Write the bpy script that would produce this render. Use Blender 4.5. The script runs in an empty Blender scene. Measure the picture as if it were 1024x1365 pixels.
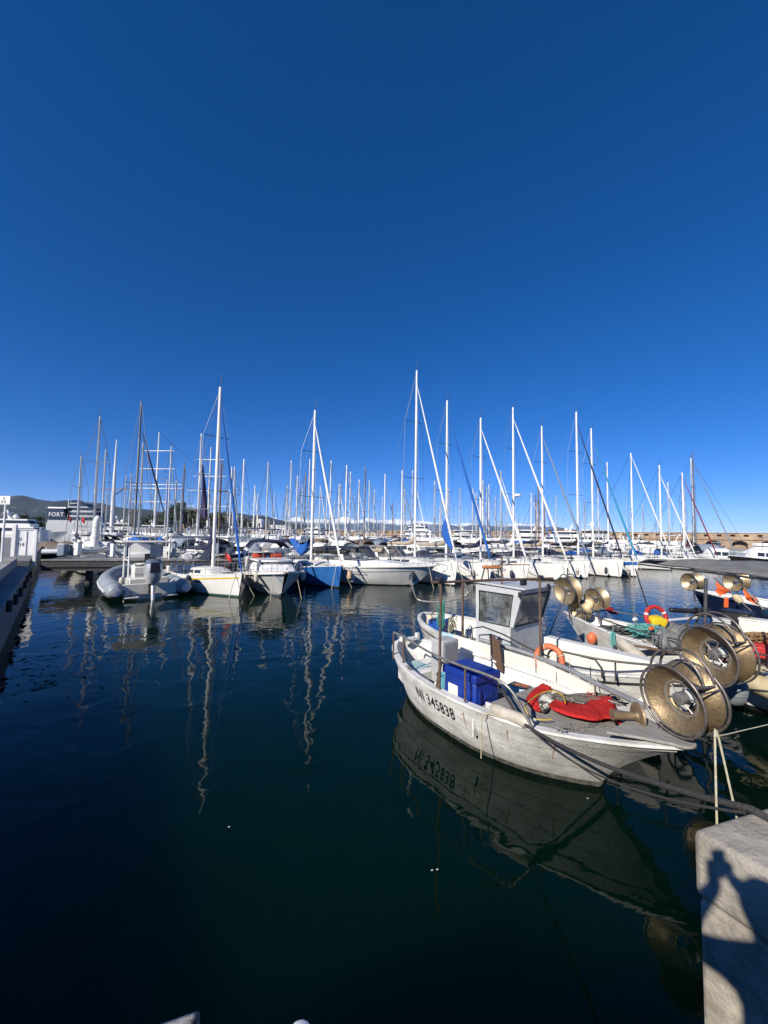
import bpy, bmesh, math, random
from mathutils import Vector, Matrix
random.seed(7)
C = bpy.context.scene
COL = C.collection
rad = math.radians

# ------------------------------------------------------------------ camera
F = 520.0; EYE = 3.4; PITCH = rad(3.5); ROLL = rad(0.9)
cd = bpy.data.cameras.new("camera"); cam = bpy.data.objects.new("camera", cd); COL.objects.link(cam)
cd.sensor_fit = 'HORIZONTAL'; cd.sensor_width = 36; cd.lens = F/1024*36
cd.clip_start = 0.05; cd.clip_end = 80000
_f = Vector((0, math.cos(PITCH), math.sin(PITCH))); _u0 = Vector((0, -math.sin(PITCH), math.cos(PITCH))); _r0 = Vector((1, 0, 0))
_r = _r0*math.cos(ROLL)+_u0*math.sin(ROLL); _u = -_r0*math.sin(ROLL)+_u0*math.cos(ROLL)
_m = Matrix((( _r.x, _u.x, -_f.x, 0), (_r.y, _u.y, -_f.y, 0), (_r.z, _u.z, -_f.z, EYE), (0, 0, 0, 1)))
cam.matrix_world = _m
C.camera = cam

# ------------------------------------------------------------------ world, sun, exposure
SUN_AZ = 219.3; SUN_EL = 30.6            # compass azimuth (from +Y towards +X) the sun stands at
w = bpy.data.worlds.new("World"); C.world = w; w.use_nodes = True
nt = w.node_tree; bg = nt.nodes["Background"]
sky = nt.nodes.new("ShaderNodeTexSky"); sky.sky_type = 'NISHITA'; sky.sun_disc = False
sky.sun_elevation = rad(SUN_EL); sky.sun_rotation = rad(SUN_AZ)
sky.altitude = 2000; sky.air_density = 0.75; sky.dust_density = 0.0; sky.ozone_density = 5.0
hs = nt.nodes.new("ShaderNodeHueSaturation"); hs.inputs['Saturation'].default_value = 1.25; hs.inputs['Hue'].default_value = 0.5; hs.inputs['Value'].default_value = 1.0
gm = nt.nodes.new("ShaderNodeGamma"); gm.inputs['Gamma'].default_value = 0.87
nt.links.new(sky.outputs[0], hs.inputs['Color']); nt.links.new(hs.outputs[0], gm.inputs['Color']); tn = nt.nodes.new('ShaderNodeMix'); tn.data_type = 'RGBA'; tn.blend_type = 'MULTIPLY'; tn.inputs[0].default_value = 1.0; tn.inputs[7].default_value = (.92, .87, 1.14, 1)
nt.links.new(gm.outputs[0], tn.inputs[6]); nt.links.new(tn.outputs[2], bg.inputs['Color'])
bg.inputs['Strength'].default_value = 0.112
sl = bpy.data.lights.new("sun", 'SUN'); sl.energy = 4.6; sl.angle = rad(0.53); sl.color = (1.0, 0.93, 0.82)
so = bpy.data.objects.new("sun", sl); COL.objects.link(so)
_sd = Vector((math.sin(rad(SUN_AZ))*math.cos(rad(SUN_EL)), math.cos(rad(SUN_AZ))*math.cos(rad(SUN_EL)), math.sin(rad(SUN_EL))))
so.rotation_euler = _sd.to_track_quat('Z', 'Y').to_euler(); so.location = (0, 0, 60)
C.view_settings.view_transform = 'Standard'; C.view_settings.look = 'None'; C.view_settings.exposure = 0.42; C.view_settings.gamma = 1.0
C.cycles.max_bounces = 8; C.cycles.caustics_reflective = False; C.cycles.caustics_refractive = False

# ------------------------------------------------------------------ measuring: a pixel of the photo to a point of the place
def ray(px, py):
    u = (px-512)/F; v = -(py-682.5)/F
    c, s = math.cos(ROLL), math.sin(ROLL)
    u2 = c*u-s*v; v2 = s*u+c*v
    return Vector((u2, math.cos(PITCH)-math.sin(PITCH)*v2, math.sin(PITCH)+math.cos(PITCH)*v2))
def W(px, py, z=0.0):
    d = ray(px, py); t = (z-EYE)/d.z
    return Vector((d.x*t, d.y*t, z))
def D(px, py, y):
    d = ray(px, py); t = y/d.y
    return Vector((d.x*t, y, EYE+d.z*t))
def proj(p):
    z = p[2]-EYE
    f = math.cos(PITCH)*p[1]+math.sin(PITCH)*z; v2 = (-math.sin(PITCH)*p[1]+math.cos(PITCH)*z)/f; u2 = p[0]/f
    c, s = math.cos(ROLL), math.sin(ROLL)
    return (512+F*(c*u2+s*v2), 682.5-F*(-s*u2+c*v2))

# ------------------------------------------------------------------ materials
MATS = {}
def mat(name, c1, c2=None, scale=4.0, rough=0.5, metal=0.0, bump=0.0, bscale=30.0, spec=0.5, detail=5.0, lo=0.4, hi=0.65, streak=None, coat=0.0, c3=None, s3=20.0, t3=0.62):
    if name in MATS: return MATS[name]
    m = bpy.data.materials.new(name); m.use_nodes = True; N = m.node_tree.nodes; Lk = m.node_tree.links
    b = N["Principled BSDF"]; b.inputs['Roughness'].default_value = rough; b.inputs['Metallic'].default_value = metal
    b.inputs['Specular IOR Level'].default_value = spec; b.inputs['Coat Weight'].default_value = coat
    b.inputs['Base Color'].default_value = (*c1, 1)
    tc = N.new("ShaderNodeTexCoord"); mp = N.new("ShaderNodeMapping"); Lk.new(tc.outputs['Object'], mp.inputs[0])
    if streak: mp.inputs['Scale'].default_value = streak
    last = None
    if c2 is not None:
        n = N.new("ShaderNodeTexNoise"); n.inputs['Scale'].default_value = scale; n.inputs['Detail'].default_value = detail
        n.inputs['Roughness'].default_value = 0.6
        Lk.new(mp.outputs[0], n.inputs['Vector'])
        r = N.new("ShaderNodeMapRange"); r.inputs['From Min'].default_value = lo; r.inputs['From Max'].default_value = hi
        Lk.new(n.outputs['Fac'], r.inputs['Value'])
        mx = N.new("ShaderNodeMix"); mx.data_type = 'RGBA'
        mx.inputs[6].default_value = (*c1, 1); mx.inputs[7].default_value = (*c2, 1)
        Lk.new(r.outputs[0], mx.inputs[0]); last = mx.outputs[2]
        rr = N.new("ShaderNodeMapRange"); rr.inputs['To Min'].default_value = max(0.02, rough-0.1); rr.inputs['To Max'].default_value = min(1, rough+0.15)
        Lk.new(n.outputs['Fac'], rr.inputs['Value']); Lk.new(rr.outputs[0], b.inputs['Roughness'])
        if c3 is not None:
            n3 = N.new("ShaderNodeTexNoise"); n3.inputs['Scale'].default_value = s3; n3.inputs['Detail'].default_value = 6
            Lk.new(mp.outputs[0], n3.inputs['Vector'])
            r3 = N.new("ShaderNodeMapRange"); r3.inputs['From Min'].default_value = t3; r3.inputs['From Max'].default_value = t3+0.05
            Lk.new(n3.outputs['Fac'], r3.inputs['Value'])
            m3 = N.new("ShaderNodeMix"); m3.data_type = 'RGBA'; Lk.new(r3.outputs[0], m3.inputs[0])
            Lk.new(last, m3.inputs[6]); m3.inputs[7].default_value = (*c3, 1); last = m3.outputs[2]
        Lk.new(last, b.inputs['Base Color'])
    if bump > 0:
        nb = N.new("ShaderNodeTexNoise"); nb.inputs['Scale'].default_value = bscale; nb.inputs['Detail'].default_value = 6
        Lk.new(tc.outputs['Object'], nb.inputs['Vector'])
        bp = N.new("ShaderNodeBump"); bp.inputs['Strength'].default_value = bump; bp.inputs['Distance'].default_value = 0.02
        Lk.new(nb.outputs['Fac'], bp.inputs['Height']); Lk.new(bp.outputs[0], b.inputs['Normal'])
    MATS[name] = m; return m

WHITE = mat('white_gelcoat', (.78, .77, .74), (.66, .65, .62), 1.5, .28, spec=.5, lo=.45, hi=.75)
WHITE2 = mat('cream_gelcoat', (.74, .71, .63), (.62, .6, .54), 2, .35)
OLDWHITE = mat('weathered_white_paint', (.72, .71, .68), (.46, .45, .42), 2.2, .6, bump=.25, bscale=25, lo=.42, hi=.7, streak=(1, 1, 2.5), c3=(.22, .2, .17), s3=9, t3=.66)
DECKG = mat('grey_deck_paint', (.32, .32, .31), (.22, .22, .215), 3, .75, bump=.3, bscale=60, c3=(.42, .4, .37), s3=6, t3=.62)
DECKW = mat('offwhite_deck', (.68, .67, .63), (.55, .54, .5), 5, .6)
PLANKG = mat('worn_plank_deck', (.31, .295, .27), (.19, .18, .165), 4, .8, bump=.4, bscale=45, streak=(.6, 6, 6))
CABGREY = mat('grey_cabin_paint', (.49, .50, .50), (.40, .41, .415), 2.5, .5, bump=.1, bscale=15)
STEEL = mat('galvanised_tube', (.36, .345, .32), (.20, .18, .165), 12, .45, metal=.6)
HOOP = mat('brownish_steel_tube', (.24, .21, .185), (.13, .11, .095), 12, .42, metal=.6)
INOX = mat('stainless_tube', (.62, .62, .62), (.5, .5, .5), 6, .22, metal=.95)
RUST = mat('rusty_tube', (.16, .10, .07), (.09, .06, .045), 14, .75, metal=.2, bump=.2)
DARKTUBE = mat('dark_painted_tube', (.045, .045, .05), (.09, .085, .08), 12, .5, metal=.3)
BRONZE = mat('worn_bronze', (.36, .26, .14), (.20, .145, .085), 5, .46, metal=.65, bump=.25, bscale=26, lo=.38, hi=.62, c3=(.16, .12, .075), s3=34, t3=.6)
BRONZE2 = mat('pale_metal_dish', (.50, .39, .23), (.30, .23, .14), 6, .46, metal=.7, bump=.2, bscale=22, c3=(.2, .155, .1), s3=30, t3=.62)
ALU = mat('aluminium_mast', (.56, .56, .54), (.46, .46, .44), 1.0, .38, metal=.25)
WMAST = mat('white_mast_paint', (.80, .79, .76), (.7, .69, .66), .8, .35)
GMAST = mat('grey_mast', (.20, .21, .22), (.15, .155, .16), 1.0, .5, metal=.2)
WOODM = mat('varnished_wood', (.24, .12, .05), (.15, .075, .03), 8, .45, streak=(8, 8, .8))
WOODP = mat('brown_plank', (.15, .085, .05), (.09, .05, .03), 8, .7, bump=.3, streak=(8, 8, 1))
TEAK = mat('teak_trim', (.36, .19, .09), (.26, .13, .06), 6, .55)
ORANGEWOOD = mat('orange_board', (.48, .19, .06), (.38, .14, .05), 6, .5)
GLASSD = mat('dark_window_glass', (.015, .02, .025), None, rough=.06, spec=.8)
BLACK = mat('black_paint', (.012, .012, .014), (.025, .025, .027), 3, .4)
RUBBER = mat('black_rubber', (.02, .02, .021), (.035, .035, .035), 10, .7)
NAVY = mat('navy_canvas', (.012, .017, .045), (.02, .028, .06), 5, .85, bump=.3, bscale=14)
BLUECV = mat('bright_blue_canvas', (.012, .11, .42), (.01, .08, .32), 5, .8, bump=.35, bscale=12)
TEALCV = mat('teal_canvas', (.03, .24, .42), (.02, .17, .32), 5, .8, bump=.3, bscale=12)
GREYCV = mat('grey_blue_canvas', (.20, .25, .31), (.15, .19, .24), 5, .85, bump=.3, bscale=12)
BEIGECV = mat('beige_canvas', (.42, .35, .27), (.33, .27, .2), 5, .85, bump=.3, bscale=12)
BROWNCV = mat('brown_canvas', (.19, .14, .10), (.13, .095, .07), 5, .85, bump=.4, bscale=8)
WHITECV = mat('white_sailcloth', (.74, .73, .69), (.64, .63, .6), 4, .8, bump=.2, bscale=12)
REDCV = mat('maroon_canvas', (.22, .03, .035), (.15, .02, .025), 5, .85, bump=.3, bscale=12)
PURPLECV = mat('purple_sailcloth', (.05, .04, .10), (.03, .025, .07), 5, .85)
REDT = mat('red_tarpaulin', (.47, .024, .022), (.32, .018, .016), 5, .9, bump=.55, bscale=24, spec=.15)
REDP = mat('red_plastic', (.5, .03, .03), (.4, .02, .02), 6, .45)
ORANGE = mat('faded_orange_plastic', (.62, .16, .06), (.5, .11, .04), 7, .55)
ORANGEF = mat('orange_flag_cloth', (.75, .14, .03), (.6, .1, .02), 5, .8)
YELLOW = mat('yellow_plastic', (.70, .52, .02), (.58, .42, .02), 6, .45)
FENDY = mat('old_cream_fender', (.62, .52, .33), (.45, .36, .21), 5, .55, bump=.2, c3=(.2, .15, .1), s3=7, t3=.66)
FENDW = mat('grimy_white_fender', (.55, .50, .42), (.38, .34, .28), 6, .5, bump=.15)
FENDB = mat('dark_blue_fender', (.02, .03, .05), (.035, .045, .07), 6, .5)
BLUEP = mat('blue_plastic_bin', (.008, .035, .27), (.006, .026, .2), 3, .42, bump=.08, bscale=20)
LTBLUE = mat('pale_blue_plastic', (.36, .52, .56), (.28, .42, .46), 4, .5)
CYANP = mat('turquoise_plastic', (.12, .36, .46), (.09, .28, .36), 6, .5)
BLUEHULL = mat('blue_hull_paint', (.028, .13, .38), (.02, .10, .31), 2, .3)
DKBLUE = mat('dark_blue_hull_paint', (.008, .016, .05), (.015, .024, .06), 3, .35, c3=(.06, .07, .1), s3=8, t3=.66)
ROPEB = mat('dark_rope', (.03, .028, .026), (.06, .055, .05), 60, .9, bump=.5, bscale=80)
ROPEG = mat('grey_rope', (.22, .21, .19), (.14, .13, .12), 50, .9, bump=.5, bscale=80)
ROPEC = mat('cream_rope', (.52, .47, .33), (.4, .35, .24), 40, .9, bump=.4, bscale=80)
ROPEY = mat('yellow_hose', (.60, .40, .02), (.5, .32, .02), 20, .5)
ROPET = mat('turquoise_net_twine', (.14, .44, .40), (.09, .32, .3), 20, .9)
GREENT = mat('green_net', (.04, .28, .2), (.03, .2, .15), 20, .9)
REDROPE = mat('reddish_rope', (.35, .12, .07), (.24, .08, .05), 20, .9)
RHIBG = mat('grey_hypalon', (.28, .315, .36), (.22, .25, .29), 2, .5)
RHIBL = mat('light_grey_hypalon', (.55, .56, .58), (.48, .49, .5), 2, .5)
ENGSIL = mat('silver_cowling', (.55, .56, .57), (.5, .51, .52), 2, .3, metal=.4)
ENGBLU = mat('grey_blue_cowling', (.10, .13, .18), (.08, .11, .15), 2, .35)
LEAF = mat('pine_foliage', (.022, .042, .014), (.05, .075, .025), 1.2, .8)
BARK = mat('pine_bark', (.12, .08, .055), (.07, .05, .035), 5, .9)

def stone_mat(name, c1, c2, c3, scale=3, brick=None):
    m = bpy.data.materials.new(name); m.use_nodes = True; N = m.node_tree.nodes; Lk = m.node_tree.links
    b = N["Principled BSDF"]; b.inputs['Roughness'].default_value = .85; b.inputs['Specular IOR Level'].default_value = .3
    tc = N.new("ShaderNodeTexCoord")
    n = N.new("ShaderNodeTexNoise"); n.inputs['Scale'].default_value = scale; n.inputs['Detail'].default_value = 9; n.inputs['Roughness'].default_value = .7
    Lk.new(tc.outputs['Object'], n.inputs['Vector'])
    cr = N.new("ShaderNodeValToRGB"); cr.color_ramp.elements[0].position = .32; cr.color_ramp.elements[0].color = (*c3, 1)
    cr.color_ramp.elements[1].position = .68; cr.color_ramp.elements[1].color = (*c1, 1)
    e = cr.color_ramp.elements.new(.5); e.color = (*c2, 1)
    Lk.new(n.outputs['Fac'], cr.inputs[0]); last = cr.outputs[0]
    v = N.new("ShaderNodeTexVoronoi"); v.inputs['Scale'].default_value = scale*14; Lk.new(tc.outputs['Object'], v.inputs['Vector'])
    r = N.new("ShaderNodeMapRange"); r.inputs['From Min'].default_value = 0; r.inputs['From Max'].default_value = .22
    r.inputs['To Min'].default_value = .55; r.inputs['To Max'].default_value = 1
    Lk.new(v.outputs['Distance'], r.inputs['Value'])
    mm = N.new("ShaderNodeMix"); mm.data_type = 'RGBA'; mm.blend_type = 'MULTIPLY'; mm.inputs[0].default_value = .5
    Lk.new(last, mm.inputs[6]); Lk.new(r.outputs[0], mm.inputs[7]); last = mm.outputs[2]
    n2 = N.new("ShaderNodeTexNoise"); n2.inputs['Scale'].default_value = scale*9; n2.inputs['Detail'].default_value = 8; n2.inputs['Roughness'].default_value = .75
    Lk.new(tc.outputs['Object'], n2.inputs['Vector'])
    h = n2.outputs['Fac']
    n4 = N.new("ShaderNodeTexNoise"); n4.inputs['Scale'].default_value = scale*.45; n4.inputs['Detail'].default_value = 7; n4.inputs['Roughness'].default_value = .75; n4.inputs['Distortion'].default_value = 1.2
    Lk.new(tc.outputs['Object'], n4.inputs['Vector'])
    r4 = N.new("ShaderNodeMapRange"); r4.inputs['From Min'].default_value = .42; r4.inputs['From Max'].default_value = .62; r4.inputs['To Min'].default_value = .58; r4.inputs['To Max'].default_value = 1.08
    Lk.new(n4.outputs['Fac'], r4.inputs['Value'])
    m4 = N.new("ShaderNodeMix"); m4.data_type = 'RGBA'; m4.blend_type = 'MULTIPLY'; m4.inputs[0].default_value = .55; Lk.new(last, m4.inputs[6]); Lk.new(r4.outputs[0], m4.inputs[7]); last = m4.outputs[2]
    mp = N.new("ShaderNodeMapping"); mp.inputs['Scale'].default_value = (5, 5, 14); mp.inputs['Rotation'].default_value = (.5, .3, 0); Lk.new(tc.outputs['Object'], mp.inputs[0])
    n5 = N.new("ShaderNodeTexNoise"); n5.inputs['Scale'].default_value = scale; n5.inputs['Detail'].default_value = 5; Lk.new(mp.outputs[0], n5.inputs['Vector'])
    ad = N.new("ShaderNodeMath"); ad.operation = 'MULTIPLY_ADD'; Lk.new(n5.outputs['Fac'], ad.inputs[0]); ad.inputs[1].default_value = .4; Lk.new(n2.outputs['Fac'], ad.inputs[2]); h = ad.outputs[0]
    bp = N.new("ShaderNodeBump"); bp.inputs['Strength'].default_value = .75; bp.inputs['Distance'].default_value = .035
    Lk.new(h, bp.inputs['Height']); Lk.new(bp.outputs[0], b.inputs['Normal'])
    Lk.new(last, b.inputs['Base Color']); MATS[name] = m; return m
STONE = stone_mat('weathered_limestone', (.58, .52, .43), (.48, .43, .355), (.27, .24, .19), 3)
STONEW = stone_mat('worn_white_painted_stone', (.62, .6, .56), (.5, .48, .45), (.06, .06, .06), 7)
CONC = stone_mat('grey_concrete', (.34, .335, .32), (.27, .265, .255), (.16, .155, .15), 2)
DARKST = stone_mat('dark_wet_quay_stone', (.15, .15, .15), (.10, .10, .10), (.05, .05, .05), 2)
WALLST = stone_mat('ochre_fort_stone', (.48, .36, .25), (.40, .29, .20), (.27, .2, .14), .35)
PAVE = stone_mat('pale_paving', (.45, .43, .40), (.38, .36, .34), (.28, .27, .25), 1.5)

# clear glass and window haze of the wheelhouse
def glass():
    m = bpy.data.materials.new('salt_hazed_glass'); m.use_nodes = True; N = m.node_tree.nodes; Lk = m.node_tree.links
    for n in list(N): N.remove(n)
    o = N.new('ShaderNodeOutputMaterial'); a = N.new('ShaderNodeBsdfTransparent'); a.inputs[0].default_value = (.75, .8, .82, 1)
    g = N.new('ShaderNodeBsdfGlossy'); g.inputs['Roughness'].default_value = .05
    d = N.new('ShaderNodeBsdfDiffuse'); d.inputs[0].default_value = (.5, .5, .48, 1)
    fr = N.new('ShaderNodeFresnel'); fr.inputs[0].default_value = 1.45
    mx = N.new('ShaderNodeMixShader'); mx2 = N.new('ShaderNodeMixShader')
    no = N.new('ShaderNodeTexNoise'); no.inputs['Scale'].default_value = 7; no.inputs['Detail'].default_value = 6
    tc = N.new('ShaderNodeTexCoord'); Lk.new(tc.outputs['Object'], no.inputs['Vector'])
    mr = N.new('ShaderNodeMapRange'); mr.inputs['From Min'].default_value = .35; mr.inputs['From Max'].default_value = .75; mr.inputs['To Min'].default_value = .05; mr.inputs['To Max'].default_value = .26
    Lk.new(no.outputs['Fac'], mr.inputs['Value'])
    Lk.new(mr.outputs[0], mx2.inputs[0]); Lk.new(a.outputs[0], mx2.inputs[1]); Lk.new(d.outputs[0], mx2.inputs[2])
    Lk.new(fr.outputs[0], mx.inputs[0]); Lk.new(mx2.outputs[0], mx.inputs[1]); Lk.new(g.outputs[0], mx.inputs[2])
    Lk.new(mx.outputs[0], o.inputs[0]); MATS['salt_hazed_glass'] = m; return m
GLASS = glass()
def hazed():
    m = GLASS.copy(); m.name = 'beige_hazed_pane'
    for n in m.node_tree.nodes:
        if n.type == 'MAP_RANGE': n.inputs['To Min'].default_value = .55; n.inputs['To Max'].default_value = .7
        if n.type == 'BSDF_DIFFUSE': n.inputs[0].default_value = (.40, .37, .31, 1)
    return m
HAZED = hazed()
def camo():
    m = bpy.data.materials.new('camouflage_cloth'); m.use_nodes = True; N = m.node_tree.nodes; Lk = m.node_tree.links
    b = N["Principled BSDF"]; b.inputs['Roughness'].default_value = .9
    tc = N.new('ShaderNodeTexCoord'); v = N.new('ShaderNodeTexVoronoi'); v.inputs['Scale'].default_value = 9; v.inputs['Randomness'].default_value = 1
    no = N.new('ShaderNodeTexNoise'); no.inputs['Scale'].default_value = 11; ad = N.new('ShaderNodeVectorMath'); ad.operation = 'MULTIPLY_ADD'
    ad.inputs[1].default_value = (.25, .25, .25); Lk.new(tc.outputs['Object'], no.inputs['Vector']); Lk.new(no.outputs['Color'], ad.inputs[0]); Lk.new(tc.outputs['Object'], ad.inputs[2])
    Lk.new(ad.outputs[0], v.inputs['Vector'])
    cr = N.new('ShaderNodeValToRGB'); cr.color_ramp.interpolation = 'CONSTANT'
    cr.color_ramp.elements[0].color = (.42, .40, .34, 1); cr.color_ramp.elements[1].position = .35; cr.color_ramp.elements[1].color = (.07, .07, .055, 1)
    for p, c in ((.55, (.52, .50, .44)), (.75, (.17, .14, .10)), (.9, (.03, .03, .03))):
        e = cr.color_ramp.elements.new(p); e.color = (*c, 1)
    sp = N.new('ShaderNodeSeparateColor'); Lk.new(v.outputs['Color'], sp.inputs[0]); Lk.new(sp.outputs[0], cr.inputs[0])
    Lk.new(cr.outputs[0], b.inputs['Base Color']); MATS['camo'] = m; return m
CAMO = camo()
def water():
    m = bpy.data.materials.new('harbour_water'); m.use_nodes = True; N = m.node_tree.nodes; Lk = m.node_tree.links
    b = N["Principled BSDF"]; b.inputs['Base Color'].default_value = (.0008, .0092, .0052, 1); b.inputs['Roughness'].default_value = .012
    b.inputs['IOR'].default_value = 1.24
    b.subsurface_method = 'BURLEY'; b.inputs['Subsurface Weight'].default_value = 1.0; b.inputs['Subsurface Radius'].default_value = (.5, 1.0, .9); b.inputs['Subsurface Scale'].default_value = 5.0
    tc = N.new('ShaderNodeTexCoord')
    def noise(sc, det, vec=None, stretch=None, dist=0):
        n = N.new('ShaderNodeTexNoise'); n.inputs['Scale'].default_value = sc; n.inputs['Detail'].default_value = det; n.inputs['Distortion'].default_value = dist
        if stretch:
            mp = N.new('ShaderNodeMapping'); mp.inputs['Scale'].default_value = stretch; mp.inputs['Rotation'].default_value = (0, 0, rad(20)); Lk.new(tc.outputs['Object'], mp.inputs[0]); Lk.new(mp.outputs[0], n.inputs['Vector'])
        else: Lk.new(tc.outputs['Object'], n.inputs['Vector'])
        return n.outputs['Fac']
    def math_(op, a, bb):
        n = N.new('ShaderNodeMath'); n.operation = op
        for i, q in enumerate((a, bb)):
            if isinstance(q, (int, float)): n.inputs[i].default_value = q
            else: Lk.new(q, n.inputs[i])
        return n.outputs[0]
    swell = noise(.8, 2, dist=.5)
    rip = noise(2.2, 3, stretch=(.8, 1.3, 1), dist=.6)
    fine = noise(7, 3, stretch=(.7, 1.4, 1))
    patch = N.new('ShaderNodeMapRange'); patch.inputs['From Min'].default_value = 9; patch.inputs['From Max'].default_value = 34
    patch.inputs['To Min'].default_value = .03; patch.inputs['To Max'].default_value = 1.0
    sx = N.new('ShaderNodeSeparateXYZ'); Lk.new(tc.outputs['Object'], sx.inputs[0])
    dd = math_('ADD', math_('MULTIPLY', sx.outputs[0], .45), sx.outputs[1])
    Lk.new(dd, patch.inputs['Value'])
    pn = noise(.09, 2); pm = N.new('ShaderNodeMapRange'); pm.inputs['From Min'].default_value = .35; pm.inputs['From Max'].default_value = .65; pm.inputs['To Min'].default_value = .5; pm.inputs['To Max'].default_value = 1.2
    Lk.new(pn, pm.inputs['Value'])
    k = math_('MULTIPLY', patch.outputs[0], pm.outputs[0])
    h = math_('ADD', math_('MULTIPLY', swell, .028), math_('MULTIPLY', math_('ADD', math_('MULTIPLY', rip, .030), math_('MULTIPLY', fine, .006)), math_('ADD', k, .06)))
    bp = N.new('ShaderNodeBump'); bp.inputs['Strength'].default_value = 1; bp.inputs['Distance'].default_value = 1
    Lk.new(h, bp.inputs['Height']); Lk.new(bp.outputs[0], b.inputs['Normal'])
    return m
WATER = water()

# ------------------------------------------------------------------ mesh tools
class MB:
    def __init__(s): s.v = []; s.f = []
    def add(s, vs, fs):
        o = len(s.v); s.v += [tuple(p) for p in vs]; s.f += [tuple(i+o for i in f) for f in fs]
    def box(s, c, size, rot=None, taper=1.0):
        x, y, z = size[0]/2, size[1]/2, size[2]/2
        vs = [Vector((sx*x*(taper if sz > 0 else 1), sy*y*(taper if sz > 0 else 1), sz*z)) for sz in (-1, 1) for sx, sy in ((-1, -1), (1, -1), (1, 1), (-1, 1))]
        if rot is not None: vs = [rot @ v for v in vs]
        vs = [v+Vector(c) for v in vs]
        s.add(vs, [(3, 2, 1, 0), (4, 5, 6, 7), (0, 1, 5, 4), (1, 2, 6, 5), (2, 3, 7, 6), (3, 0, 4, 7)])
    def tube(s, pts, r, n=8, closed=False, caps=True):
        pts = [Vector(p) for p in pts]; m = len(pts)
        rs = r if isinstance(r, (list, tuple)) else [r]*m
        vs = []; up = None
        for i, p in enumerate(pts):
            a = pts[i-1] if (i > 0 or closed) else p; b = pts[(i+1) % m] if (i < m-1 or closed) else p
            t = (b-a).normalized()
            if up is None:
                up = Vector((0, 0, 1)) if abs(t.z) < .9 else Vector((1, 0, 0))
            x = up.cross(t)
            if x.length < 1e-6: x = Vector((1, 0, 0)).cross(t)
            x.normalize(); y = t.cross(x).normalized(); up = y
            for k in range(n):
                an = 2*math.pi*k/n; vs.append(p+(x*math.cos(an)+y*math.sin(an))*rs[i])
        fs = []
        for i in range(m if closed else m-1):
            j = (i+1) % m
            for k in range(n):
                fs.append((i*n+k, i*n+(k+1) % n, j*n+(k+1) % n, j*n+k))
        if caps and not closed:
            fs.append(tuple(reversed(range(n)))); fs.append(tuple(range((m-1)*n, m*n)))
        s.add(vs, fs)
    def lathe(s, prof, o=(0, 0, 0), axis=(0, 0, 1), n=24, close=False):
        ax = Vector(axis).normalized(); q = Vector((0, 0, 1)).rotation_difference(ax); o = Vector(o)
        vs = []
        for r, h in prof:
            for k in range(n):
                an = 2*math.pi*k/n; vs.append(o+q @ Vector((r*math.cos(an), r*math.sin(an), h)))
        fs = []
        m = len(prof)
        for i in range(m if close else m-1):
            j = (i+1) % m
            for k in range(n): fs.append((i*n+k, i*n+(k+1) % n, j*n+(k+1) % n, j*n+k))
        if not close:
            if prof[0][0] > 1e-4: fs.append(tuple(reversed(range(n))))
            if prof[-1][0] > 1e-4: fs.append(tuple(range((m-1)*n, m*n)))
        s.add(vs, fs)
    def grid(s, rows, closed_u=False):
        n = len(rows[0]); vs = [p for r in rows for p in r]; fs = []
        for i in range(len(rows)-1):
            for k in range(n if closed_u else n-1):
                fs.append((i*n+k, i*n+(k+1) % n, (i+1)*n+(k+1) % n, (i+1)*n+k))
        s.add(vs, fs)
    def poly(s, pts): s.add(pts, [tuple(range(len(pts)))])
    def prism(s, pts, off):
        n = len(pts); off = Vector(off); a = [Vector(p) for p in pts]; b = [p+off for p in a]
        s.add(a+b, [tuple(reversed(range(n))), tuple(range(n, 2*n))]+[(i, (i+1) % n, n+(i+1) % n, n+i) for i in range(n)])
    def build(s, name, m, parent=None, smooth=True, bevel=0, solid=0, sub=0, weld=False):
        me = bpy.data.meshes.new(name); me.from_pydata(s.v, [], s.f)
        bm = bmesh.new(); bm.from_mesh(me)
        if weld: bmesh.ops.remove_doubles(bm, verts=bm.verts, dist=1e-4)
        bmesh.ops.recalc_face_normals(bm, faces=bm.faces); bm.to_mesh(me); bm.free()
        me.materials.append(m)
        if smooth:
            me.polygons.foreach_set('use_smooth', [True]*len(me.polygons))
            try: me.set_sharp_from_angle(angle=rad(38))
            except Exception: pass
        o = bpy.data.objects.new(name, me); COL.objects.link(o)
        if parent is not None: o.parent = parent
        if solid:
            md = o.modifiers.new('solid', 'SOLIDIFY'); md.thickness = abs(solid); md.offset = -1 if solid > 0 else 1
        if bevel:
            md = o.modifiers.new('bevel', 'BEVEL'); md.width = bevel; md.segments = 2; md.limit_method = 'ANGLE'; md.angle_limit = rad(40)
        if sub:
            md = o.modifiers.new('sub', 'SUBSURF'); md.levels = sub; md.render_levels = sub
        return o
def each(name, paths, r, m, parent, n=8):
    for p in paths:
        b = MB(); b.tube(p, r, n); b.build(name, m, parent)
def tag(o, label=None, cat=None, group=None, kind=None):
    if label: o['label'] = label
    if cat: o['category'] = cat
    if group: o['group'] = group
    if kind: o['kind'] = kind
    return o
def thing(name, label, cat, loc=(0, 0, 0), rz=0.0, group=None):
    o = bpy.data.objects.new(name, None); COL.objects.link(o); o.empty_display_size = .2
    o.location = loc; o.rotation_euler = (0, 0, rz)
    return tag(o, label, cat, group)
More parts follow.
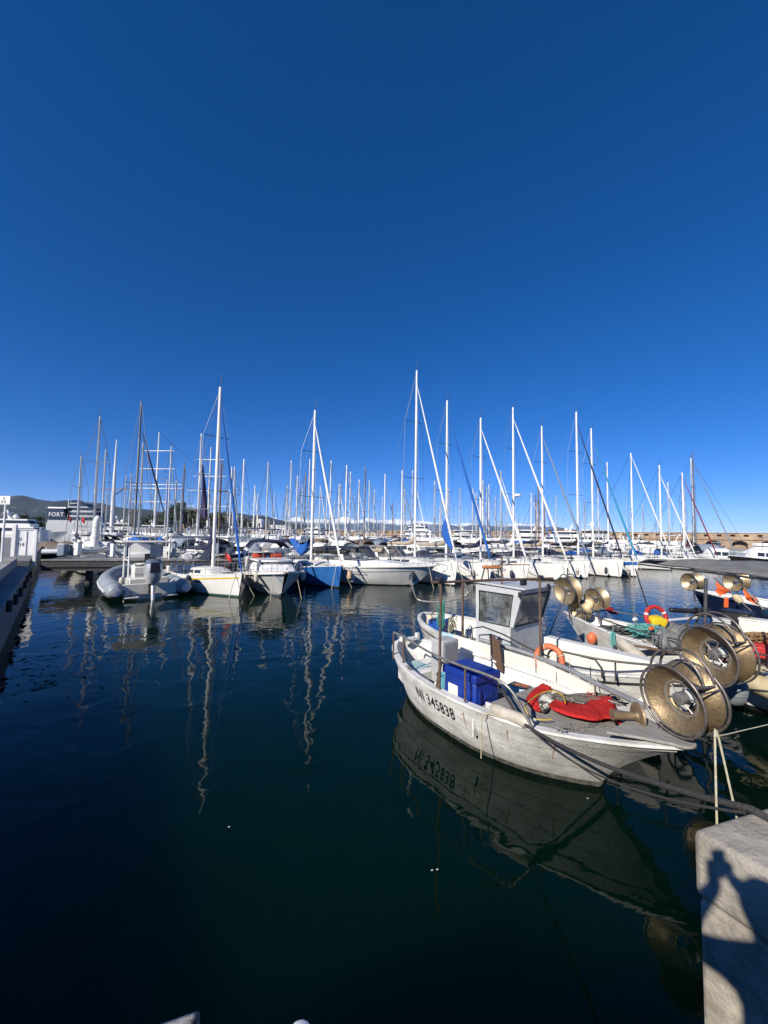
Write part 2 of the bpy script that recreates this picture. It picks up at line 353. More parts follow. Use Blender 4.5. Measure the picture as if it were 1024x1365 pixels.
def crv(pts):
    xs = [p[0] for p in pts]; ys = [p[1] for p in pts]; n = len(xs)
    d = [(ys[i+1]-ys[i])/(xs[i+1]-xs[i]) for i in range(n-1)]
    t = [d[0]]+[(0 if d[i-1]*d[i] <= 0 else 2*d[i-1]*d[i]/(d[i-1]+d[i])) for i in range(1, n-1)]+[d[-1]]
    def f(x):
        x = min(max(x, xs[0]), xs[-1]); i = 0
        while i < n-2 and x > xs[i+1]: i += 1
        h = xs[i+1]-xs[i]; u = (x-xs[i])/h
        return (2*u**3-3*u**2+1)*ys[i]+(u**3-2*u**2+u)*h*t[i]+(-2*u**3+3*u**2)*ys[i+1]+(u**3-u**2)*h*t[i+1]
    return f
def spline(pts, n=8, closed=False):
    pts = [Vector(p) for p in pts]; out = []; m = len(pts)
    for i in range(m if closed else m-1):
        g = lambda j: pts[j % m] if closed else pts[min(max(j, 0), m-1)]
        p0, p1, p2, p3 = g(i-1), g(i), g(i+1), g(i+2)
        for k in range(n):
            u = k/n
            out.append(.5*((2*p1)+(-p0+p2)*u+(2*p0-5*p1+4*p2-p3)*u*u+(-p0+3*p1-3*p2+p3)*u**3))
    if not closed: out.append(pts[-1])
    return out
def sag(a, b, drop, n=14):
    a = Vector(a); b = Vector(b)
    return [a.lerp(b, i/n)-Vector((0, 0, drop*4*(i/n)*(1-i/n))) for i in range(n+1)]
def circle(c, r, axis, n=28, a0=0, a1=360):
    ax = Vector(axis).normalized(); x = Vector((0, 0, 1)).cross(ax)
    if x.length < .01: x = Vector((1, 0, 0))
    x.normalize(); y = ax.cross(x)
    full = abs(a1-a0) >= 359.9; c = Vector(c)
    return [c+(x*math.cos(rad(a0+(a1-a0)*k/(n if full else n-1)))+y*math.sin(rad(a0+(a1-a0)*k/(n if full else n-1))))*r for k in range(n)]
def text_mesh(txt, size, extrude=0.0, bold=0.0):
    cu = bpy.data.curves.new('t', 'FONT'); cu.body = txt; cu.size = size; cu.offset = bold*size; cu.extrude = extrude; cu.resolution_u = 3; cu.space_character = 1.1
    o = bpy.data.objects.new('t', cu); COL.objects.link(o)
    dg = bpy.context.evaluated_depsgraph_get(); me = bpy.data.meshes.new_from_object(o.evaluated_get(dg))
    vs = [v.co.copy() for v in me.vertices]; fs = [tuple(p.vertices) for p in me.polygons]
    bpy.data.objects.remove(o); bpy.data.curves.remove(cu); bpy.data.meshes.remove(me)
    return vs, fs
def lettering(name, txt, size, fmap, m, parent, bold=0.0):
    vs, fs = text_mesh(txt, size, 0, bold); b = MB(); b.add([fmap(v.x, v.y) for v in vs], fs)
    return b.build(name, m, parent, smooth=False)
def fender(name, label, top, length, r, m, group=None, cat='fender', rope=True, horiz=None):
    """an inflated fender hanging by its lanyard (or lying along the vector horiz)"""
    b = MB(); prof = [(.012, 0), (r*.35, .02), (r*.8, .06), (r, .14), (r, length-.14), (r*.8, length-.06), (r*.35, length-.02), (.012, length)]
    ax = (0, 0, -1) if horiz is None else horiz
    b.lathe(prof, (0, 0, 0), ax, 14); o = b.build(name, m)
    o.location = top
    tag(o, label, cat, group)
    if rope:
        t = MB(); t.tube([(0, 0, -.01), (0, 0.01, .2), (0, .02, .42)], .009, 5); t.build('lanyard', ROPEB, o)
    return o

# ------------------------------------------------------------------ hull
class Hull:
    def __init__(s, L, hb, sheer, keel, pw, rb=0, rs=0, ep=1.0, kb=3.0, n=36, m=10):
        s.L = L; s.hb = crv(hb); s.sh = crv(sheer); s.ke = crv(keel); s.pw = crv(pw); s.rb = rb; s.rs = rs; s.ep = ep; s.kb = kb; s.n = n; s.m = m
        s.hb0 = hb[0][1]; s.hb1 = hb[-1][1]
    def pt(s, t, v, side=1, out=0):
        z0 = s.ke(t); z1 = s.sh(t); z = z0+(z1-z0)*v
        q = max(z, 0)/z1; q0 = (z/abs(z0) if z < 0 else 0)
        x = -s.L/2+s.L*t
        x -= s.rb*(1-q**s.ep - q0*.5)*(t**s.kb)
        x += s.rs*(1-q**s.ep - q0*.5)*((1-t)**(s.kb*1.6))
        y = s.hb(t)*(max(v, 1e-4)**s.pw(t))+out
        return Vector((x, side*y, z))
    def edge(s, t, side=1, inset=0, dz=0):
        p = s.pt(t, 1, side); return Vector((p.x, side*max(abs(p.y)-inset, 0.0), p.z+dz))
    def v_at(s, t, z): return (z-s.ke(t))/(s.sh(t)-s.ke(t))
    def shell(s, name, m, parent, transom=True):
        b = MB(); ts = [0.5-.5*math.cos(math.pi*i/s.n) for i in range(s.n+1)] if True else None
        vs_ = [(k/s.m)**.8 for k in range(s.m+1)]
        rows = [[s.pt(t, v, -1) for v in reversed(vs_)]+[s.pt(t, v, 1) for v in vs_] for t in ts]
        b.grid(rows)
        if transom and s.hb0 > .05: b.poly(rows[0])
        return b.build(name, m, parent)
    def band(s, name, m, parent, za, zb, t0=0.0, t1=1.0, out=.006, n=30, rel=False):
        b = MB()
        for side in (-1, 1):
            rows = []
            for i in range(n+1):
                t = t0+(t1-t0)*i/n
                va, vb = (s.v_at(t, za), s.v_at(t, zb)) if not rel else (s.v_at(t, s.sh(t)+za), s.v_at(t, s.sh(t)+zb))
                rows.append([s.pt(t, va+(vb-va)*k/3, side, out) for k in range(4)])
            b.grid(rows)
        return b.build(name, m, parent)
    def deck(s, name, m, parent, dz=-.02, t0=0.0, t1=1.0, inset=.01, camber=.04, n=26, flat=None):
        b = MB(); rows = []
        for i in range(n+1):
            t = t0+(t1-t0)*i/n; l = s.edge(t, 1, inset, dz); r = s.edge(t, -1, inset, dz); row = []
            if flat is not None:
                v = max(.02, s.v_at(t, flat)); y = max(s.pt(t, v).y-inset, 0); x = s.pt(t, v).x
                l = Vector((x, y, flat)); r = Vector((x, -y, flat))
            for k in range(9):
                u = k/8; p = r.lerp(l, u); p.z += camber*(1-(2*u-1)**2); row.append(p)
            rows.append(row)
        b.grid(rows); return b.build(name, m, parent)
    def rail(s, name, m, parent, wd=.07, h=.04, t0=0.0, t1=1.0, dz=0.0, n=40, over=.02):
        """a capping strip swept along the sheer on both sides"""
        b = MB(); path = []
        ts = [0.5-.5*math.cos(math.pi*i/n) for i in range(n+1)]; ts = [t0+(t1-t0)*t for t in ts]
        for side in (-1, 1):
            rows = []
            for t in ts:
                p = s.pt(t, 1, side); yo = p.y+side*over; yi = side*max(abs(p.y)-wd, 0)
                z = p.z+dz
                rows.append([Vector((p.x, yo, z)), Vector((p.x, yo, z+h)), Vector((p.x, yi, z+h)), Vector((p.x, yi, z))])
            b.grid(rows, closed_u=True)
        return b.build(name, m, parent)
    def inner(s, name, m, parent, zf, t0, t1, inset=.05, n=30):
        b = MB()
        for side in (-1, 1):
            rows = []
            for i in range(n+1):
                t = t0+(t1-t0)*i/n; v = max(s.v_at(t, zf), .02)
                rows.append([Vector((s.pt(t, vv).x, side*max(s.pt(t, vv).y-inset, 0), s.pt(t, vv).z)) for vv in (v, (v*.5+.5), .995)])
            b.grid(rows)
        return b.build(name, m, parent)

# ================================================================== THE SETTING
b = MB(); S_ = 11000
b.poly([(-S_, -300, 0), (S_, -300, 0), (S_, 8990, 0), (-S_, 8990, 0)])
tag(b.build('water', WATER, smooth=False), kind='structure')

QA = Vector((1.798, 2.348, 0)); e1 = Vector((.952, .306, 0)); e2 = Vector((.463, -.886, 0)); ZQ = 1.75
def up(p, z): return Vector((p.x, p.y, z))
# jetty on the right: coping course over a slightly recessed lower wall
J = thing('stone_jetty', 'pale weathered limestone jetty corner at lower right carrying the shadow of a person', 'jetty')
def ring(pts, z0, z1, inset=0): return [up(p, z0) for p in pts], (0, 0, z1-z0)
far = QA+e1*16
b = MB()
seg = []
# coping blocks along both edges, laid end to end with thin joints
def block(p, d, ln, nrm, dep, z0, z1, mb):
    a = p+d*.004; c = p+d*(ln-.004)
    mb.prism([up(a, z0), up(c, z0), up(c+nrm*dep, z0), up(a+nrm*dep, z0)], (0, 0, z1-z0))
n1 = Vector((.306, -.952, 0)); n2 = Vector((.886, .463, 0))
b.prism([up(QA, 1.392), up(QA+e1*1.35, 1.392), up(QA+e1*1.35+e2*1.15, 1.392), up(QA+e2*1.15, 1.392)], (0, 0, .358))
p = QA+e1*1.36
for k in range(12): block(p, e1, 1.2, n1, 1.1, 1.392, 1.75, b); p = p+e1*1.2
p = QA+e2*1.16
block(p, e2, .9, n2, 1.2, 1.392, 1.75, b)
b.build('coping', STONE, J, bevel=.035)
b = MB(); q = QA+e1*.012+e2*.012
low = [q, q+e1*16, q+e1*16+e2*14, q+e2*1.62]
b.prism([up(p, -2.5) for p in low], (0, 0, 2.5+1.388)); b.build('lower_wall', STONE, J, bevel=.03)
b = MB(); q = QA+e1*1.25+e2*1.1
b.prism([up(p, 1.2) for p in (q, q+e1*14, q+e1*14+e2*14, q+e2*14)], (0, 0, .53)); b.build('paving', PAVE, J)
b = MB(); c = QA+e1*.62+e2*.32
b.prism([up(c+Vector((x, y, 0)), 1.752) for x, y in ((-.13, -.05), (.1, -.08), (.14, .06), (-.08, .08))], (0, 0, .008)); b.build('mooring_plate', CONC, J)
b = MB(); b.tube([up(c, 1.76)+Vector((-.07, -.01, 0)), up(c, 1.775)+Vector((0, .01, 0)), up(c, 1.762)+Vector((.07, .02, 0))], .013, 6); b.build('plate_bolt', INOX, J)

# quay the photographer stands on
b = MB()
st = Vector((-.608, 1.469, 0)); qd = Vector((-.94, -.335, 0)).normalized()
main = [Vector((2.62, .78, 0)), Vector((-.53, 1.12, 0)), Vector((-.55, 1.02, 0)), Vector((-2.1, .9, 0)), Vector((-14, -6, 0)), Vector((-14, -18, 0)), Vector((16, -18, 0)), Vector((12, -6, 0))]
b.prism([up(p, -2.5) for p in main], (0, 0, 4.24)); tag(b.build('quay', PAVE), kind='structure')
b = MB(); stp = [st, st+qd*1.6, st+qd*1.6+Vector((.1, -.6, 0)), st+Vector((.03, -.6, 0))]
b.prism([up(p, -2.0) for p in stp], (0, 0, 3.75))
o = b.build('quay_edge_stone', STONEW, bevel=.02); tag(o, 'worn white painted stone corner with black blotches at bottom edge', 'edge stone')
b = MB(); q = W(401, 1366, 1.74)
b.lathe([(.05, -.9), (.052, -.05), (.04, -.012), (.018, 0)], q+Vector((0, -.015, 0)), (0, 0, 1), 12)
o = b.build('mooring_post', WMAST); tag(o, 'small pale rounded post tip at bottom edge right of white stone', 'post')
b = MB(); b.box((q.x, q.y-.1, .5), (.3, .3, .7)); b.build('post_foot', CONC, o)

# left quay: lower ledge, upper walkway
LQ0 = Vector((-2.1, .95, 0)); ld = Vector((-.6430, .7658, 0)); ln_ = Vector((-.7658, -.6430, 0))
LQ = thing('stone_quay_wall', 'grey stone quay in shade with stepped ledge and pale slabs along left edge', 'quay')
def strip(mb, t0, t1, o0, o1, z0, z1):
    a = LQ0+ld*t0; c = LQ0+ld*t1
    mb.prism([up(a+ln_*o0, z0), up(c+ln_*o0, z0), up(c+ln_*o1, z0), up(a+ln_*o1, z0)], (0, 0, z1-z0))
b = MB(); strip(b, 0, 29.2, 0, 14, -2.5, 1.3); b.build('ledge', CONC, LQ, bevel=.03)
b = MB(); t = 3.0
while t < 28.6:
    strip(b, t, t+2.16, .62, 2.4, 1.304, 1.78); t += 2.18
b.build('slab_course', PAVE, LQ, bevel=.02)
b = MB(); strip(b, 0, 29.2, 2.42, 14, 1.304, 1.745); b.build('walkway', PAVE, LQ)
b = MB(); strip(b, 29.3, 190, .1, 60, -2.5, 1.6); tag(b.build('quayside', CONC), kind='structure')
# hanging rubber fenders
for i, (px, py) in enumerate(((38, 766), (34, 771.5), (30.3, 779), (23.9, 790), (16.8, 800), (6.6, 809))):
    best = min((k*.05 for k in range(100, 600)), key=lambda t: abs(proj(up(LQ0+ld*t, .8))[0]-px))
    pz = min((k*.02 for k in range(0, 65)), key=lambda z: abs(proj(up(LQ0+ld*best, z))[1]-py))
    b = MB(); b.lathe([(.055, 0), (.07, .03), (.07, .32), (.055, .35)], (0, 0, -.17), (0, 0, 1), 10)
    o = b.build('rubber_fender', RUBBER); o.location = up(LQ0+ld*best-ln_*.075, pz); ch = MB(); ch.tube([(0, 0, .17), (0, 0, 1.3-pz+.04)], .014, 5)
    ch.build('chain', RUST, o)
    tag(o, ['black rubber fender farthest along the left quay wall beside the white gate', 'black rubber fender on the left quay wall, second from the white gate', 'black rubber fender on the left quay wall, third from the white gate',
            'black rubber fender on the left quay wall, fourth from the white gate', 'black rubber fender on the left quay wall, fifth from the white gate', 'nearest black rubber fender on the left quay wall, by the left picture edge'][i], 'fender', 'rubber fenders along the left quay wall')

# gates
def gate(name, label, pa, pb, py, z, h, legdrop, letters):
    a = W(pa, py, z); c = W(pb, py, z); d = (c-a); wdt = d.length; rz = math.atan2(d.y, d.x)
    t = thing(name, label, 'gate', a, rz)
    b = MB(); b.box((.09, 0, h/2), (.20, .2, h)); b.build('pillar', WHITE, t, bevel=.01)
    b = MB(); b.box((wdt-.07, 0, h*.43-legdrop/2), (.16, .14, h*.86+legdrop)); b.build('end_post', WHITE, t, bevel=.01)
    b = MB(); b.box(((wdt+.04)/2, 0.03, h*.44), (wdt-.36, .04, h*.80)); b.build('panel', WHITE, t)
    b = MB(); b.box(((wdt+.04)/2, -.0, h*.86), (wdt-.36, .08, .06)); b.box((wdt*.55, -.01, h*.42), (.05, .05, h*.76)); b.build('panel_frame', WHITE, t)
    b = MB(); b.box(((wdt)/2, .1, h*.9), (wdt*.9, .5, .03), Matrix.Rotation(rad(-20), 3, 'X')); 
    if letters:
        lettering('lettering', 'B', .28, lambda x, y: Vector((.33+x, .004, h*.50+y)), BLACK, t)
        lettering('lettering', '04', .34, lambda x, y: Vector((.27+x, .004, h*.32+y)), BLACK, t)
    return t
gate('pontoon_gate', 'white pontoon gate lettered B 04 at the root of the near pier', 15, 48, 742, 1.78, 1.95, .55, True)
gate('pontoon_gate', 'small white pontoon gate farther along the quay behind the B 04 gate', 52, 67, 722, 1.78, 1.95, .4, False)
p0 = D(5, 706, 20); p1 = D(8, 667, 20.0)
t = thing('berth_sign', 'square white sign reading B 04 on a pale pole at left edge', 'sign', (p0.x, 20, 0))
b = MB(); b.tube([(0, 0, 1.3), (p1.x-p0.x, 0, p1.z-.1)], .05, 8); b.build('pole', WMAST, t)
b = MB(); b.box((p1.x-p0.x, -.06, p1.z), (.56, .03, .44)); b.build('panel', WHITE, t, bevel=.01)
xx = p1.x-p0.x
lettering('lettering', 'B', .19, lambda x, y: Vector((xx-.08+x, -.08, p1.z+.03+y)), BLACK, t)
lettering('lettering', '04', .26, lambda x, y: Vector((xx-.19+x, -.08, p1.z-.17+y)), BLACK, t)
# near edge pole on the left rim
p0 = D(0, 705, 14)
b = MB(); b.tube([(p0.x-.12, 14, 1.3), (p0.x-.10, 14, 3.45)], .12, 10); o = b.build('dark_bollard', DARKTUBE)
tag(o, 'dark grey upright post cut by the left picture edge on the quay', 'post')

# the near pier
PR = thing('concrete_pier', 'long flat grey pier with dark side beams running from the white gate behind the boats', 'pier')
pp = [Vector((-21.2, 24.3, 0)), Vector((-10.5, 26.9, 0)), Vector((-2, 35.0, 0)), Vector((30, 52, 0))]
top = MB(); side = MB(); PILES = []
for a, c in zip(pp[:-1], pp[1:]):
    d = (c-a).normalized(); n = Vector((-d.y, d.x, 0)); L_ = (c-a).length
    top.prism([up(a, 1.53), up(c, 1.53), up(c+n*2.2, 1.53), up(a+n*2.2, 1.53)], (0, 0, .08))
    side.prism([up(a+n*.06, 1.12), up(c+n*.06, 1.12), up(c+n*.3, 1.12), up(a+n*.3, 1.12)], (0, 0, .405))
    side.prism([up(a+n*.16, .88), up(c+n*.16, .88), up(c+n*.5, .88), up(a+n*.5, .88)], (0, 0, .22))
    k = 2.2
    while k < L_:
        q = a+d*k+n*1.1; PILES.append([up(q, -3), up(q, 1.0)]); k += 5.5
top.build('walkway', CONC, PR); side.build('side_beam', mat('dark_beam', (.035, .035, .038), (.06, .06, .06), 4, .8), PR); each('pile', PILES, .22, DARKST, PR, 10)  # side beams in a near-black colour, darker than the walkway
# second pier farther out
P2 = thing('concrete_pier', 'second grey pier in deep shade behind the near pier on the left', 'pier')
b = MB(); a = Vector((-42, 52, 0)); c = Vector((30, 78, 0)); d = (c-a).normalized(); n = Vector((-d.y, d.x, 0))
b.prism([up(a, 1.2), up(c, 1.2), up(c+n*2, 1.2), up(a+n*2, 1.2)], (0, 0, .35)); b.build('walkway', CONC, P2)

# ------------------------------------------------------------------ breakwater with casemate arches
wa = Vector((142, 112, 0)); wb = Vector((-84, 244, 0)); wd_ = (wb-wa); WLn = wd_.length; wd_.normalize(); wn = Vector((wd_.y, -wd_.x, 0))
if wn.y > 0: wn = -wn       # towards the harbour
BW = thing('fort_wall', 'long ochre stone harbour wall with arches and a row of small openings along the horizon', 'wall')
b = MB(); nb = int(WLn/6.6); bay = WLn/nb; ztop = 6.0
def wp(s, dep, z): q = wa+wd_*s-wn*dep; return Vector((q.x, q.y, z))
recess = MB(); nich = MB()
for i in range(nb):
    s0 = i*bay; arch = [(s0+bay*.5+math.cos(rad(180-180*k/10))*2.0, 2.35+math.sin(rad(180-180*k/10))*1.25) for k in range(11)]
    arch = [(s0+bay*.5-2.0, 1.0)]+arch+[(s0+bay*.5+2.0, 1.0)]
    # wall face around the arch: left pier, right pier, spandrels
    b.poly([wp(s0, 0, -2), wp(s0+bay*.5-2, 0, -2), wp(s0+bay*.5-2, 0, 3.9), wp(s0, 0, 3.9)])
    b.poly([wp(s0+bay*.5+2, 0, -2), wp(s0+bay, 0, -2), wp(s0+bay, 0, 3.9), wp(s0+bay*.5+2, 0, 3.9)])
    for k in range(1, 11):
        (sa, za), (sb, zb) = arch[k], arch[k+1]
        b.poly([wp(sa, 0, za), wp(sb, 0, zb), wp(sb, 0, 3.9), wp(sa, 0, 3.9)])
    b.poly([wp(s0+bay*.5-2, 0, -2), wp(s0+bay*.5+2, 0, -2), wp(s0+bay*.5+2, 0, 1.0), wp(s0+bay*.5-2, 0, 1.0)])
    for k in range(len(arch)-1):
        (sa, za), (sb, zb) = arch[k], arch[k+1]
        b.poly([wp(sa, 0, za), wp(sb, 0, zb), wp(sb, 2.2, zb), wp(sa, 2.2, za)])
    b.poly([wp(s, 2.2, z) for s, z in arch])
    # upper parapet with two niches
    for h in range(2):
        u0 = s0+bay*.5*h; u1 = u0+bay*.5; m0 = u0+bay*.25-.62; m1 = m0+1.24
        b.poly([wp(u0, 0, 4.15), wp(m0, 0, 4.15), wp(m0, 0, ztop), wp(u0, 0, ztop)])
        b.poly([wp(m1, 0, 4.15), wp(u1, 0, 4.15), wp(u1, 0, ztop), wp(m1, 0, ztop)])
        b.poly([wp(m0, 0, 4.15), wp(m1, 0, 4.15), wp(m1, 0, 4.8), wp(m0, 0, 4.8)])
        b.poly([wp(m0, 0, 5.6), wp(m1, 0, 5.6), wp(m1, 0, ztop), wp(m0, 0, ztop)])
        for qa, qb in (((m0, 4.8), (m1, 4.8)), ((m1, 4.8), (m1, 5.6)), ((m1, 5.6), (m0, 5.6)), ((m0, 5.6), (m0, 4.8))):
            b.poly([wp(qa[0], 0, qa[1]), wp(qb[0], 0, qb[1]), wp(qb[0], 1.1, qb[1]), wp(qa[0], 1.1, qa[1])])
        b.poly([wp(m0, 1.1, 4.8), wp(m1, 1.1, 4.8), wp(m1, 1.1, 5.6), wp(m0, 1.1, 5.6)])
b.prism([wp(0, -.35, 3.9), wp(WLn, -.35, 3.9), wp(WLn, .5, 3.9), wp(0, .5, 3.9)], (0, 0, .25))
b.prism([wp(0, -.2, ztop), wp(WLn, -.2, ztop), wp(WLn, 8, ztop), wp(0, 8, ztop)], (0, 0, .22))
b.build('masonry', WALLST, BW, smooth=False)
b = MB(); b.prism([wp(0, -.4, -2), wp(WLn, -.4, -2), wp(WLn, -9, -2), wp(0, -9, -2)], (0, 0, 3.1)); b.build('foot_quay', CONC, BW)

# ------------------------------------------------------------------ hills and far mountains
def ridge(name, m, y0, depth, prof, nz=14, amp=.1, seed=1, n=90):
    rng = random.Random(seed); b = MB(); rows = []
    xs = [prof[0][0]+(prof[-1][0]-prof[0][0])*i/n for i in range(n+1)]; f = crv(prof)
    hs_ = []
    for x in xs:
        hs_.append(max(0, f(x)))
    ph = [rng.uniform(0, 6) for _ in range(8)]
    for j in range(nz+1):
        u = j/nz; row = []
        for x, h in zip(xs, hs_):
            X = x*(1+u*depth/y0); k = math.sin(u*math.pi/2)
            nn = sum(math.sin(x/prof[-1][0]*40*(1.7**a)+ph[a]+u*5*(a+1))/(1.7**a) for a in range(6))*amp*h*(u*(1.15-u)*2.2)
            row.append((X, y0+u*depth, max(-5, h*k+nn)))
        rows.append(row)
    b.grid(rows); tag(b.build(name, m), kind='structure')
def hx(px, y): return D(px, 700, y).x
def hz(px, py, y): return D(px, py, y).z
HILLM = mat('hill_scrub', (.020, .032, .032), (.045, .055, .05), .003, .95, c3=(.10, .095, .085), s3=.011, t3=.6)
Y = 3900; PF = [(-200, 640), (-60, 656), (0, 661), (40, 664), (70, 668), (110, 670), (150, 675), (190, 680), (240, 684), (300, 684), (345, 688), (390, 697), (430, 705), (470, 712)]
ridge('hills', HILLM, Y*.75, Y*.25, [(hx(a, Y*.75), hz(a, q, Y)) for a, q in PF], amp=.05, seed=3)
ALPM = mat('snow_mountain', (.62, .66, .72), (.10, .12, .15), .0016, .9, lo=.42, hi=.56)
def alp():
    m = bpy.data.materials.new('alpine_rock_and_snow'); m.use_nodes = True; N = m.node_tree.nodes; Lk = m.node_tree.links; b = N["Principled BSDF"]; b.inputs['Roughness'].default_value = .9
    tc = N.new('ShaderNodeTexCoord'); n = N.new('ShaderNodeTexNoise'); n.inputs['Scale'].default_value = .0018; n.inputs['Detail'].default_value = 9; n.inputs['Roughness'].default_value = .7; Lk.new(tc.outputs['Object'], n.inputs[0])
    sx = N.new('ShaderNodeSeparateXYZ'); Lk.new(tc.outputs['Object'], sx.inputs[0])
    r = N.new('ShaderNodeMapRange'); r.inputs['From Min'].default_value = 125; r.inputs['From Max'].default_value = 350; Lk.new(sx.outputs[2], r.inputs['Value'])
    a = N.new('ShaderNodeMath'); a.operation = 'ADD'; Lk.new(r.outputs[0], a.inputs[0]); Lk.new(n.outputs['Fac'], a.inputs[1])
    r2 = N.new('ShaderNodeMapRange'); r2.inputs['From Min'].default_value = .95; r2.inputs['From Max'].default_value = 1.1; Lk.new(a.outputs[0], r2.inputs['Value'])
    mx = N.new('ShaderNodeMix'); mx.data_type = 'RGBA'; mx.inputs[6].default_value = (.10, .14, .20, 1); mx.inputs[7].default_value = (.75, .8, .88, 1); Lk.new(r2.outputs[0], mx.inputs[0]); Lk.new(mx.outputs[2], b.inputs['Base Color']); return m
ALPM = alp(); Y = 8000
PA = [(280, 712), (310, 699), (335, 693), (350, 694), (365, 691), (380, 693), (396, 690), (410, 693), (428, 691), (445, 693), (458, 690), (475, 693), (490, 690.5), (510, 694), (530, 693), (548, 694), (570, 696), (600, 698), (630, 699), (655, 701), (680, 700), (700, 698), (720, 699), (745, 703), (770, 707), (800, 712), (840, 718), (860, 722)]
ridge('mountains', ALPM, Y*.9, Y*.1, [(hx(a, Y*.9), hz(a, q, Y)) for a, q in PA], amp=.10, seed=9, n=220)

# ------------------------------------------------------------------ the photographer whose shadow falls on the jetty
def person():
    b = MB()
    V = []; E = []; Rr = []
    def ch(pts, parent=None):
        idx = []
        for p, r in pts:
            V.append(Vector(p)); Rr.append(r); i = len(V)-1
            if idx: E.append((idx[-1], i))
            elif parent is not None: E.append((parent, i))
            idx.append(i)
        return idx
    zq = ZQ; cx = -.05; cy = -.40
    pel = ch([((cx, cy-.02, zq+.92), .16)])[0]
    sp = ch([((cx, cy-.02, zq+1.10), .155), ((cx, cy-.01, zq+1.27), .18), ((cx, cy, zq+1.39), .15), ((cx, cy+.015, zq+1.47), .062), ((cx, cy+.03, zq+1.55), .06)], pel)
    hd = ch([((cx, cy+.05, zq+1.62), .10), ((cx, cy+.045, zq+1.70), .095)], sp[-1])
    for s in (-1, 1):
        ch([((cx+s*.10, cy-.02, zq+.86), .11), ((cx+s*.12, cy, zq+.48), .07), ((cx+s*.13, cy-.03, zq+.10), .05), ((cx+s*.14, cy+.08, zq+.045), .045), ((cx+s*.145, cy+.16, zq+.035), .035)], pel)
    # arms: both hands hold the phone out in front
    for s, el, wr in ((-1, (-.46, -.26, zq+1.40), (-.055, -.075, zq+1.555)), (1, (.40, -.24, zq+1.36), (.058, -.065, zq+1.55))):
        sh = ch([((cx+s*.18, cy, zq+1.41), .095)], sp[2])
        ch([(el, .066), (tuple(Vector(el).lerp(Vector(wr), .5)), .055), (wr, .034), ((wr[0]*.9, -.035, wr[2]+.03), .032)], sh[-1])
    me = bpy.data.meshes.new('person'); me.from_pydata(V, E, []); o = bpy.data.objects.new('person', me); COL.objects.link(o)
    sk = o.modifiers.new('skin', 'SKIN'); sk.use_smooth_shade = True
    lay = me.skin_vertices[0].data if me.skin_vertices else None
    if lay is None:
        bm = bmesh.new(); bm.from_mesh(me); bm.verts.layers.skin.verify(); bm.to_mesh(me); bm.free(); lay = me.skin_vertices[0].data
    for i, d in enumerate(lay): d.radius = (Rr[i], Rr[i]*(.72 if i in (pel, sp[0], sp[1], sp[2]) else 1)); d.use_root = (i == pel)
    o.modifiers.new('sub', 'SUBSURF').render_levels = 1
    me.materials.append(mat('dark_clothes', (.03, .035, .05), (.05, .055, .07), 6, .9))
    tag(o, 'person in dark clothes holding up a phone, whose shadow falls on the jetty', 'person')
    # fingers round the phone
    SKIN = mat('skin', (.42, .25, .17), (.36, .2, .14), 8, .5)
    for s in (-1, 1):
        h = MB()
        for k in range(4):
            z = zq+1.56+k*.021; L_ = (.05, .056, .054, .044)[k]
            h.tube([(s*.058, -.045, z), (s*.052, -.016, z+.004), (s*.030, -.0125, z+.006), (s*(.044-L_*.4), -.0122, z+.004)], [.0105, .0095, .0085, .007], 8)
        h.tube([(s*.055, -.05, zq+1.57), (s*.045, -.04, zq+1.60), (s*.022, -.033, zq+1.615)], [.013, .0115, .009], 8)
        h.build('hand', SKIN, o)
    hb_ = MB(); hb_.lathe([(.01, -.0), (.06, .01), (.098, .05), (.108, .10), (.10, .15), (.07, .19), (.02, .205)], (-.05, -.365, zq+1.585), (0, 0, 1), 16)
    hb_.build('hair', mat('dark_hair', (.02, .014, .01), (.035, .025, .018), 20, .6), o)
    f = MB(); f.lathe([(.002, 0), (.014, .004), (.017, .018), (.004, .034)], (-.05, -.25, zq+1.635), (0, -.5, 1), 8); f.build('nose', SKIN, o)
    ph = MB(); ph.box((0, -.026, EYE-.028), (.076, .009, .155)); p_ = ph.build('phone', BLACK, None, bevel=.006)
    tag(p_, 'black phone held upright by the person at the quay edge', 'phone')
person()

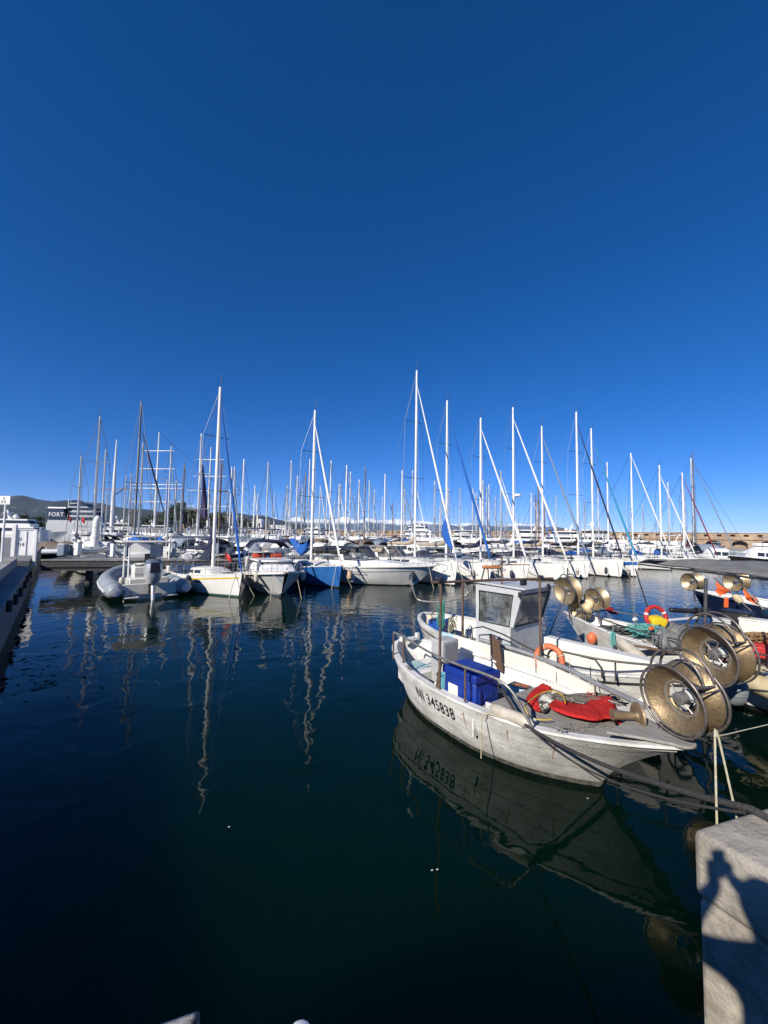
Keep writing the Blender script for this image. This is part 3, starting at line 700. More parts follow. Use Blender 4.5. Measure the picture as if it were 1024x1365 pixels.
# ================================================================== FOREGROUND FISHING BOATS
from mathutils import noise as mnoise
def frame(O, d):
    d = Vector((d[0], d[1], 0)).normalized(); l = Vector((-d.y, d.x, 0)); O = Vector((O[0], O[1], 0))
    def loc(p): q = Vector((p.x-O.x, p.y-O.y, 0)); return Vector((q.dot(d), q.dot(l), p.z))
    return O, d, l, loc, math.atan2(d.y, d.x)
def cloth(name, label, cat, outline, zf, m, thick=.012, amp=.03, sub=3, group=None, lift=.015, fq=5.0):
    """a crumpled cloth lying inside the outline (world xy points) at height zf(p)"""
    bm = bmesh.new(); pts = spline([Vector((p[0], p[1], 0)) for p in outline], 4, True)
    vs = [bm.verts.new(p) for p in pts]; es = [bm.edges.new((vs[i], vs[(i+1) % len(vs)])) for i in range(len(vs))]
    bmesh.ops.triangle_fill(bm, edges=es, use_beauty=True)
    bmesh.ops.subdivide_edges(bm, edges=bm.edges[:], cuts=sub, use_grid_fill=True)
    bmesh.ops.triangulate(bm, faces=bm.faces[:])
    c = sum((v.co for v in bm.verts), Vector())/len(bm.verts)
    for v in bm.verts:
        p = v.co; n = mnoise.noise(Vector((p.x*fq, p.y*fq, 3)))+.55*(1-2*abs(mnoise.noise(Vector((p.x*fq*2.1, p.y*fq*2.6, 9)))))+.3*mnoise.noise(Vector((p.x*fq*6, p.y*fq*5, 1)))-.3
        edge = any(not e.is_manifold for e in v.link_edges)
        v.co.z = zf(p)+lift+max(0, (n*.6+.45))*amp*(.25 if edge else 1)
    bmesh.ops.recalc_face_normals(bm, faces=bm.faces)
    for v in bm.verts: v.co -= Vector((c.x, c.y, 0))
    me = bpy.data.meshes.new(name); bm.to_mesh(me); bm.free(); me.materials.append(m)
    me.polygons.foreach_set('use_smooth', [True]*len(me.polygons))
    o = bpy.data.objects.new(name, me); COL.objects.link(o); o.location = (c.x, c.y, 0)
    md = o.modifiers.new('s', 'SOLIDIFY'); md.thickness = thick; md.offset = -1
    if label: tag(o, label, cat, group)
    return o
def net_hauler(parent, c, ax, R, g, posts=(), hoops=True, m=BRONZE, ring=HOOP, rin=.46, hub_m=None, label=None):
    """two bell-mouthed dishes back to back, guard rings and posts; c is the drum centre, ax points out of the front dish"""
    ax = Vector(ax).normalized(); c = Vector(c); r = R*rin
    f = MB(); f.tube([c-ax*(g+.02), c+ax*(g*.55)], .028, 10)
    for p0, p1 in posts: f.tube(spline([p0, Vector(p0).lerp(Vector(p1), .55), p1], 5), .028, 10)
    par = f.build('net_hauler', ring, parent)
    if label: par['label'] = label
    for s in (1, -1):
        b = MB(); pr = []
        for k in range(9):
            u = k/8; pr.append((r+(R-r)*(u**.85), .012+(g-.012)*(u**1.35)))
        pr.append((R+.012, g+.004)); 
        back = [(rr+.012, hh-.012) for rr, hh in reversed(pr[:-1])]
        b.lathe(pr+back, c, ax*s, 48, close=True); b.build('dish', m, par)
        t = MB(); t.tube(circle(c+ax*s*(g+.004), R+.008, ax, 48), .011, 8, True)
        t.build('rim', ring, par)
    if hoops:
        t = MB()
        for k in range(5): t.tube(circle(c+ax*(-.02+.01*k), r+.03+.014*(k % 2), ax, 40), .011, 6, True)
        t.build('rope_turns', ROPEG, par)
        t = MB(); t.tube(spline([c-ax*.05, c-ax*(g+.12)+Vector((-.05, 0, -.06)), c-ax*(g+.16)+Vector((-.16, 0, -.30)), c-ax*(g+.05)+Vector((-.30, 0, -.50))], 6), .014, 6); t.build('hydraulic_hose', RUBBER, par)
        t = MB(); t.lathe([(.02, -.10), (.08, -.09), (.085, .03), (.05, .05), (.03, .07)], c-ax*.10, ax, 14); t.build('motor', CABGREY, par)
        for k in range(10):
            t = MB(); pq = circle(c+ax*(g*.18), R*.58, ax, 10)[k]; t.lathe([(.0, .012), (.011, .01), (.012, 0)], pq, ax, 8); t.build('bolt', STEEL, par)
    h = MB(); h.lathe([(.05, -.06), (.075, -.05), (.075, .05), (.05, .06)], c+ax*.02, ax, 16)
    for k in range(6):
        a = rad(60*k+12); ref = circle(c, r+.01, ax, 360)
        h.tube([c+ax*.03, ref[int(60*k+12) % 360]+ax*.02], .009, 6)
    h.build('hub', STEEL if hub_m is None else hub_m, par)
    if hoops:
        for s, dd in ((1, g+.035), (-1, g+.03)):
            t = MB(); t.tube(circle(c+ax*s*dd, R*1.09, ax, 56), .016, 10, True)
            t.build('guard_ring', ring, par)
        upv = Vector((0, 0, 1))
        for dd in (g*.35, -g*.75):
            cc = c+ax*dd+upv*R*.60-ax.cross(upv)*(-R*.10)
            t = MB(); t.tube([c+ax*(g+.03)+circle(Vector(), R*1.09, ax, 72)[10 if dd > 0 else 8]]+circle(cc, R*.90, ax, 30, 0, 178)+[c-ax*(g+.02)*(-.2 if dd > 0 else 1)+circle(Vector(), R*1.09, ax, 72)[40]], .016, 10)
            t.build('guard_hoop', ring, par)
        for k in (6, 20, 33, 48, 61):
            t = MB(); t.tube([c+ax*(g+.035)+circle(Vector(), R*1.09, ax, 72)[k], c-ax*(g+.03)+circle(Vector(), R*1.09, ax, 72)[k]], .010, 8)
            t.build('guard_strut', ring, par)
    else:
        t = MB()
        for k in (4, 28, 52):
            t.tube([c+ax*(g*.6), c+ax*(g+.01)+circle(Vector(), R, ax, 72)[k]], .008, 8)
        t.build('guard_strut', DARKTUBE, par)
    return par

# ---------------------------------------------------------------- boat one: the near white boat
O1, d1, l1, loc1, rz1 = frame((1.88, 7.27), (.571, -.821))
def w1(x, y): return O1+d1*x+l1*y
B1 = thing('fishing_boat', 'weathered white open fishing boat lettered NI 345838 nearest the viewer', 'fishing boat', O1, rz1, 'small fishing boats moored at the stone jetty')
h1 = Hull(5.5, [(0, .02), (.03, .36), (.08, .60), (.18, .86), (.33, 1.05), (.5, 1.10), (.65, 1.02), (.78, .80), (.88, .52), (.95, .27), (1, .05)],
          [(0, 1.0), (.2, .87), (.45, .80), (.7, .80), (.88, .87), (1, .95)], [(0, -.25), (.1, -.4), (.5, -.45), (.85, -.42), (1, -.3)],
          [(0, .75), (.12, .5), (.3, .36), (.5, .34), (.7, .5), (.85, .85), (1, 1.3)], rb=1.0, rs=.28, ep=1.5, kb=5, n=64, m=16)
# hull local x runs -2.75..2.75: put its deck ends at -2.45 / 3.05
class Sh(Hull): pass
def shift(h, dx):
    op = h.pt
    def pt(t, v, side=1, out=0):
        p = op(t, v, side, out); p.x += dx; return p
    h.pt = pt
shift(h1, .30)
def hull1_mat():
    m = OLDWHITE.copy(); m.name = 'boat_hull_grimy_white'; N = m.node_tree.nodes; Lk = m.node_tree.links
    b = N["Principled BSDF"]; src = b.inputs['Base Color'].links[0].from_socket
    tc = [n for n in N if n.type == 'TEX_COORD'][0]; sx = N.new('ShaderNodeSeparateXYZ'); Lk.new(tc.outputs['Object'], sx.inputs[0])
    no = N.new('ShaderNodeTexNoise'); no.inputs['Scale'].default_value = 3.0; no.inputs['Detail'].default_value = 8; no.inputs['Roughness'].default_value = .7; Lk.new(tc.outputs['Object'], no.inputs[0])
    a = N.new('ShaderNodeMapRange'); a.inputs['From Min'].default_value = -.6; a.inputs['From Max'].default_value = 2.6; a.inputs['To Max'].default_value = .55; Lk.new(sx.outputs[0], a.inputs['Value'])
    z = N.new('ShaderNodeMapRange'); z.inputs['From Min'].default_value = .35; z.inputs['From Max'].default_value = -.02; z.inputs['To Max'].default_value = .45; Lk.new(sx.outputs[2], z.inputs['Value'])
    s = N.new('ShaderNodeMath'); s.operation = 'ADD'; Lk.new(a.outputs[0], s.inputs[0]); Lk.new(z.outputs[0], s.inputs[1])
    s2 = N.new('ShaderNodeMath'); s2.operation = 'ADD'; Lk.new(s.outputs[0], s2.inputs[0]); Lk.new(no.outputs['Fac'], s2.inputs[1])
    r = N.new('ShaderNodeMapRange'); r.inputs['From Min'].default_value = .68; r.inputs['From Max'].default_value = 1.3; r.inputs['To Max'].default_value = .72; Lk.new(s2.outputs[0], r.inputs['Value'])
    mx = N.new('ShaderNodeMix'); mx.data_type = 'RGBA'; Lk.new(r.outputs[0], mx.inputs[0]); Lk.new(src, mx.inputs[6]); mx.inputs[7].default_value = (.24, .225, .20, 1)
    n6 = N.new('ShaderNodeTexNoise'); n6.inputs['Scale'].default_value = 38; n6.inputs['Detail'].default_value = 5; n6.inputs['Roughness'].default_value = .7; Lk.new(tc.outputs['Object'], n6.inputs[0])
    r6 = N.new('ShaderNodeMapRange'); r6.inputs['From Min'].default_value = .42; r6.inputs['From Max'].default_value = .6; r6.inputs['To Min'].default_value = .82; r6.inputs['To Max'].default_value = 1.04; Lk.new(n6.outputs['Fac'], r6.inputs['Value'])
    m6 = N.new('ShaderNodeMix'); m6.data_type = 'RGBA'; m6.blend_type = 'MULTIPLY'; Lk.new(s2.outputs[0], m6.inputs[0]); Lk.new(mx.outputs[2], m6.inputs[6]); Lk.new(r6.outputs[0], m6.inputs[7])
    Lk.new(m6.outputs[2], b.inputs['Base Color']); return m
HULL1 = hull1_mat()
h1.shell('hull', HULL1, B1)
b = MB()
for x_, ln in ((-1.9, .22), (-1.25, .16), (.48, .3), (1.25, .2), (1.9, .34)):
    for s_ in (-1,):
        t_ = (x_+2.45)/5.5; zt_ = h1.sh(t_)-.14
        rows = [[h1.pt(t_+dx/5.5, h1.v_at(t_, zt_-ln*q/5), s_, .0035) for dx in (-.016*(1-q/5.5), 0, .016*(1-q/5.5))] for q in range(6)]
        b.grid(rows)
b.build('rust_run', mat('rust_stain', (.30, .17, .09), (.38, .27, .18), 30, .9), B1).__setitem__('kind', 'stuff')
h1.inner('bulwark_lining', OLDWHITE, B1, .36, .03, .97, .05)
h1.rail('gunwale', OLDWHITE, B1, .11, .035, 0, 1, over=.025)
SEAM = mat('plank_seam', (.24, .225, .2), (.36, .34, .31), 14, .9)
for za_ in (-.27, -.42, -.56): h1.band('plank_seam', SEAM, B1, za_-.006, za_, .05, .93, .0025, 40, rel=True)
h1.band('rub_strip', HULL1, B1, -.13, -.085, .02, .97, .016, rel=True)
h1.band('waterline_growth', mat('waterline_weed', (.05, .05, .04), (.15, .145, .13), 9, .9, bump=.5), B1, -.12, .085, .0, 1.0, .005, 50)
h1.deck('cockpit_floor', DECKG, B1, t0=.05, t1=.60, inset=.05, camber=0, flat=.36)
h1.deck('foredeck', PLANKG, B1, dz=-.055, t0=.56, t1=.985, inset=.06, camber=.03)
def sh1(x): return h1.sh((x+2.45)/5.5)
b = MB(); x0 = -2.45+5.5*.56; yy = h1.hb(.56)-.06; b.box((x0+.02, 0, (.36+sh1(x0)-.06)/2+.0), (.03, 2*yy, sh1(x0)-.06-.36)); b.build('foredeck_bulkhead', OLDWHITE, B1)
# rounded bow plate
b = MB(); zb = .985; pl = []
for k in range(17):
    a = rad(-90+180*k/16); pl.append((2.98+math.cos(a)*.16, math.sin(a)*.17, zb))
pl = [(2.35, -.46, .945), (2.7, -.28, .97)]+pl+[(2.7, .28, .97), (2.35, .46, .945)]
b.prism(pl, (0, 0, .035)); b.build('bow_plate', PLANKG, B1, bevel=.012)
# foredeck coaming planks
for s in (-1, 1):
    b = MB()
    for k in range(3 if s < 0 else 6):
        xa = .72+k*.26; ya = s*min(.80, h1.hb((xa+2.45)/5.5)-.24); xb = xa+.262; yb = s*min(.80, h1.hb((xb+2.45)/5.5)-.24)
        b.prism([(xa, ya-.025, sh1(xa)-.03), (xb, yb-.025, sh1(xb)-.03), (xb, yb+.025, sh1(xb)-.03), (xa, ya+.025, sh1(xa)-.03)], (0, 0, .085))
    b.build('coaming', OLDWHITE, B1, bevel=.006)
# port washboards
for xa, xb in ((-1.55, -.68), (-.65, .35), (.38, 1.55)):
    rows = []; b = MB()
    for k in range(7):
        x = xa+(xb-xa)*k/6; t = (x+2.45)/5.5; y = h1.hb(t)-.03; z = sh1(x)+.03; rows.append([(x, y, z), (x, y-.015, z+.27-.08*max(0, x-.4)), (x, y-.05, z+.27-.08*max(0, x-.4)), (x, y-.04, z)])
    b.grid(rows, closed_u=True); b.build('washboard', WHITE2, B1)
b = MB(); path = [(-1.0, h1.hb(.27)+.02, 1.17), (0, 1.13, 1.14), (1.0, .98, 1.12), (1.75, .72, 1.10), (2.45, .42, 1.12)]
b.tube(spline(path, 6), .042, 10)
b.build('rail_tube', mat('grey_pipe', (.34, .35, .36), (.24, .245, .25), 5, .5, metal=.3), B1)
each('rail_stanchion', [[(x, y, sh1(x)), (x, y, 1.14)] for x, y in ((-.95, 1.05), (-.1, 1.10), (.8, 1.0), (1.6, .76), (2.3, .47))], .014, RUST, B1)
# stern seat and block
b = MB(); b.prism([(-1.95, -.5, .36), (-1.25, -.75, .36), (-1.25, .75, .36), (-1.95, .5, .36)], (0, 0, .30)); b.build('stern_seat', OLDWHITE, B1, bevel=.02)
b = MB(); b.box((-1.62, -.22, .675), (.42, .34, .025)); b.build('seat_hatch', LTBLUE, B1, bevel=.01)
b = MB(); b.box((-2.22, 0.02, 1.05), (.12, .5, .07)); b.box((-2.2, -.2, 1.10), (.1, .1, .12)); b.box((-2.2, .24, 1.10), (.09, .09, .14)); b.build('stern_block', OLDWHITE, B1, bevel=.015)
# engine cabinet
b = MB(); b.box((-1.06, .02, .84), (.34, .46, .96)); cb = b.build('engine_cabinet', mat('grey_fibreglass', (.42, .43, .43), (.33, .335, .335), 4, .55), B1, bevel=.03)
b = MB(); b.box((-.88, .02, .86), (.02, .36, .80)); b.build('cabinet_door', mat('mid_grey_panel', (.24, .245, .25), (.2, .2, .205), 5, .55), cb, bevel=.006)
b = MB(); b.box((-.6, -.1, .60), (.40, .8, .05)); b.box((-.6, -.48, .48), (.38, .03, .22)); b.build('thwart', OLDWHITE, B1, bevel=.01)
# starboard handrail and goalpost
b = MB(); rail = [(-1.75, -.78, 1.40), (-1.32, -.84, 1.40), (-.3, -1.06, 1.39), (.42, -1.10, 1.385), (.95, -1.06, 1.38), (1.22, -1.03, 1.34), (1.40, -.99, 1.20), (1.62, -.93, .84)]
b.tube(spline(rail, 6), .021, 10); b.build('handrail', STEEL, B1)
each('handrail_stanchion', [[(x, y, .86), (x, y, 1.39)] for x, y in ((-1.75, -.78), (-1.32, -.85), (.55, -1.09))], .018, RUST, B1)
AF = MB(); AF.tube([(-.08, -1.04, .82), (-.06, -1.04, 2.68)], .024, 10); AF.tube([(.42, 1.08, .82), (.42, 1.08, 2.66)], .022, 10); AF.tube([(-.12, -1.2, 2.62), (.17, 0, 2.63), (.48, 1.42, 2.62)], .024, 10)
AF.tube([(-.16, -1.02, .84), (-.07, -1.02, 1.3)], .026, 8)
af = AF.build('awning_frame', RUST, B1)
for q_, s_ in (((-.07, -1.05, 2.66), (.09, .09, .1)), ((.43, 1.10, 2.65), (.08, .08, .08)), ((.33, .70, 2.57), (.06, .14, .12))):
    b = MB(); b.box(q_, s_); b.build('clamp', BLACK, af, bevel=.01)
b = MB(); b.tube(circle((.46, 1.30, 2.45), .055, (1, .2, 0), 18), .022, 8, True); b.build('cable_coil', DARKTUBE, af)
# registration on the starboard quarter
def on_hull(h, xs, z0, side=-1, off=.006, dxx=0):
    def f(x, y):
        t = (xs+x-dxx+h.L/2)/h.L; zz = z0(xs+x)+y; v = h.v_at(t, zz); p = h.pt(t, v, side, off); return p
    return f
_f1 = on_hull(h1, -.80, lambda x: h1.sh((x+2.45)/5.5)-.37, -1, .008, .30)
lettering('registration', 'NI 345838', .29, lambda x, y: _f1(x*.78, y), BLACK, B1, .012)
# bow fittings: capstan, hauler
b = MB(); cA = Vector((2.46, .16, 1.06)); aA = Vector((-.62, -.78, .02)).normalized()
b.lathe([(.0, .33), (.07, .33), (.062, .26), (.05, .14), (.048, .05), (.07, .015), (.165, .01), (.178, -.008), (.165, -.022), (0, -.025)], cA, aA, 28)
cp = b.build('line_capstan', mat('dull_brown_metal', (.30, .22, .13), (.2, .145, .09), 8, .5, metal=.5, bump=.15), B1)
b = MB(); b.tube([(2.49, .2, .86), (2.49, .2, 1.05)], .045, 10); b.build('capstan_stand', STEEL, cp)
hc = loc1(D(903, 932, 4.86)); hax = Vector((-.34, -.90, -.10))
net_hauler(B1, (hc.x+.02, hc.y+.10, hc.z), hax, .375, .145, posts=[((2.72, .16, .98), (2.78, .27, 1.28)), ((2.97, .14, .98), (2.99, .29, 1.28)), ((2.78, .27, 1.28), (hc.x+.04, hc.y+.28, hc.z))])

for x_, sd in ((1.9, -1), (1.9, 1), (-1.0, -1)):
    y_ = sd*(h1.hb((x_+2.45)/5.5)-.03); z_ = sh1(x_)+.035
    b = MB(); b.tube([(x_-.09, y_, z_+.05), (x_+.09, y_, z_+.05)], .014, 6); b.tube([(x_-.03, y_, z_), (x_-.03, y_, z_+.05)], .014, 6); b.tube([(x_+.03, y_, z_), (x_+.03, y_, z_+.05)], .014, 6); b.build('cleat', STEEL, B1)
b = MB(); b.box((.02, .45, .375), (.9, .5, .012)); b.build('floor_hatch', mat('worn_hatch_board', (.38, .36, .33), (.2, .19, .17), 5, .8), B1)
# things lying in boat one
def zdeck1(p): q = loc1(Vector((p.x, p.y, 0))); return sh1(q.x)-.03
z2 = lambda x, y: (640+x/3.413, 820+y/3.413)
bx = thing('storage_bin', 'blue lidded plastic storage bin with white paper label in the near white boat', 'bin', w1(.24, -.62)+Vector((0, 0, .37)), rz1)
b = MB(); b.box((0, 0, .36), (.70, .56, .72)); b.build('body', BLUEP, bx, bevel=.035)
b = MB(); b.box((0, 0, .78), (.75, .61, .13)); b.box((0, 0, .86), (.62, .46, .04)); b.build('lid', BLUEP, bx, bevel=.03)
b = MB(); b.box((-.14, -.2825, .44), (.22, .004, .28)); b.build('paper_label', WHITE2, bx)
b = MB(); b.box((.355, .02, .50), (.02, .20, .10)); b.build('handle', BLUEP, bx, bevel=.008)
b = MB(); b.box((.05, -.288, .33), (.05, .016, .58)); b.box((.368, -.2, .33), (.016, .05, .58)); b.build('corner_rib', BLUEP, bx, bevel=.006)
bk = MB(); bk.lathe([(.10, 0), (.13, .26), (.14, .27), (.125, .26), (.095, .02), (0, .02)], (0, 0, 0), (0, 0, 1), 20); o = bk.build('bucket', CYANP); o.location = w1(-.42, -.62)+Vector((0, 0, .63))
t = MB(); t.tube(circle((0, 0, .27), .13, (0, .8, .5), 16, 0, 180), .006, 6); t.build('handle', INOX, o); tag(o, 'turquoise bucket on the thwart of the near white boat beside the blue bin', 'bucket')
f0 = w1(.92, -.97)+Vector((0, 0, sh1(.92)+.09)); f1 = w1(1.62, -.90)+Vector((0, 0, sh1(1.6)+.08))
fender('boat_fender', 'long grimy cream fender lying along the side deck of the near white boat', f0, (f1-f0).length, .085, FENDW, rope=False, horiz=(f1-f0))
REDO = [(318, 412), (350, 392), (420, 402), (482, 410), (488, 360), (545, 374), (600, 392), (622, 440), (643, 498), (640, 522), (590, 490), (530, 497), (470, 487), (400, 465), (335, 436)]
cloth('tarpaulin', 'large red tarpaulin spread across the foredeck of the near white boat', 'tarpaulin', [W(*z2(*q), .84) for q in REDO], zdeck1, REDT, amp=.05, lift=.075, sub=5, fq=4)
REDA = [(208, 372), (240, 330), (280, 308), (325, 325), (300, 342), (268, 370), (278, 424), (245, 412)]
cloth('tarpaulin', 'small crumpled end of red tarpaulin beside the yellow hose on the near white boat', 'tarpaulin', [W(*z2(*q), .86) for q in REDA], zdeck1, REDT, amp=.07, lift=.04, sub=5, fq=5)
CAM = [(262, 368), (310, 345), (380, 352), (488, 372), (486, 408), (420, 402), (355, 392), (318, 410), (300, 432), (275, 425)]
cloth('camouflage_net', 'grey camouflage net bundle lying between two pieces of red tarpaulin', 'net', [W(*z2(*q), .86) for q in CAM], zdeck1, CAMO, amp=.11, lift=.04, sub=4)
CAM2 = [(612, 402), (660, 425), (702, 455), (705, 492), (660, 508), (640, 480), (622, 440)]
cloth('camouflage_net', 'end of a camouflage net spread between the red tarpaulin and the bronze capstan', 'net', [W(*z2(*q), .86) for q in CAM2], zdeck1, CAMO, amp=.05, lift=.004, sub=4)
b = MB(); hp = [W(*z2(*q), .93) for q in [(388, 398), (380, 372), (345, 348), (300, 348), (255, 368), (215, 402), (206, 424), (235, 440), (285, 450), (328, 448)]]
for p in hp[-3:]: p.z = .85
b.tube(spline(hp, 6), .0085, 8); tag(b.build('hose', ROPEY), 'yellow hose looped over the red cloth and camouflage net', 'hose')
b = MB()
rr = random.Random(4); cc = loc1(W(*z2(190, 308), .86))
pts = [(cc.x+rr.uniform(-.13, .13), cc.y+rr.uniform(-.07, .07), sh1(.8)+.0+rr.uniform(0, .05)) for _ in range(14)]
b.tube([w1(p[0], p[1])+Vector((0, 0, p[2])) for p in spline([Vector(p) for p in pts], 4)], .012, 6); tag(b.build('rope_bundle', REDROPE), 'small tangled reddish rope on the far side deck beside white washboards', 'rope')
# brown boards and blue panel by the cabinet
b = MB(); rm = Matrix.Rotation(rad(-12), 3, 'Y') @ Matrix.Rotation(rad(10), 3, 'X')
b.box((0, -.115, 0), (.03, .19, .66)); b.box((.03, .09, .01), (.03, .19, .66)); o = b.build('brown_boards', WOODP, bevel=.006); o.location = w1(-.50, .90)+Vector((0, 0, 1.02)); o.rotation_euler = (.06, -.16, rz1+1.25)
tag(o, 'pair of dark brown boards leaning against the washboard beside the grey engine cabinet', 'boards')
# mooring lines
def rope(name, label, pts, r, m, n=8, group=None):
    b = MB(); pts = [Vector(p) for p in pts]; o0 = pts[0].copy(); b.tube([p-o0 for p in pts], r, n); o = b.build(name, m); o.location = o0; tag(o, label, 'rope', group); return o
a = W(700, 966, .87); c = W(1003, 1079, 1.79)
rope('mooring_rope', 'thick dark mooring rope from the near white boat to the jetty top', [W(660, 905, 1.0), W(685, 945, .95)]+sag(a, c, .10, 24)+[W(1024, 1090, 1.79), W(1060, 1106, 1.79)], .021, ROPEB)
rope('mooring_rope', 'thin dark rope hanging just below the thick dark mooring rope', sag(W(703, 968, .89), c-Vector((.05, 0, .02)), .19, 24), .009, ROPEB)
b_ = w1(.93, -1.14); rope('hanging_cord', 'thin pale cord hanging over the gunwale of the near white boat', [w1(1.25, -1.02)+Vector((0, 0, .86)), w1(1.0, -1.14)+Vector((0, 0, .87)), w1(.95, -1.17)+Vector((0, 0, .8)), w1(.94, -1.17)+Vector((0, 0, .22))], .008, ROPEC)
# pale ladder rail at the jetty end
q0 = D(955, 1093, 2.62); q1 = D(953, 982, 2.66); q2 = D(988, 1090, 2.66)
b = MB(); q0.z = 1.2; b.tube(spline([q0-q1, Vector((0, 0, -.03)), Vector((.012, 0, 0)), Vector((.03, 0, -.03)), (q2-q1)+Vector((.03, 0, -.3))], 5), .0065, 8); o = b.build('ladder_rail', ROPEC); o.location = q1
tag(o, 'cream painted narrow upside-down V rail rising behind the jetty corner', 'ladder rail')
rope('mooring_line', 'thin pale line running right from the cream rail at the jetty', [q1+Vector((.01, 0, 0)), q1+Vector((.6, .25, -.03)), q1+Vector((1.6, .6, -.1)), up(QA+e1*3.1+Vector((0, -.1, 0)), 1.76)], .003, ROPEC, 6)

# ---------------------------------------------------------------- boat two: wheelhouse boat
O2, d2, l2, loc2, rz2 = frame((3.42, 9.38), (.621, -.784))
def w2(x, y): return O2+d2*x+l2*y
B2 = thing('fishing_boat', 'white fishing boat lettered NI 6245 with a grey wheelhouse amidships', 'fishing boat', O2, rz2, 'small fishing boats moored at the stone jetty')
h2 = Hull(7.0, [(0, .03), (.03, .40), (.1, .80), (.25, 1.13), (.45, 1.24), (.62, 1.18), (.78, .92), (.9, .50), (1, .05)],
          [(0, 1.05), (.25, .92), (.5, .86), (.75, .92), (1, 1.12)], [(0, -.3), (.15, -.5), (.85, -.5), (1, -.3)], [(0, .75), (.15, .5), (.4, .36), (.7, .5), (1, 1.1)], rb=.8, rs=.3, ep=.8, kb=5, n=60, m=14)
h2.shell('hull', OLDWHITE, B2); h2.inner('bulwark_lining', OLDWHITE, B2, .45, .03, .97, .05)
h2.rail('gunwale', OLDWHITE, B2, .10, .04, 0, 1, over=.025)
h2.band('boot_stripe', mat('dark_grey_antifouling', (.05, .055, .06), (.09, .09, .095), 6, .7), B2, -.15, .10, 0, 1, .006, 44)
h2.band('rub_strip', DARKTUBE, B2, -.16, -.11, .03, .97, .02, rel=True)
h2.deck('deck', DECKG, B2, t0=.04, t1=.97, inset=.05, camber=0, flat=.48)
lettering('registration', 'NI 6245', .27, on_hull(h2, -2.95, lambda x: h2.sh((x+3.5)/7)-.40, -1, .008, 0), mat('grey_letter_paint', (.20, .20, .21), None), B2)
# wheelhouse: body with window openings, forward-raked windscreen
WH = MB(); xa, xb = -.95, -.02; hw = .64; z0, zs, zt = .48, 1.36, 2.24
fx = lambda z: xb+(z-z0)*.04+(max(0, z-zs))*.26
def quad(mb, a, b_, c, d_): mb.poly([a, b_, c, d_])
for s in (-1, 1):   # side walls with an opening
    y = s*hw; wx0, wx1, wz0, wz1 = xa+.07, xb-.02, zs+.02, zt-.14
    quad(WH, (xa, y, z0), (fx(z0), y, z0), (fx(zs), y, wz0), (xa, y, wz0)); quad(WH, (xa, y, wz1), (fx(wz1), y, wz1), (fx(zt), y, zt), (xa, y, zt))
    quad(WH, (xa, y, wz0), (wx0, y, wz0), (wx0, y, wz1), (xa, y, wz1)); quad(WH, (wx1, y, wz0), (fx(wz0), y, wz0), (fx(wz1), y, wz1), (wx1+.10, y, wz1))
# front wall
quad(WH, (fx(z0), -hw, z0), (fx(z0), hw, z0), (fx(zs), hw, zs+.02), (fx(zs), -hw, zs+.02))
za, zb_ = zs+.02, zt-.12
quad(WH, (fx(zb_), -hw, zb_), (fx(zb_), hw, zb_), (fx(zt), hw, zt), (fx(zt), -hw, zt))
quad(WH, (fx(za), -hw, za), (fx(za), -hw+.06, za), (fx(zb_), -hw+.06, zb_), (fx(zb_), -hw, zb_)); quad(WH, (fx(za), hw-.06, za), (fx(za), hw, za), (fx(zb_), hw, zb_), (fx(zb_), hw-.06, zb_))
# aft wall with a door gap
for y0_, y1_ in ((-hw, -.28), (.28, hw)): quad(WH, (xa, y0_, z0), (xa, y1_, z0), (xa, y1_, zt), (xa, y0_, zt))
wh = WH.build('wheelhouse', CABGREY, B2, smooth=False, solid=.035)
b = MB(); b.prism([(xa-.12, -hw-.05, zt+.04), (fx(zt)+.10, -hw-.06, zt-.0), (fx(zt)+.10, hw+.06, zt-.0), (xa-.12, hw+.05, zt+.04)], (0, 0, .05)); b.build('roof', CABGREY, wh, bevel=.02)
for s in (-1, 1):
    b = MB(); y = s*(hw-.012); b.prism([(xa+.07, y, zs+.02), (xb-.02, y, zs+.02), (xb+.08, y, zt-.14), (xa+.07, y, zt-.14)], (0, -s*.006, 0)); wn_ = b.build('side_window', GLASS, wh, smooth=False)
    b = MB(); y = s*(hw+.008); fr_ = [(xa+.07, y, zs+.02), (xb-.02, y, zs+.02), (xb+.08, y, zt-.14), (xa+.07, y, zt-.14)]; b.tube(fr_, .016, 6, True); b.build('window_seal', RUBBER, wn_)
b = MB(); za += .0; ww = [(fx(za)-.0, -hw+.07, za), (fx(za), hw-.07, za), (fx(zb_), hw-.07, zb_), (fx(zb_), -hw+.07, zb_)]; b.prism(ww, (-.006, 0, 0)); wn_ = b.build('windscreen', HAZED, wh, smooth=False)
b = MB(); b.tube([Vector(p)+Vector((.01, 0, 0)) for p in ww], .018, 6, True); b.build('window_seal', RUBBER, wn_)
b = MB(); b.box((xb-.25, 0, 1.30), (.36, 1.1, .05)); b.box((xb-.2, -.2, 1.42), (.2, .3, .2)); b.build('dashboard', WHITE2, wh)
b = MB(); b.box((fx(zt)+.0, -hw-.075, zt-.10), (.07, .05, .12)); b.build('lamp', BLACK, wh, bevel=.01)
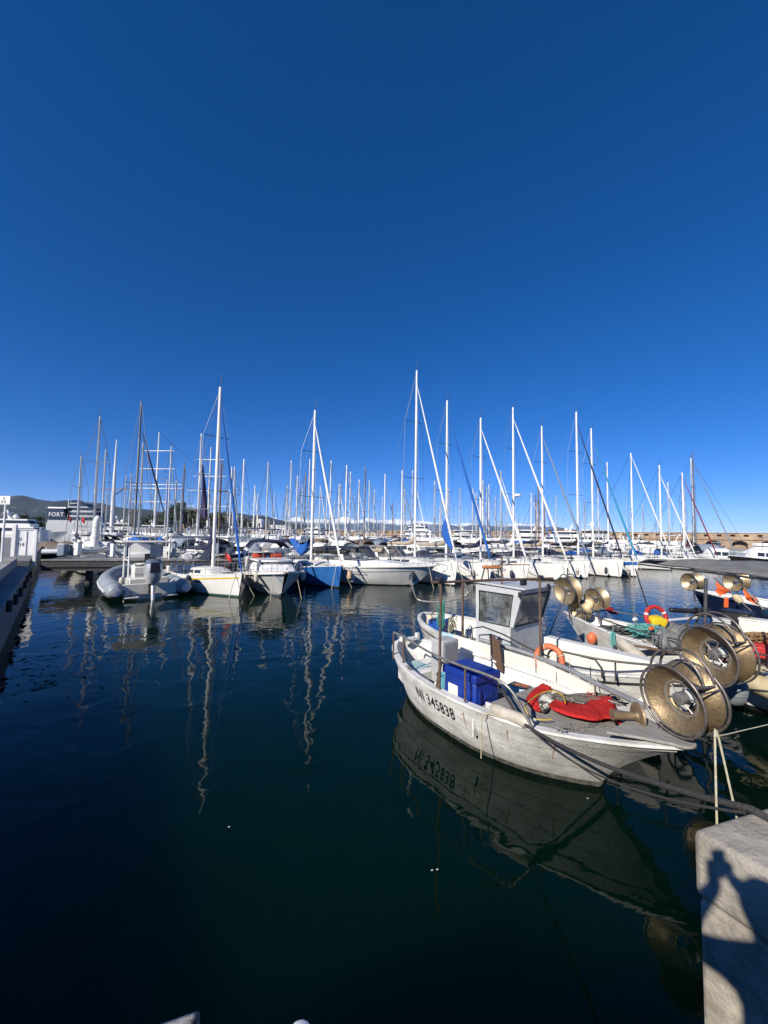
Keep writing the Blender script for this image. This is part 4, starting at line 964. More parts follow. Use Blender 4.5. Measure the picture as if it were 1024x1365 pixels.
# hold trunk, handrail, stern hoop
b = MB(); b.prism([(.62, -.36, .48), (2.75, -.46, .48), (2.75, -.28, .48), (.62, -.10, .48)], (0, 0, .78)); b.build('hold_trunk', WHITE2, B2, bevel=.03)
b = MB(); b.tube(spline([(1.15, -1.17, .92), (1.2, -1.17, 1.2), (1.4, -1.16, 1.26), (2.1, -1.03, 1.26), (2.75, -.72, 1.28), (3.1, -.50, 1.30)], 6), .02, 8); b.tube([(1.75, -1.11, 1.26), (2.0, -1.05, 1.24), (2.1, -1.02, 1.1), (2.1, -1.0, .93)], .02, 8); b.build('handrail', DARKTUBE, B2)
each('handrail_stanchion', [[(x, y, .93), (x, y, 1.26)] for x, y in ((1.45, -1.15), (2.3, -.96), (2.9, -.62))], .016, DARKTUBE, B2)
b = MB(); sp = [loc2(D(548, 768, 11.9)), loc2(D(551, 786, 11.9)), loc2(D(559, 800, 11.9)), loc2(D(590, 802, 11.4)), loc2(D(618, 795, 11.0)), loc2(D(624, 788, 11.0)), loc2(D(619, 777, 11.0))]
b.tube(spline(sp, 6), .030, 10); b.tube([(-3.1, -.1, 1.05), sp[3]], .028, 8)
b.build('stern_hoop', STEEL, B2)
pm = loc2(D(617, 776, 10.6)); b = MB(); b.tube([(pm.x, pm.y, .5), (pm.x, pm.y, pm.z)], .035, 10); b.tube([(-.3, -.55, 2.25), (-.3, -.55, 2.95)], .022, 8); b.build('post', RUST, B2)
b = MB(); b.tube([(-.9, .7, .5), (-.9, .75, 2.2)], .018, 8)
hcc = loc2(D(955, 872, 6.45))
net_hauler(B2, hcc, (-.42, -.90, -.10), .43, .175, posts=[((3.1, .1, 1.05), (hcc.x-.12, hcc.y+.34, hcc.z-.24)), ((3.3, .12, 1.05), (hcc.x+.1, hcc.y+.36, hcc.z-.24))], hub_m=None)
# grey mesh drum low beside it
o = fender('fuel_drum', 'grey striped round drum hanging under the second net hauler', w2(3.5, .30)+Vector((0, 0, .92)), .34, .24, mat('grey_striped_drum', (.10, .12, .13), (.22, .24, .25), 3, .6, streak=(1, 1, 14)), rope=False, horiz=(.75, -.4, -.25), cat='drum')
# things in boat two
LB = thing('lifebuoy', 'faded orange lifebuoy hanging between the two near fishing boats', 'lifebuoy', D(732, 879, 7.5), rz2)
def lifebuoy(t, m, R=.235, r=.056, ax=(.15, -.93, .30), band=None):
    b = MB(); b.tube(circle((0, 0, 0), R, ax, 36), r, 12, True); b.build('ring', m, t)
    b = MB()
    for k in range(4): b.tube(circle(circle((0, 0, 0), R, ax, 72)[k*18+5], r+.004, Vector(circle((0, 0, 0), R, ax, 72)[k*18+6])-Vector(circle((0, 0, 0), R, ax, 72)[k*18+4]), 14), .012, 6, True)
    b.build('strap', ROPEC if band is None else band, t)
lifebuoy(LB, ORANGE)
rr = random.Random(3)
def snarl(name, label, c, sx, sy, sz, m, r=.008, n=40, cat='net'):
    b = MB(); pts = [Vector((rr.uniform(-sx, sx), rr.uniform(-sy, sy), rr.uniform(0, sz))) for _ in range(n)]
    b.tube(spline(pts, 4), r, 5); o = b.build(name, m); o.location = c; tag(o, label, cat); return o
snarl('fishing_net', 'green and white net bunched against the rusty post at the wheelhouse boat stern', w2(-2.05, -.75)+Vector((0, 0, .95)), .10, .10, .75, GREENT, .012, 60)
snarl('fishing_net', 'pale net hanging beside the green net by the wheelhouse', w2(-1.75, -.62)+Vector((0, 0, .85)), .12, .12, .5, ROPEC, .010, 50)
c2 = thing('storage_crate', 'blue plastic crate at the stern of the wheelhouse boat', 'crate', w2(-2.55, -.30)+Vector((0, 0, .55)), rz2+.2)
b = MB(); b.box((0, 0, .26), (.48, .42, .52)); b.build('body', mat('mid_blue_plastic', (.012, .07, .33), (.01, .05, .25), 4, .45), c2, bevel=.04)
b = MB(); b.tube([(-.1, -.22, .42), (-.1, -.25, .55), (.1, -.25, .55), (.1, -.22, .42)], .02, 6); b.build('handle', BLACK, c2)
b = MB(); b.lathe([(.05, 0), (.10, .06), (.10, .2), (.05, .28), (.03, .3)], (0, 0, 0), (0, 0, 1), 12); o = b.build('float', FENDY); o.location = w2(-2.85, -.35)+Vector((0, 0, .85)); tag(o, 'small yellow float beside the blue crate at the wheelhouse boat stern', 'float')
b = MB(); b.box((0, 0, 0), (.62, .12, .52)); o = b.build('fender_panel', LTBLUE, bevel=.06); o.location = w2(-1.35, -1.16)+Vector((0, 0, .78)); o.rotation_euler = (0, 0, rz2+.08); tag(o, 'pale blue plastic panel hung over the side of the wheelhouse boat', 'fender panel')
rope('hose', 'black hose arching over the white washboards in front of the wheelhouse', [w2(-.8, -1.0)+Vector((0, 0, .9)), w2(-.8, -1.02)+Vector((0, 0, 1.25)), w2(-.45, -1.06)+Vector((0, 0, 1.36)), w2(.1, -1.08)+Vector((0, 0, 1.3)), w2(.7, -1.1)+Vector((0, 0, 1.16)), w2(1.2, -1.15)+Vector((0, 0, 1.1))], .016, ROPEB)
snarl('rope_bundle', 'cluster of dark ropes tied on the rail in front of the wheelhouse', w2(-.1, -1.08)+Vector((0, 0, .92)), .16, .06, .30, ROPEB, .010, 40, 'rope')
snarl('rope_bundle', 'turquoise twine tied on the rail in front of the wheelhouse', w2(.18, -1.10)+Vector((0, 0, .92)), .10, .05, .22, ROPET, .008, 30, 'rope')
for k, (x, y) in enumerate(((.6, -1.12), (1.0, -1.15), (1.6, -1.1))):
    rope('hanging_cord', ['pale cord dangling left of the orange lifebuoy', 'pale cord dangling right of the orange lifebuoy', 'pale cord dangling from the grey rail tube farther right of the lifebuoy'][k], [w2(x, y-.1)+Vector((0, 0, 1.2)), w2(x+.03, y-.14)+Vector((0, 0, 1.05)), w2(x-.02, y-.12)+Vector((0, 0, .82)), w2(x+.04, y-.1)+Vector((0, 0, .7))], .007, ROPEC, 6)

# ---------------------------------------------------------------- boat three: beyond, bow away to the left, under the grey awning
O3, d3, l3, loc3, rz3 = frame((7.60, 9.42), (-.5, .866))
def w3(x, y): return O3+d3*x+l3*y
B3 = thing('fishing_boat', 'white fishing boat with three dish haulers on its bow and a long grey awning', 'fishing boat', O3, rz3, 'small fishing boats moored at the stone jetty')
h3 = Hull(7.2, [(0, .7), (.1, .88), (.3, 1.0), (.5, 1.02), (.68, .92), (.82, .66), (.93, .33), (1, .06)], [(0, .85), (.3, .82), (.6, .86), (.85, .98), (1, 1.08)], [(0, -.4), (.8, -.45), (1, -.3)], [(0, .35), (.4, .35), (.7, .5), (1, 1.1)], rb=.9, ep=.8, kb=5, n=50, m=12)
h3.shell('hull', OLDWHITE, B3); h3.inner('bulwark_lining', OLDWHITE, B3, .45, .01, .97, .05); h3.rail('gunwale', OLDWHITE, B3, .1, .035, 0, 1)
h3.band('boot_stripe', BLACK, B3, -.15, .09, 0, 1, .006, 40); h3.deck('deck', DECKG, B3, t0=0.01, t1=.97, inset=.05, camber=0, flat=.55)
b = MB(); b.prism([(1.1, -.62, .55), (2.6, -.36, .55), (2.6, .36, .55), (1.1, .62, .55)], (0, 0, .30)); b.build('fore_hatch', WHITE2, B3, bevel=.04)
b = MB(); b.tube(spline([(3.1, .30, 1.05), (2.6, .52, 1.28), (1.6, .88, 1.22), (0.4, 1.0, 1.16), (-1.2, 1.02, 1.16)], 5), .018, 8); b.tube(spline([(3.1, -.3, 1.05), (2.6, -.5, 1.26), (1.6, -.86, 1.2), (.4, -1, 1.15)], 5), .018, 8); b.build('handrail', DARKTUBE, B3)
each('handrail_stanchion', [[(x, y, .9), (x, y, 1.2)] for x, y in ((2.6, .5), (1.6, .87), (.6, .98), (-.5, 1.0), (2.6, -.5), (1.6, -.86), (.4, -1))], .014, STEEL, B3, 6)
AW = MB(); aw = [loc3(W(852, 750, 2.62)), loc3(W(873, 745.5, 2.80)), loc3(W(1060, 752, 2.82)), loc3(W(1075, 777, 2.60))]
rows = []
for i in range(13):
    u = i/12; row = []
    for k in range(9):
        v = k/8; p = aw[0].lerp(aw[3], u).lerp(aw[1].lerp(aw[2], u), v); p.z += .06*math.sin(v*math.pi)+.015*math.sin(u*19); row.append(p)
    rows.append(row)
AW.grid(rows); an = AW.build('awning', mat('grey_awning_cloth', (.19, .185, .18), (.13, .125, .12), 3, .9, bump=.3, bscale=10), B3, solid=.05)
b = MB(); b.tube([w for w in (loc3(W(851, 752, 2.58)), loc3(W(1075, 779, 2.56)))], .025, 8); b.build('awning_bar', DARKTUBE, an)
b = MB(); pa = loc3(D(847, 757, 10.9)); b.tube([(pa.x, pa.y, 2.6), (pa.x-.1, -.95, .9)], .018, 8); pb = loc3(D(941, 764, 8.6)); b.tube([(pb.x, pb.y, 2.58), (pb.x+.05, pb.y+.1, .7)], .035, 8); pc = loc3(D(1030, 770, 7.6)); b.tube([(pc.x, pc.y, 2.58), (pc.x, pc.y, .7)], .03, 8)
b.build('awning_pole', DARKTUBE, B3)
for (px, py, Rr, nm, lb) in ((757, 787, .40, 0, 'large dish hauler standing highest'), (796, 798, .31, 0, 'middle dish hauler'), (773, 814, .29, 0, 'small low dish hauler')):
    q = loc3(D(px, py, 12.0 if px < 790 else 11.7)); hx_ = Vector((-.05, .98, -.08))
    p_ = net_hauler(B3, q, (.15, .97, -.1), Rr, .15, posts=[((q.x, q.y-.1, .9), (q.x, q.y-.05, q.z-Rr*.3))], hoops=False, m=BRONZE2, ring=INOX, rin=.3, label=lb)
    if Rr > .35:
        b = MB()
        for dd in (.16, -.16): b.tube(circle(q+Vector((0, dd, .30)), .19, (.15, .97, 0), 20, -10, 190), .016, 8)
        b.tube([q+Vector((0, 0, .1)), q+Vector((0, 0, .68))], .02, 8); b.build('guard_hoop', DARKTUBE, p_)
HB = thing('lifebuoy', 'red horseshoe lifebuoy with white bands on the boat under the awning', 'lifebuoy', D(875, 824, 10.6), 0)
b = MB(); b.tube(circle((0, 0, 0), .30, (.15, -1, .25), 24, -25, 205), .052, 12); b.build('ring', REDP, HB)
b = MB()
for k in (5, 18): q = circle((0, 0, 0), .30, (.15, -1, .25), 24, -25, 205); b.tube([q[k], q[k].lerp(q[k+1], .8)], .055, 12)
b.build('white_band', WHITE, HB)
q = [D(869, 826, 10.4), D(884, 823, 10.4), D(893, 828, 10.4), D(887, 840, 10.4), D(880, 833, 10.4), D(872, 840, 10.4)]
c_ = sum(q, Vector())/6; b = MB(); b.prism([p-c_ for p in q], (.02, .28, .05)); o = b.build('rain_jacket', YELLOW, bevel=.04, sub=1); o.location = c_; tag(o, 'bright yellow waterproof jacket thrown beside the red horseshoe lifebuoy', 'jacket')
snarl('fishing_net', 'turquoise tangled net on the deck left of the yellow jacket', D(856, 838, 10.3)+Vector((0, 0, -.12)), .42, .3, .22, ROPET, .009, 130)
o = cloth('net_heap', 'heap of grey netting on the deck below the yellow jacket', 'net', [W(px, py, .95) for px, py in ((868, 848), (890, 838), (915, 836), (922, 850), (905, 862), (880, 862))], lambda p: .8, mat('grey_netting', (.16, .165, .165), (.24, .24, .235), 20, .95, bump=.6), amp=.45, lift=.05)
b = MB(); b.tube(circle((0, 0, 0), .12, (.2, -.3, 1), 18), .03, 8, True); b.tube(circle((.05, .02, .05), .12, (-.2, -.3, 1), 18), .03, 8, True); o = b.build('rope_coil', ROPEC); o.location = D(891, 852, 9.6); tag(o, 'white coiled rope below the grey net heap', 'rope')
fp = D(850, 862, 9.6); fq_ = D(864, 872, 9.25); fender('boat_fender', 'grimy white fender on the side of the boat under the awning', fp-Vector((.25, -.3, -.05)), .95, .15, FENDW, horiz=(fq_-fp)+Vector((0, 0, -.03)), rope=False)
fp = D(990, 905, 7.9); fq_ = D(1024, 918, 7.4); fender('boat_fender', 'big yellowed fender with dark spots on the white hull at right edge', fp, 1.1, .19, FENDY, horiz=(fq_-fp), rope=False)
b = MB(); b.lathe([(.02, -.16), (.08, -.14), (.125, -.04), (.125, .05), (.08, .13), (.03, .17)], (0, 0, 0), (0, 0, 1), 16); o = b.build('mooring_buoy', ORANGE); o.location = w3(2.35, .62)+Vector((0, 0, .62)); tag(o, 'faded orange buoy hanging at the bow of the boat with three dish haulers', 'buoy')
snarl('rope_bundle', 'turquoise cord knotted on the hull near the bow of the boat with three dish haulers', w3(1.55, .98)+Vector((0, 0, .62)), .05, .05, .4, ROPET, .009, 26, 'rope')
snarl('rope_bundle', 'pile of pale rope on the boat at right edge behind the second net hauler', D(1003, 893, 7.6), .3, .2, .08, ROPEC, .014, 50, 'rope')
b = MB(); rm = Matrix.Rotation(rad(20), 3, 'Z'); b.box((0, 0, 0), (1.2, .05, .14), rm); o = b.build('blue_white_board', BLUEHULL, bevel=.01); o.location = D(912, 829, 11.0); s_ = MB(); s_.box((0, -.0, .09), (1.2, .05, .05), rm); s_.build('white_edge', WHITE, o); tag(o, 'blue board with white edge right of the yellow jacket', 'board')
b = MB(); b.tube([(0, 0, 0), (.75, 0, -.03)], .07, 10); b.box((.95, 0, -.05), (.35, .22, .25)); o = b.build('outboard_motor', BLACK, bevel=.03); o.location = D(893, 813, 11.6); tag(o, 'black outboard motor tilted up right of the red horseshoe lifebuoy', 'outboard motor')
rope('mooring_rope', 'black mooring rope running from the second net hauler to the lower right jetty', sag(D(978, 862, 6.4), Vector((7.2, 4.25, 1.8)), .12, 12), .016, ROPEB)
b = MB(); rm = Matrix.Rotation(rad(-14), 3, 'Y'); 
rope('tie_line', 'dark line slanting from the highest dish hauler down to the water', [D(748, 806, 12.0), D(733, 845, 11.0), D(729, 870, 10.4)], .014, ROPEB, 6)

# ---------------------------------------------------------------- boat four: dark blue hull beyond the awning
O4, d4, l4, loc4, rz4 = frame((15.5, 14.1), (-.5, .866))
def w4(x, y): return O4+d4*x+l4*y
B4 = thing('fishing_boat', 'dark blue hulled fishing boat with two dish haulers seen under the grey awning', 'fishing boat', O4, rz4, 'small fishing boats moored at the stone jetty')
h4 = Hull(7.4, [(0, .9), (.3, 1.15), (.5, 1.18), (.7, 1.0), (.85, .65), (1, .06)], [(0, .9), (.5, .95), (1, 1.25)], [(0, -.4), (1, -.3)], [(0, .35), (.5, .38), (.75, .6), (1, 1.1)], rb=.6, ep=.9, kb=5, n=44, m=10)
h4.shell('hull', DKBLUE, B4); h4.rail('gunwale', OLDWHITE, B4, .1, .04); h4.inner('bulwark_lining', OLDWHITE, B4, .5, .01, .97); h4.deck('deck', DECKG, B4, t0=.01, t1=.97, inset=.05, camber=0, flat=.62)
h4.band('white_stripe', WHITE2, B4, -.42, -.30, .0, .55, .008, rel=True); h4.band('blue_stripe', BLUEHULL, B4, -.56, -.44, .0, .55, .008, rel=True)
b = MB(); b.box((.2, 0, 1.1), (1.3, 1.1, 1.0)); b.box((-1.2, .2, 1.0), (.8, .8, .7)); b.build('deck_house', WHITE2, B4, bevel=.04)
for (px, py, Rr, dp, lb) in ((924, 775, .33, 15.6, 'left dish hauler behind the black awning pole'), (982, 775, .34, 14.9, 'right dish hauler')):
    q = loc4(D(px, py, dp)); net_hauler(B4, q, (.25, .95, -.1), Rr, .2, posts=[((q.x, q.y-.1, 1.0), (q.x, q.y-.05, q.z-Rr*.3))], hoops=False, m=BRONZE2, ring=INOX, rin=.32, label=lb)
def flag_buoy(lb, p0, p1, fl, fm, floats):
    t = thing('marker_buoy', lb, 'marker buoy', p0, 0, 'fishing marker poles on the dark blue boat'); b = MB(); b.tube([(0, 0, 0), p1-p0], .022, 8); b.build('pole', STEEL, t)
    b = MB(); c = [p-p0 for p in fl]; rows = []
    for i in range(7):
        rows.append([c[0].lerp(c[1], i/6).lerp(c[3].lerp(c[2], i/6), k/5)+Vector((0, .05*math.sin(i*1.1+k), .02*math.sin(k*2))) for k in range(6)])
    b.grid(rows); b.build('flag', fm, t, solid=.004)
    for u, m_ in floats:
        b = MB(); c_ = (p1-p0)*u; b.lathe([(.03, -.17), (.1, -.12), (.125, 0), (.1, .12), (.03, .17)], c_, (p1-p0), 14); b.build('float', m_, t)
    return t
flag_buoy('marker pole with orange flag between the two dish haulers', D(1010, 822, 13.2), D(952, 770, 13.6), [D(957, 776, 13.5), D(975, 790, 13.4), D(958, 794, 13.4), D(954, 784, 13.5)], ORANGEF, [(.45, FENDY)])
flag_buoy('marker pole with orange flag hanging right of the second dish hauler', D(1040, 838, 12.6), D(992, 783, 13.2), [D(993, 784, 13.2), D(1013, 803, 13.1), D(1009, 806, 13.1), D(992, 797, 13.1)], ORANGEF, [(.35, FENDY), (.1, YELLOW)])
b = MB(); q = D(967, 797, 13.5); b.prism([Vector((0, 0, 0)), Vector((.13, 0, .02)), Vector((.11, 0, -.34)), Vector((-.03, 0, -.34))], (0, .06, 0)); o = b.build('orange_rag', ORANGEF, bevel=.02); o.location = q; tag(o, 'faded orange rag hanging over the dark blue bulwark under the flags', 'cloth')
fender('boat_fender', 'pale pinkish fender hanging on the dark blue hull behind the guard hoops', D(974, 826, 12.4), .42, .11, mat('pinkish_fender', (.55, .38, .32), (.45, .3, .25), 6, .55))

q = D(878, 866, 9.3); 
for k, (dx, dy, rzz, lb) in enumerate(((0, 0, .5, 'upper brown plank lying on the deck below the grey net heap'), (.05, -.22, .62, 'lower brown plank lying on the deck below the grey net heap'))):
    b = MB(); b.box((0, 0, 0), (1.1, .09, .04)); o = b.build('deck_plank', WOODP, bevel=.008); o.location = q+Vector((dx, dy, .02*k)); o.rotation_euler = (0, .04, -rzz); tag(o, lb, 'plank')
snarl('fishing_net', 'dark grey net piled along the foredeck under the dish haulers', w3(1.7, .1)+Vector((0, 0, .84)), .7, .32, .16, mat('dark_net', (.06, .062, .06), (.1, .1, .095), 20, .95), .016, 160)
snarl('fishing_net', 'brown net heap on the deck behind the red horseshoe lifebuoy', w3(-.3, -.35)+Vector((0, 0, .56)), .7, .4, .34, mat('brown_net', (.13, .09, .06), (.2, .14, .1), 20, .95), .014, 160)
o = cloth('red_cloth', 'small red cloth on the rail behind the middle dish hauler', 'cloth', [W(px, py, 1.12) for px, py in ((804, 806), (814, 807), (824, 817), (812, 815))], lambda p: 1.05, REDT, amp=.08, lift=.02)

snarl('rope_bundle', 'grey rope heap in the cockpit of the near white boat behind the blue bin', w1(-.15, .35)+Vector((0, 0, .39)), .26, .2, .09, ROPEG, .012, 70, 'rope')
b = MB(); b.box((0, 0, .14), (.42, .30, .28)); o = b.build('fish_tray', LTBLUE, bevel=.03); o.location = w1(.30, .62)+Vector((0, 0, .40)); o.rotation_euler = (0, 0, rz1+.15); s_ = MB(); s_.box((0, 0, .285), (.36, .24, .006)); s_.build('tray_hollow_shade', DARKST, o); tag(o, 'pale blue fish tray in the cockpit of the near white boat', 'fish tray')  # dark sheet on the solid tray paints the shade of a hollow
fender('boat_fender', 'white fender hanging between the bows of the two near fishing boats', w1(1.35, 1.12)+Vector((0, 0, .8)), .55, .10, FENDW)
snarl('fishing_net', 'brown net heap on the deck of the wheelhouse boat ahead of the wheelhouse', w2(1.5, .25)+Vector((0, 0, .49)), .7, .35, .3, mat('brown_net', (.13, .09, .06), (.2, .14, .1), 20, .95), .014, 150)
for k, (px, py, dp) in enumerate(((868, 838, 9.9), (900, 858, 9.5), (846, 826, 10.9), (930, 868, 8.9))):
    b = MB(); b.lathe([(.01, -.06), (.045, -.04), (.05, 0), (.045, .04), (.01, .06)], (0, 0, 0), (1, .3, .2), 10); b.lathe([(.01, -.06), (.045, -.04), (.05, 0), (.045, .04), (.01, .06)], (.07, .07, .0), (.2, 1, .1), 10)
    o = b.build('net_float', [ORANGE, YELLOW, WHITE2, ORANGE][k]); o.location = D(px, py, dp); tag(o, ['pair of orange net floats beside the yellow jacket', 'pair of yellow net floats on the grey net heap', 'pair of white net floats left of the red horseshoe lifebuoy', 'pair of orange net floats behind the second net hauler'][k], 'net float')
# a drift of dead leaves and scum by the left quay
rl = random.Random(12)
LEAFD = mat('dead_leaf', (.03, .022, .012), (.06, .045, .025), 30, .8)
base = None
for k in range(60):
    px = rl.gauss(52, 34); py = 900+rl.gauss(0, 17)-(px-50)*.12
    if px < 3 or px > 165: continue
    q = W(px, py, .004)
    if base is None:
        b = MB(); b.poly([(-.05, 0, 0), (-.02, .022, .004), (.03, .018, .006), (.06, 0, 0), (.03, -.02, .004), (-.02, -.018, .003)]); base = b.build('floating_leaf', LEAFD); o = base
    else: o = base.copy(); COL.objects.link(o)
    o.location = q; s_ = rl.uniform(.6, 2.2); o.scale = (s_, s_*rl.uniform(.5, 1), 1); o.rotation_euler = (0, 0, rl.uniform(0, 6.3)); tag(o, 'small dark dead leaf floating in the drift beside the left quay wall', 'leaf', 'dead leaves floating beside the left quay wall')

# gear under the awning at the right edge
o = None
for k, (px, py, dp, sx, sy, sz, m_, nm, lb, ct) in enumerate(((985, 832, 10.4, .55, .5, .62, BLACK, 'gear_box', 'black gear box under the awning in front of the dark blue hull', 'box'), (1008, 838, 9.9, .6, .4, .40, WHITE2, 'cool_box', 'white cool box under the awning at the right edge', 'cool box'), (962, 838, 10.2, .35, .3, .45, CABGREY, 'gear_box', 'grey gear box left of the black gear box under the awning', 'box'), (1018, 868, 8.9, .5, .4, .26, REDP, 'fish_tray', 'red fish tray at the right edge behind the second net hauler', 'fish tray'))):
    q = D(px, py, dp); b = MB(); b.box((0, 0, 0), (sx, sy, sz)); o = b.build(nm, m_, bevel=.03); o.location = q; o.rotation_euler = (0, 0, rz3+.2*k); s_ = MB(); s_.box((0, 0, sz/2+.02), (sx*1.04, sy*1.04, .04)); s_.build('lid', m_, o, bevel=.01); tag(o, lb, ct)
snarl('fishing_net', 'dark net hung on the rail under the awning above the second net hauler', D(955, 852, 9.4), .45, .2, .3, mat('dark_net', (.06, .062, .06)), .014, 140)
snarl('fishing_net', 'ochre net bundled on deck at the right edge under the awning', D(1010, 856, 9.2), .4, .25, .22, mat('ochre_net', (.30, .2, .09), (.22, .14, .06), 20, .95), .013, 140)

snarl('fishing_net', 'grey brown net pile on the foredeck beside the red tarpaulin of the near white boat', w1(1.55, .62)+Vector((0, 0, sh1(1.5)-.02)), .55, .16, .12, mat('grey_brown_net', (.16, .145, .12), (.1, .09, .075), 20, .95), .008, 220)
snarl('rope_bundle', 'loose grey line on the foredeck between the red tarpaulin and the gunwale', w1(1.95, -.28)+Vector((0, 0, sh1(1.9)-.015)), .35, .16, .02, ROPEG, .006, 40, 'rope')

# ================================================================== YACHTS AND MOTOR BOATS
def bow_frame(bow, rz): d = Vector((math.cos(rz), math.sin(rz), 0)); return d
def coachroof(parent, h, x0, x1, hw, ht, m, win=GLASSD, nwin=3, name='coachroof', zoff=0, rake=.35, far=False):
    """a cabin trunk on the deck between local x0 (aft) and x1 (fore)"""
    t = lambda x: min(max((x+h.L/2)/h.L, 0), 1)
    b = MB(); rows = []; n = 12
    def sec(x, u):
        w_ = min(hw, h.hb(t(x))*.82)*(1-.10*u); z0 = h.sh(t(x))+zoff-.02
        k = min(1, u/(.02), (1-u)/rake) if rake > 0 else min(1, (1-u)/.03)
        hh = ht*(max(0.02, math.sin(min(1, (1-u)/rake)*math.pi/2)) if rake > 0 else 1)
        return w_, z0, hh
    for i in range(n+1):
        u = i/n; x = x0+(x1-x0)*u; w_, z0, hh = sec(x, u)
        half = [(w_, 0), (w_*.93, hh*.72), (w_*.82, hh*.95), (w_*.4, hh*1.07), (0, hh*1.1)]
        rows.append([Vector((x, y, z0+z)) for y, z in half]+[Vector((x, -y, z0+z)) for y, z in reversed(half[:-1])])
    b.grid(rows); b.poly(rows[0]); o = b.build(name, m, parent)
    if win is not None:
        for s in (-1, 1):
            mbs = [MB()] if far else [MB() for _ in range(nwin)]
            for k in range(nwin):
                ua = .06+(1-rake-.02)*k/nwin; ub = .06+(1-rake-.02)*(k+.86)/nwin; mb = mbs[0 if far else k]; rw = []
                for j in range(4):
                    u = ua+(ub-ua)*j/3; x = x0+(x1-x0)*u; w_, z0, hh = sec(x, u)
                    rw.append([Vector((x, s*(w_*(1-.07*f/.72)+.012), z0+hh*f)) for f in (.26, .66)])
                mb.grid(rw)
            for mb in mbs: mb.build('window', win, o, smooth=False)
    return o
def mast_rig(parent, h, xm, zt, zb, mm, lean, spr, boom=None, cover=None, jib=None, jib_u=.9, xbow=None, rig=True, r0=.085, fine=True, antenna=True, xstern=None, spr_ang=0, jr=.075):
    top = Vector((xm, 0, zt))
    b = MB(); b.tube([(xm, 0, zb), (xm, 0, zb+(zt-zb)*.7), (xm, 0, zt)], [r0, r0, r0*.8], 10 if fine else 6)
    m = b.build('mast', mm, parent)
    bw = h.hb(min(.95, (xm+h.L/2)/h.L))*.9; zs = h.sh((xm+h.L/2)/h.L)
    for f in spr:
        b = MB(); z = zb+(zt-zb)*f; w_ = bw*(.95-.35*f)
        b.tube([(xm-.25, -w_, z+.05), (xm, 0, z), (xm-.25, w_, z+.05)], .022 if fine else .03, 6); b.build('spreader', DARKTUBE if fine else mm, m)
    if antenna:
        b = MB(); b.tube([(xm-.05, .05, zt), (xm-.05, .05, zt+.95)], .012, 4); b.tube([(xm, 0, zt+.05), (xm+.35, -.1, zt+.22)], .012, 4); b.box((xm+.38, -.1, zt+.26), (.14, .03, .07)); b.build('masthead_fittings', DARKTUBE, m)
    if fine:
        for dx_, dy_ in ((.16, .06), (-.14, .10)):
            b = MB(); b.tube([(xm+dx_*2.2, dy_*2, zb+.2), (xm+dx_*1.2, dy_, zb+(zt-zb)*.5), (xm+.02, 0, zt-.1)], .010, 4); b.build('halyard', ROPEB if dx_ < 0 else ROPEC, m)
    if rig:
        b = MB(); rr_ = .009 if fine else .017
        for s in (-1, 1):
            pts = [(xm-.1, s*bw, zs)]
            for f in spr: z = zb+(zt-zb)*f; pts.append((xm-.25, s*bw*(.95-.35*f), z+.05))
            pts.append((xm, 0, zt-.1)); b.tube(pts, rr_, 4)
            b.tube([(xm-.5, s*bw, zs), (xm, 0, zb+(zt-zb)*(spr[0] if spr else .5))], rr_, 4)
        if xstern is not None: b.tube([(xstern, 0, h.sh(0)+.1), (xm, 0, zt)], rr_, 4)
        b.build('shrouds', DARKTUBE if not fine else STEEL, m)
    if jib is not None:
        a = Vector((xbow, 0, h.sh(.99)+.15)); c = a.lerp(Vector((xm+.05, 0, zb+(zt-zb)*jib_u)), 1.0)
        b = MB(); b.tube([a, a.lerp(c, .03), a.lerp(c, .12), a.lerp(c, .5), a.lerp(c, .9), a.lerp(c, .97), c], [.02, jr*.7, jr, jr*.95, jr*.55, jr*.3, .01], 8)
        b.build('furled_sail', jib, m)
    elif xbow is not None and rig:
        b = MB(); b.tube([(xbow, 0, h.sh(.99)), (xm, 0, zb+(zt-zb)*jib_u)], .011, 4); b.build('forestay', STEEL if fine else DARKTUBE, m)
    if boom:
        zb2 = zb+1.0; b = MB(); b.tube([(xm-.08, 0, zb2), (xm-boom, 0, zb2-.06)], .06, 8); bo = b.build('boom', mm, m)
        if cover is not None:
            b = MB(); n = 9; b.tube([(xm-.02, 0, zb2+.75)]+[(xm-.10-boom*.97*k/n, .03*math.sin(k*2.1), zb2+.16-.04*k/n+.34*math.exp(-k*1.1)) for k in range(n+1)], [.10]+[.20-.09*k/n+.02*math.sin(k*2.7) for k in range(n+1)], 10)
            b.build('sail_cover', cover, bo)
    return m
def lifelines(parent, h, t0=.03, t1=.97, ht=.58, n=8, m=INOX, pulpit=True):
    b = MB()
    for s in (-1, 1):
        top = []; 
        for k in range(n+1):
            t = t0+(t1-t0)*k/n; p = h.edge(t, s, .06); b.tube([p, p+Vector((0, 0, ht))], .012, 5); top.append(p+Vector((0, 0, ht)))
        b.tube(top, .007, 4); b.tube([p-Vector((0, 0, ht*.5)) for p in top], .006, 4)
    b.build('guard_rail', m, parent)
    if pulpit:
        b = MB(); q = [h.edge(.84, -1, .06)+Vector((0, 0, ht)), h.edge(.93, -1, .06)+Vector((0, 0, ht+.05)), h.edge(1, 1, .0)+Vector((.12, 0, ht+.10)), h.edge(.93, 1, .06)+Vector((0, 0, ht+.05)), h.edge(.84, 1, .06)+Vector((0, 0, ht))]
        b.tube(spline(q, 5), .016, 6)
        for s in (-1, 1): b.tube([h.edge(.94, s, .05), h.edge(.94, s, .05)+Vector((.04, 0, ht+.04))], .014, 5)
        b.build('pulpit', m, parent)
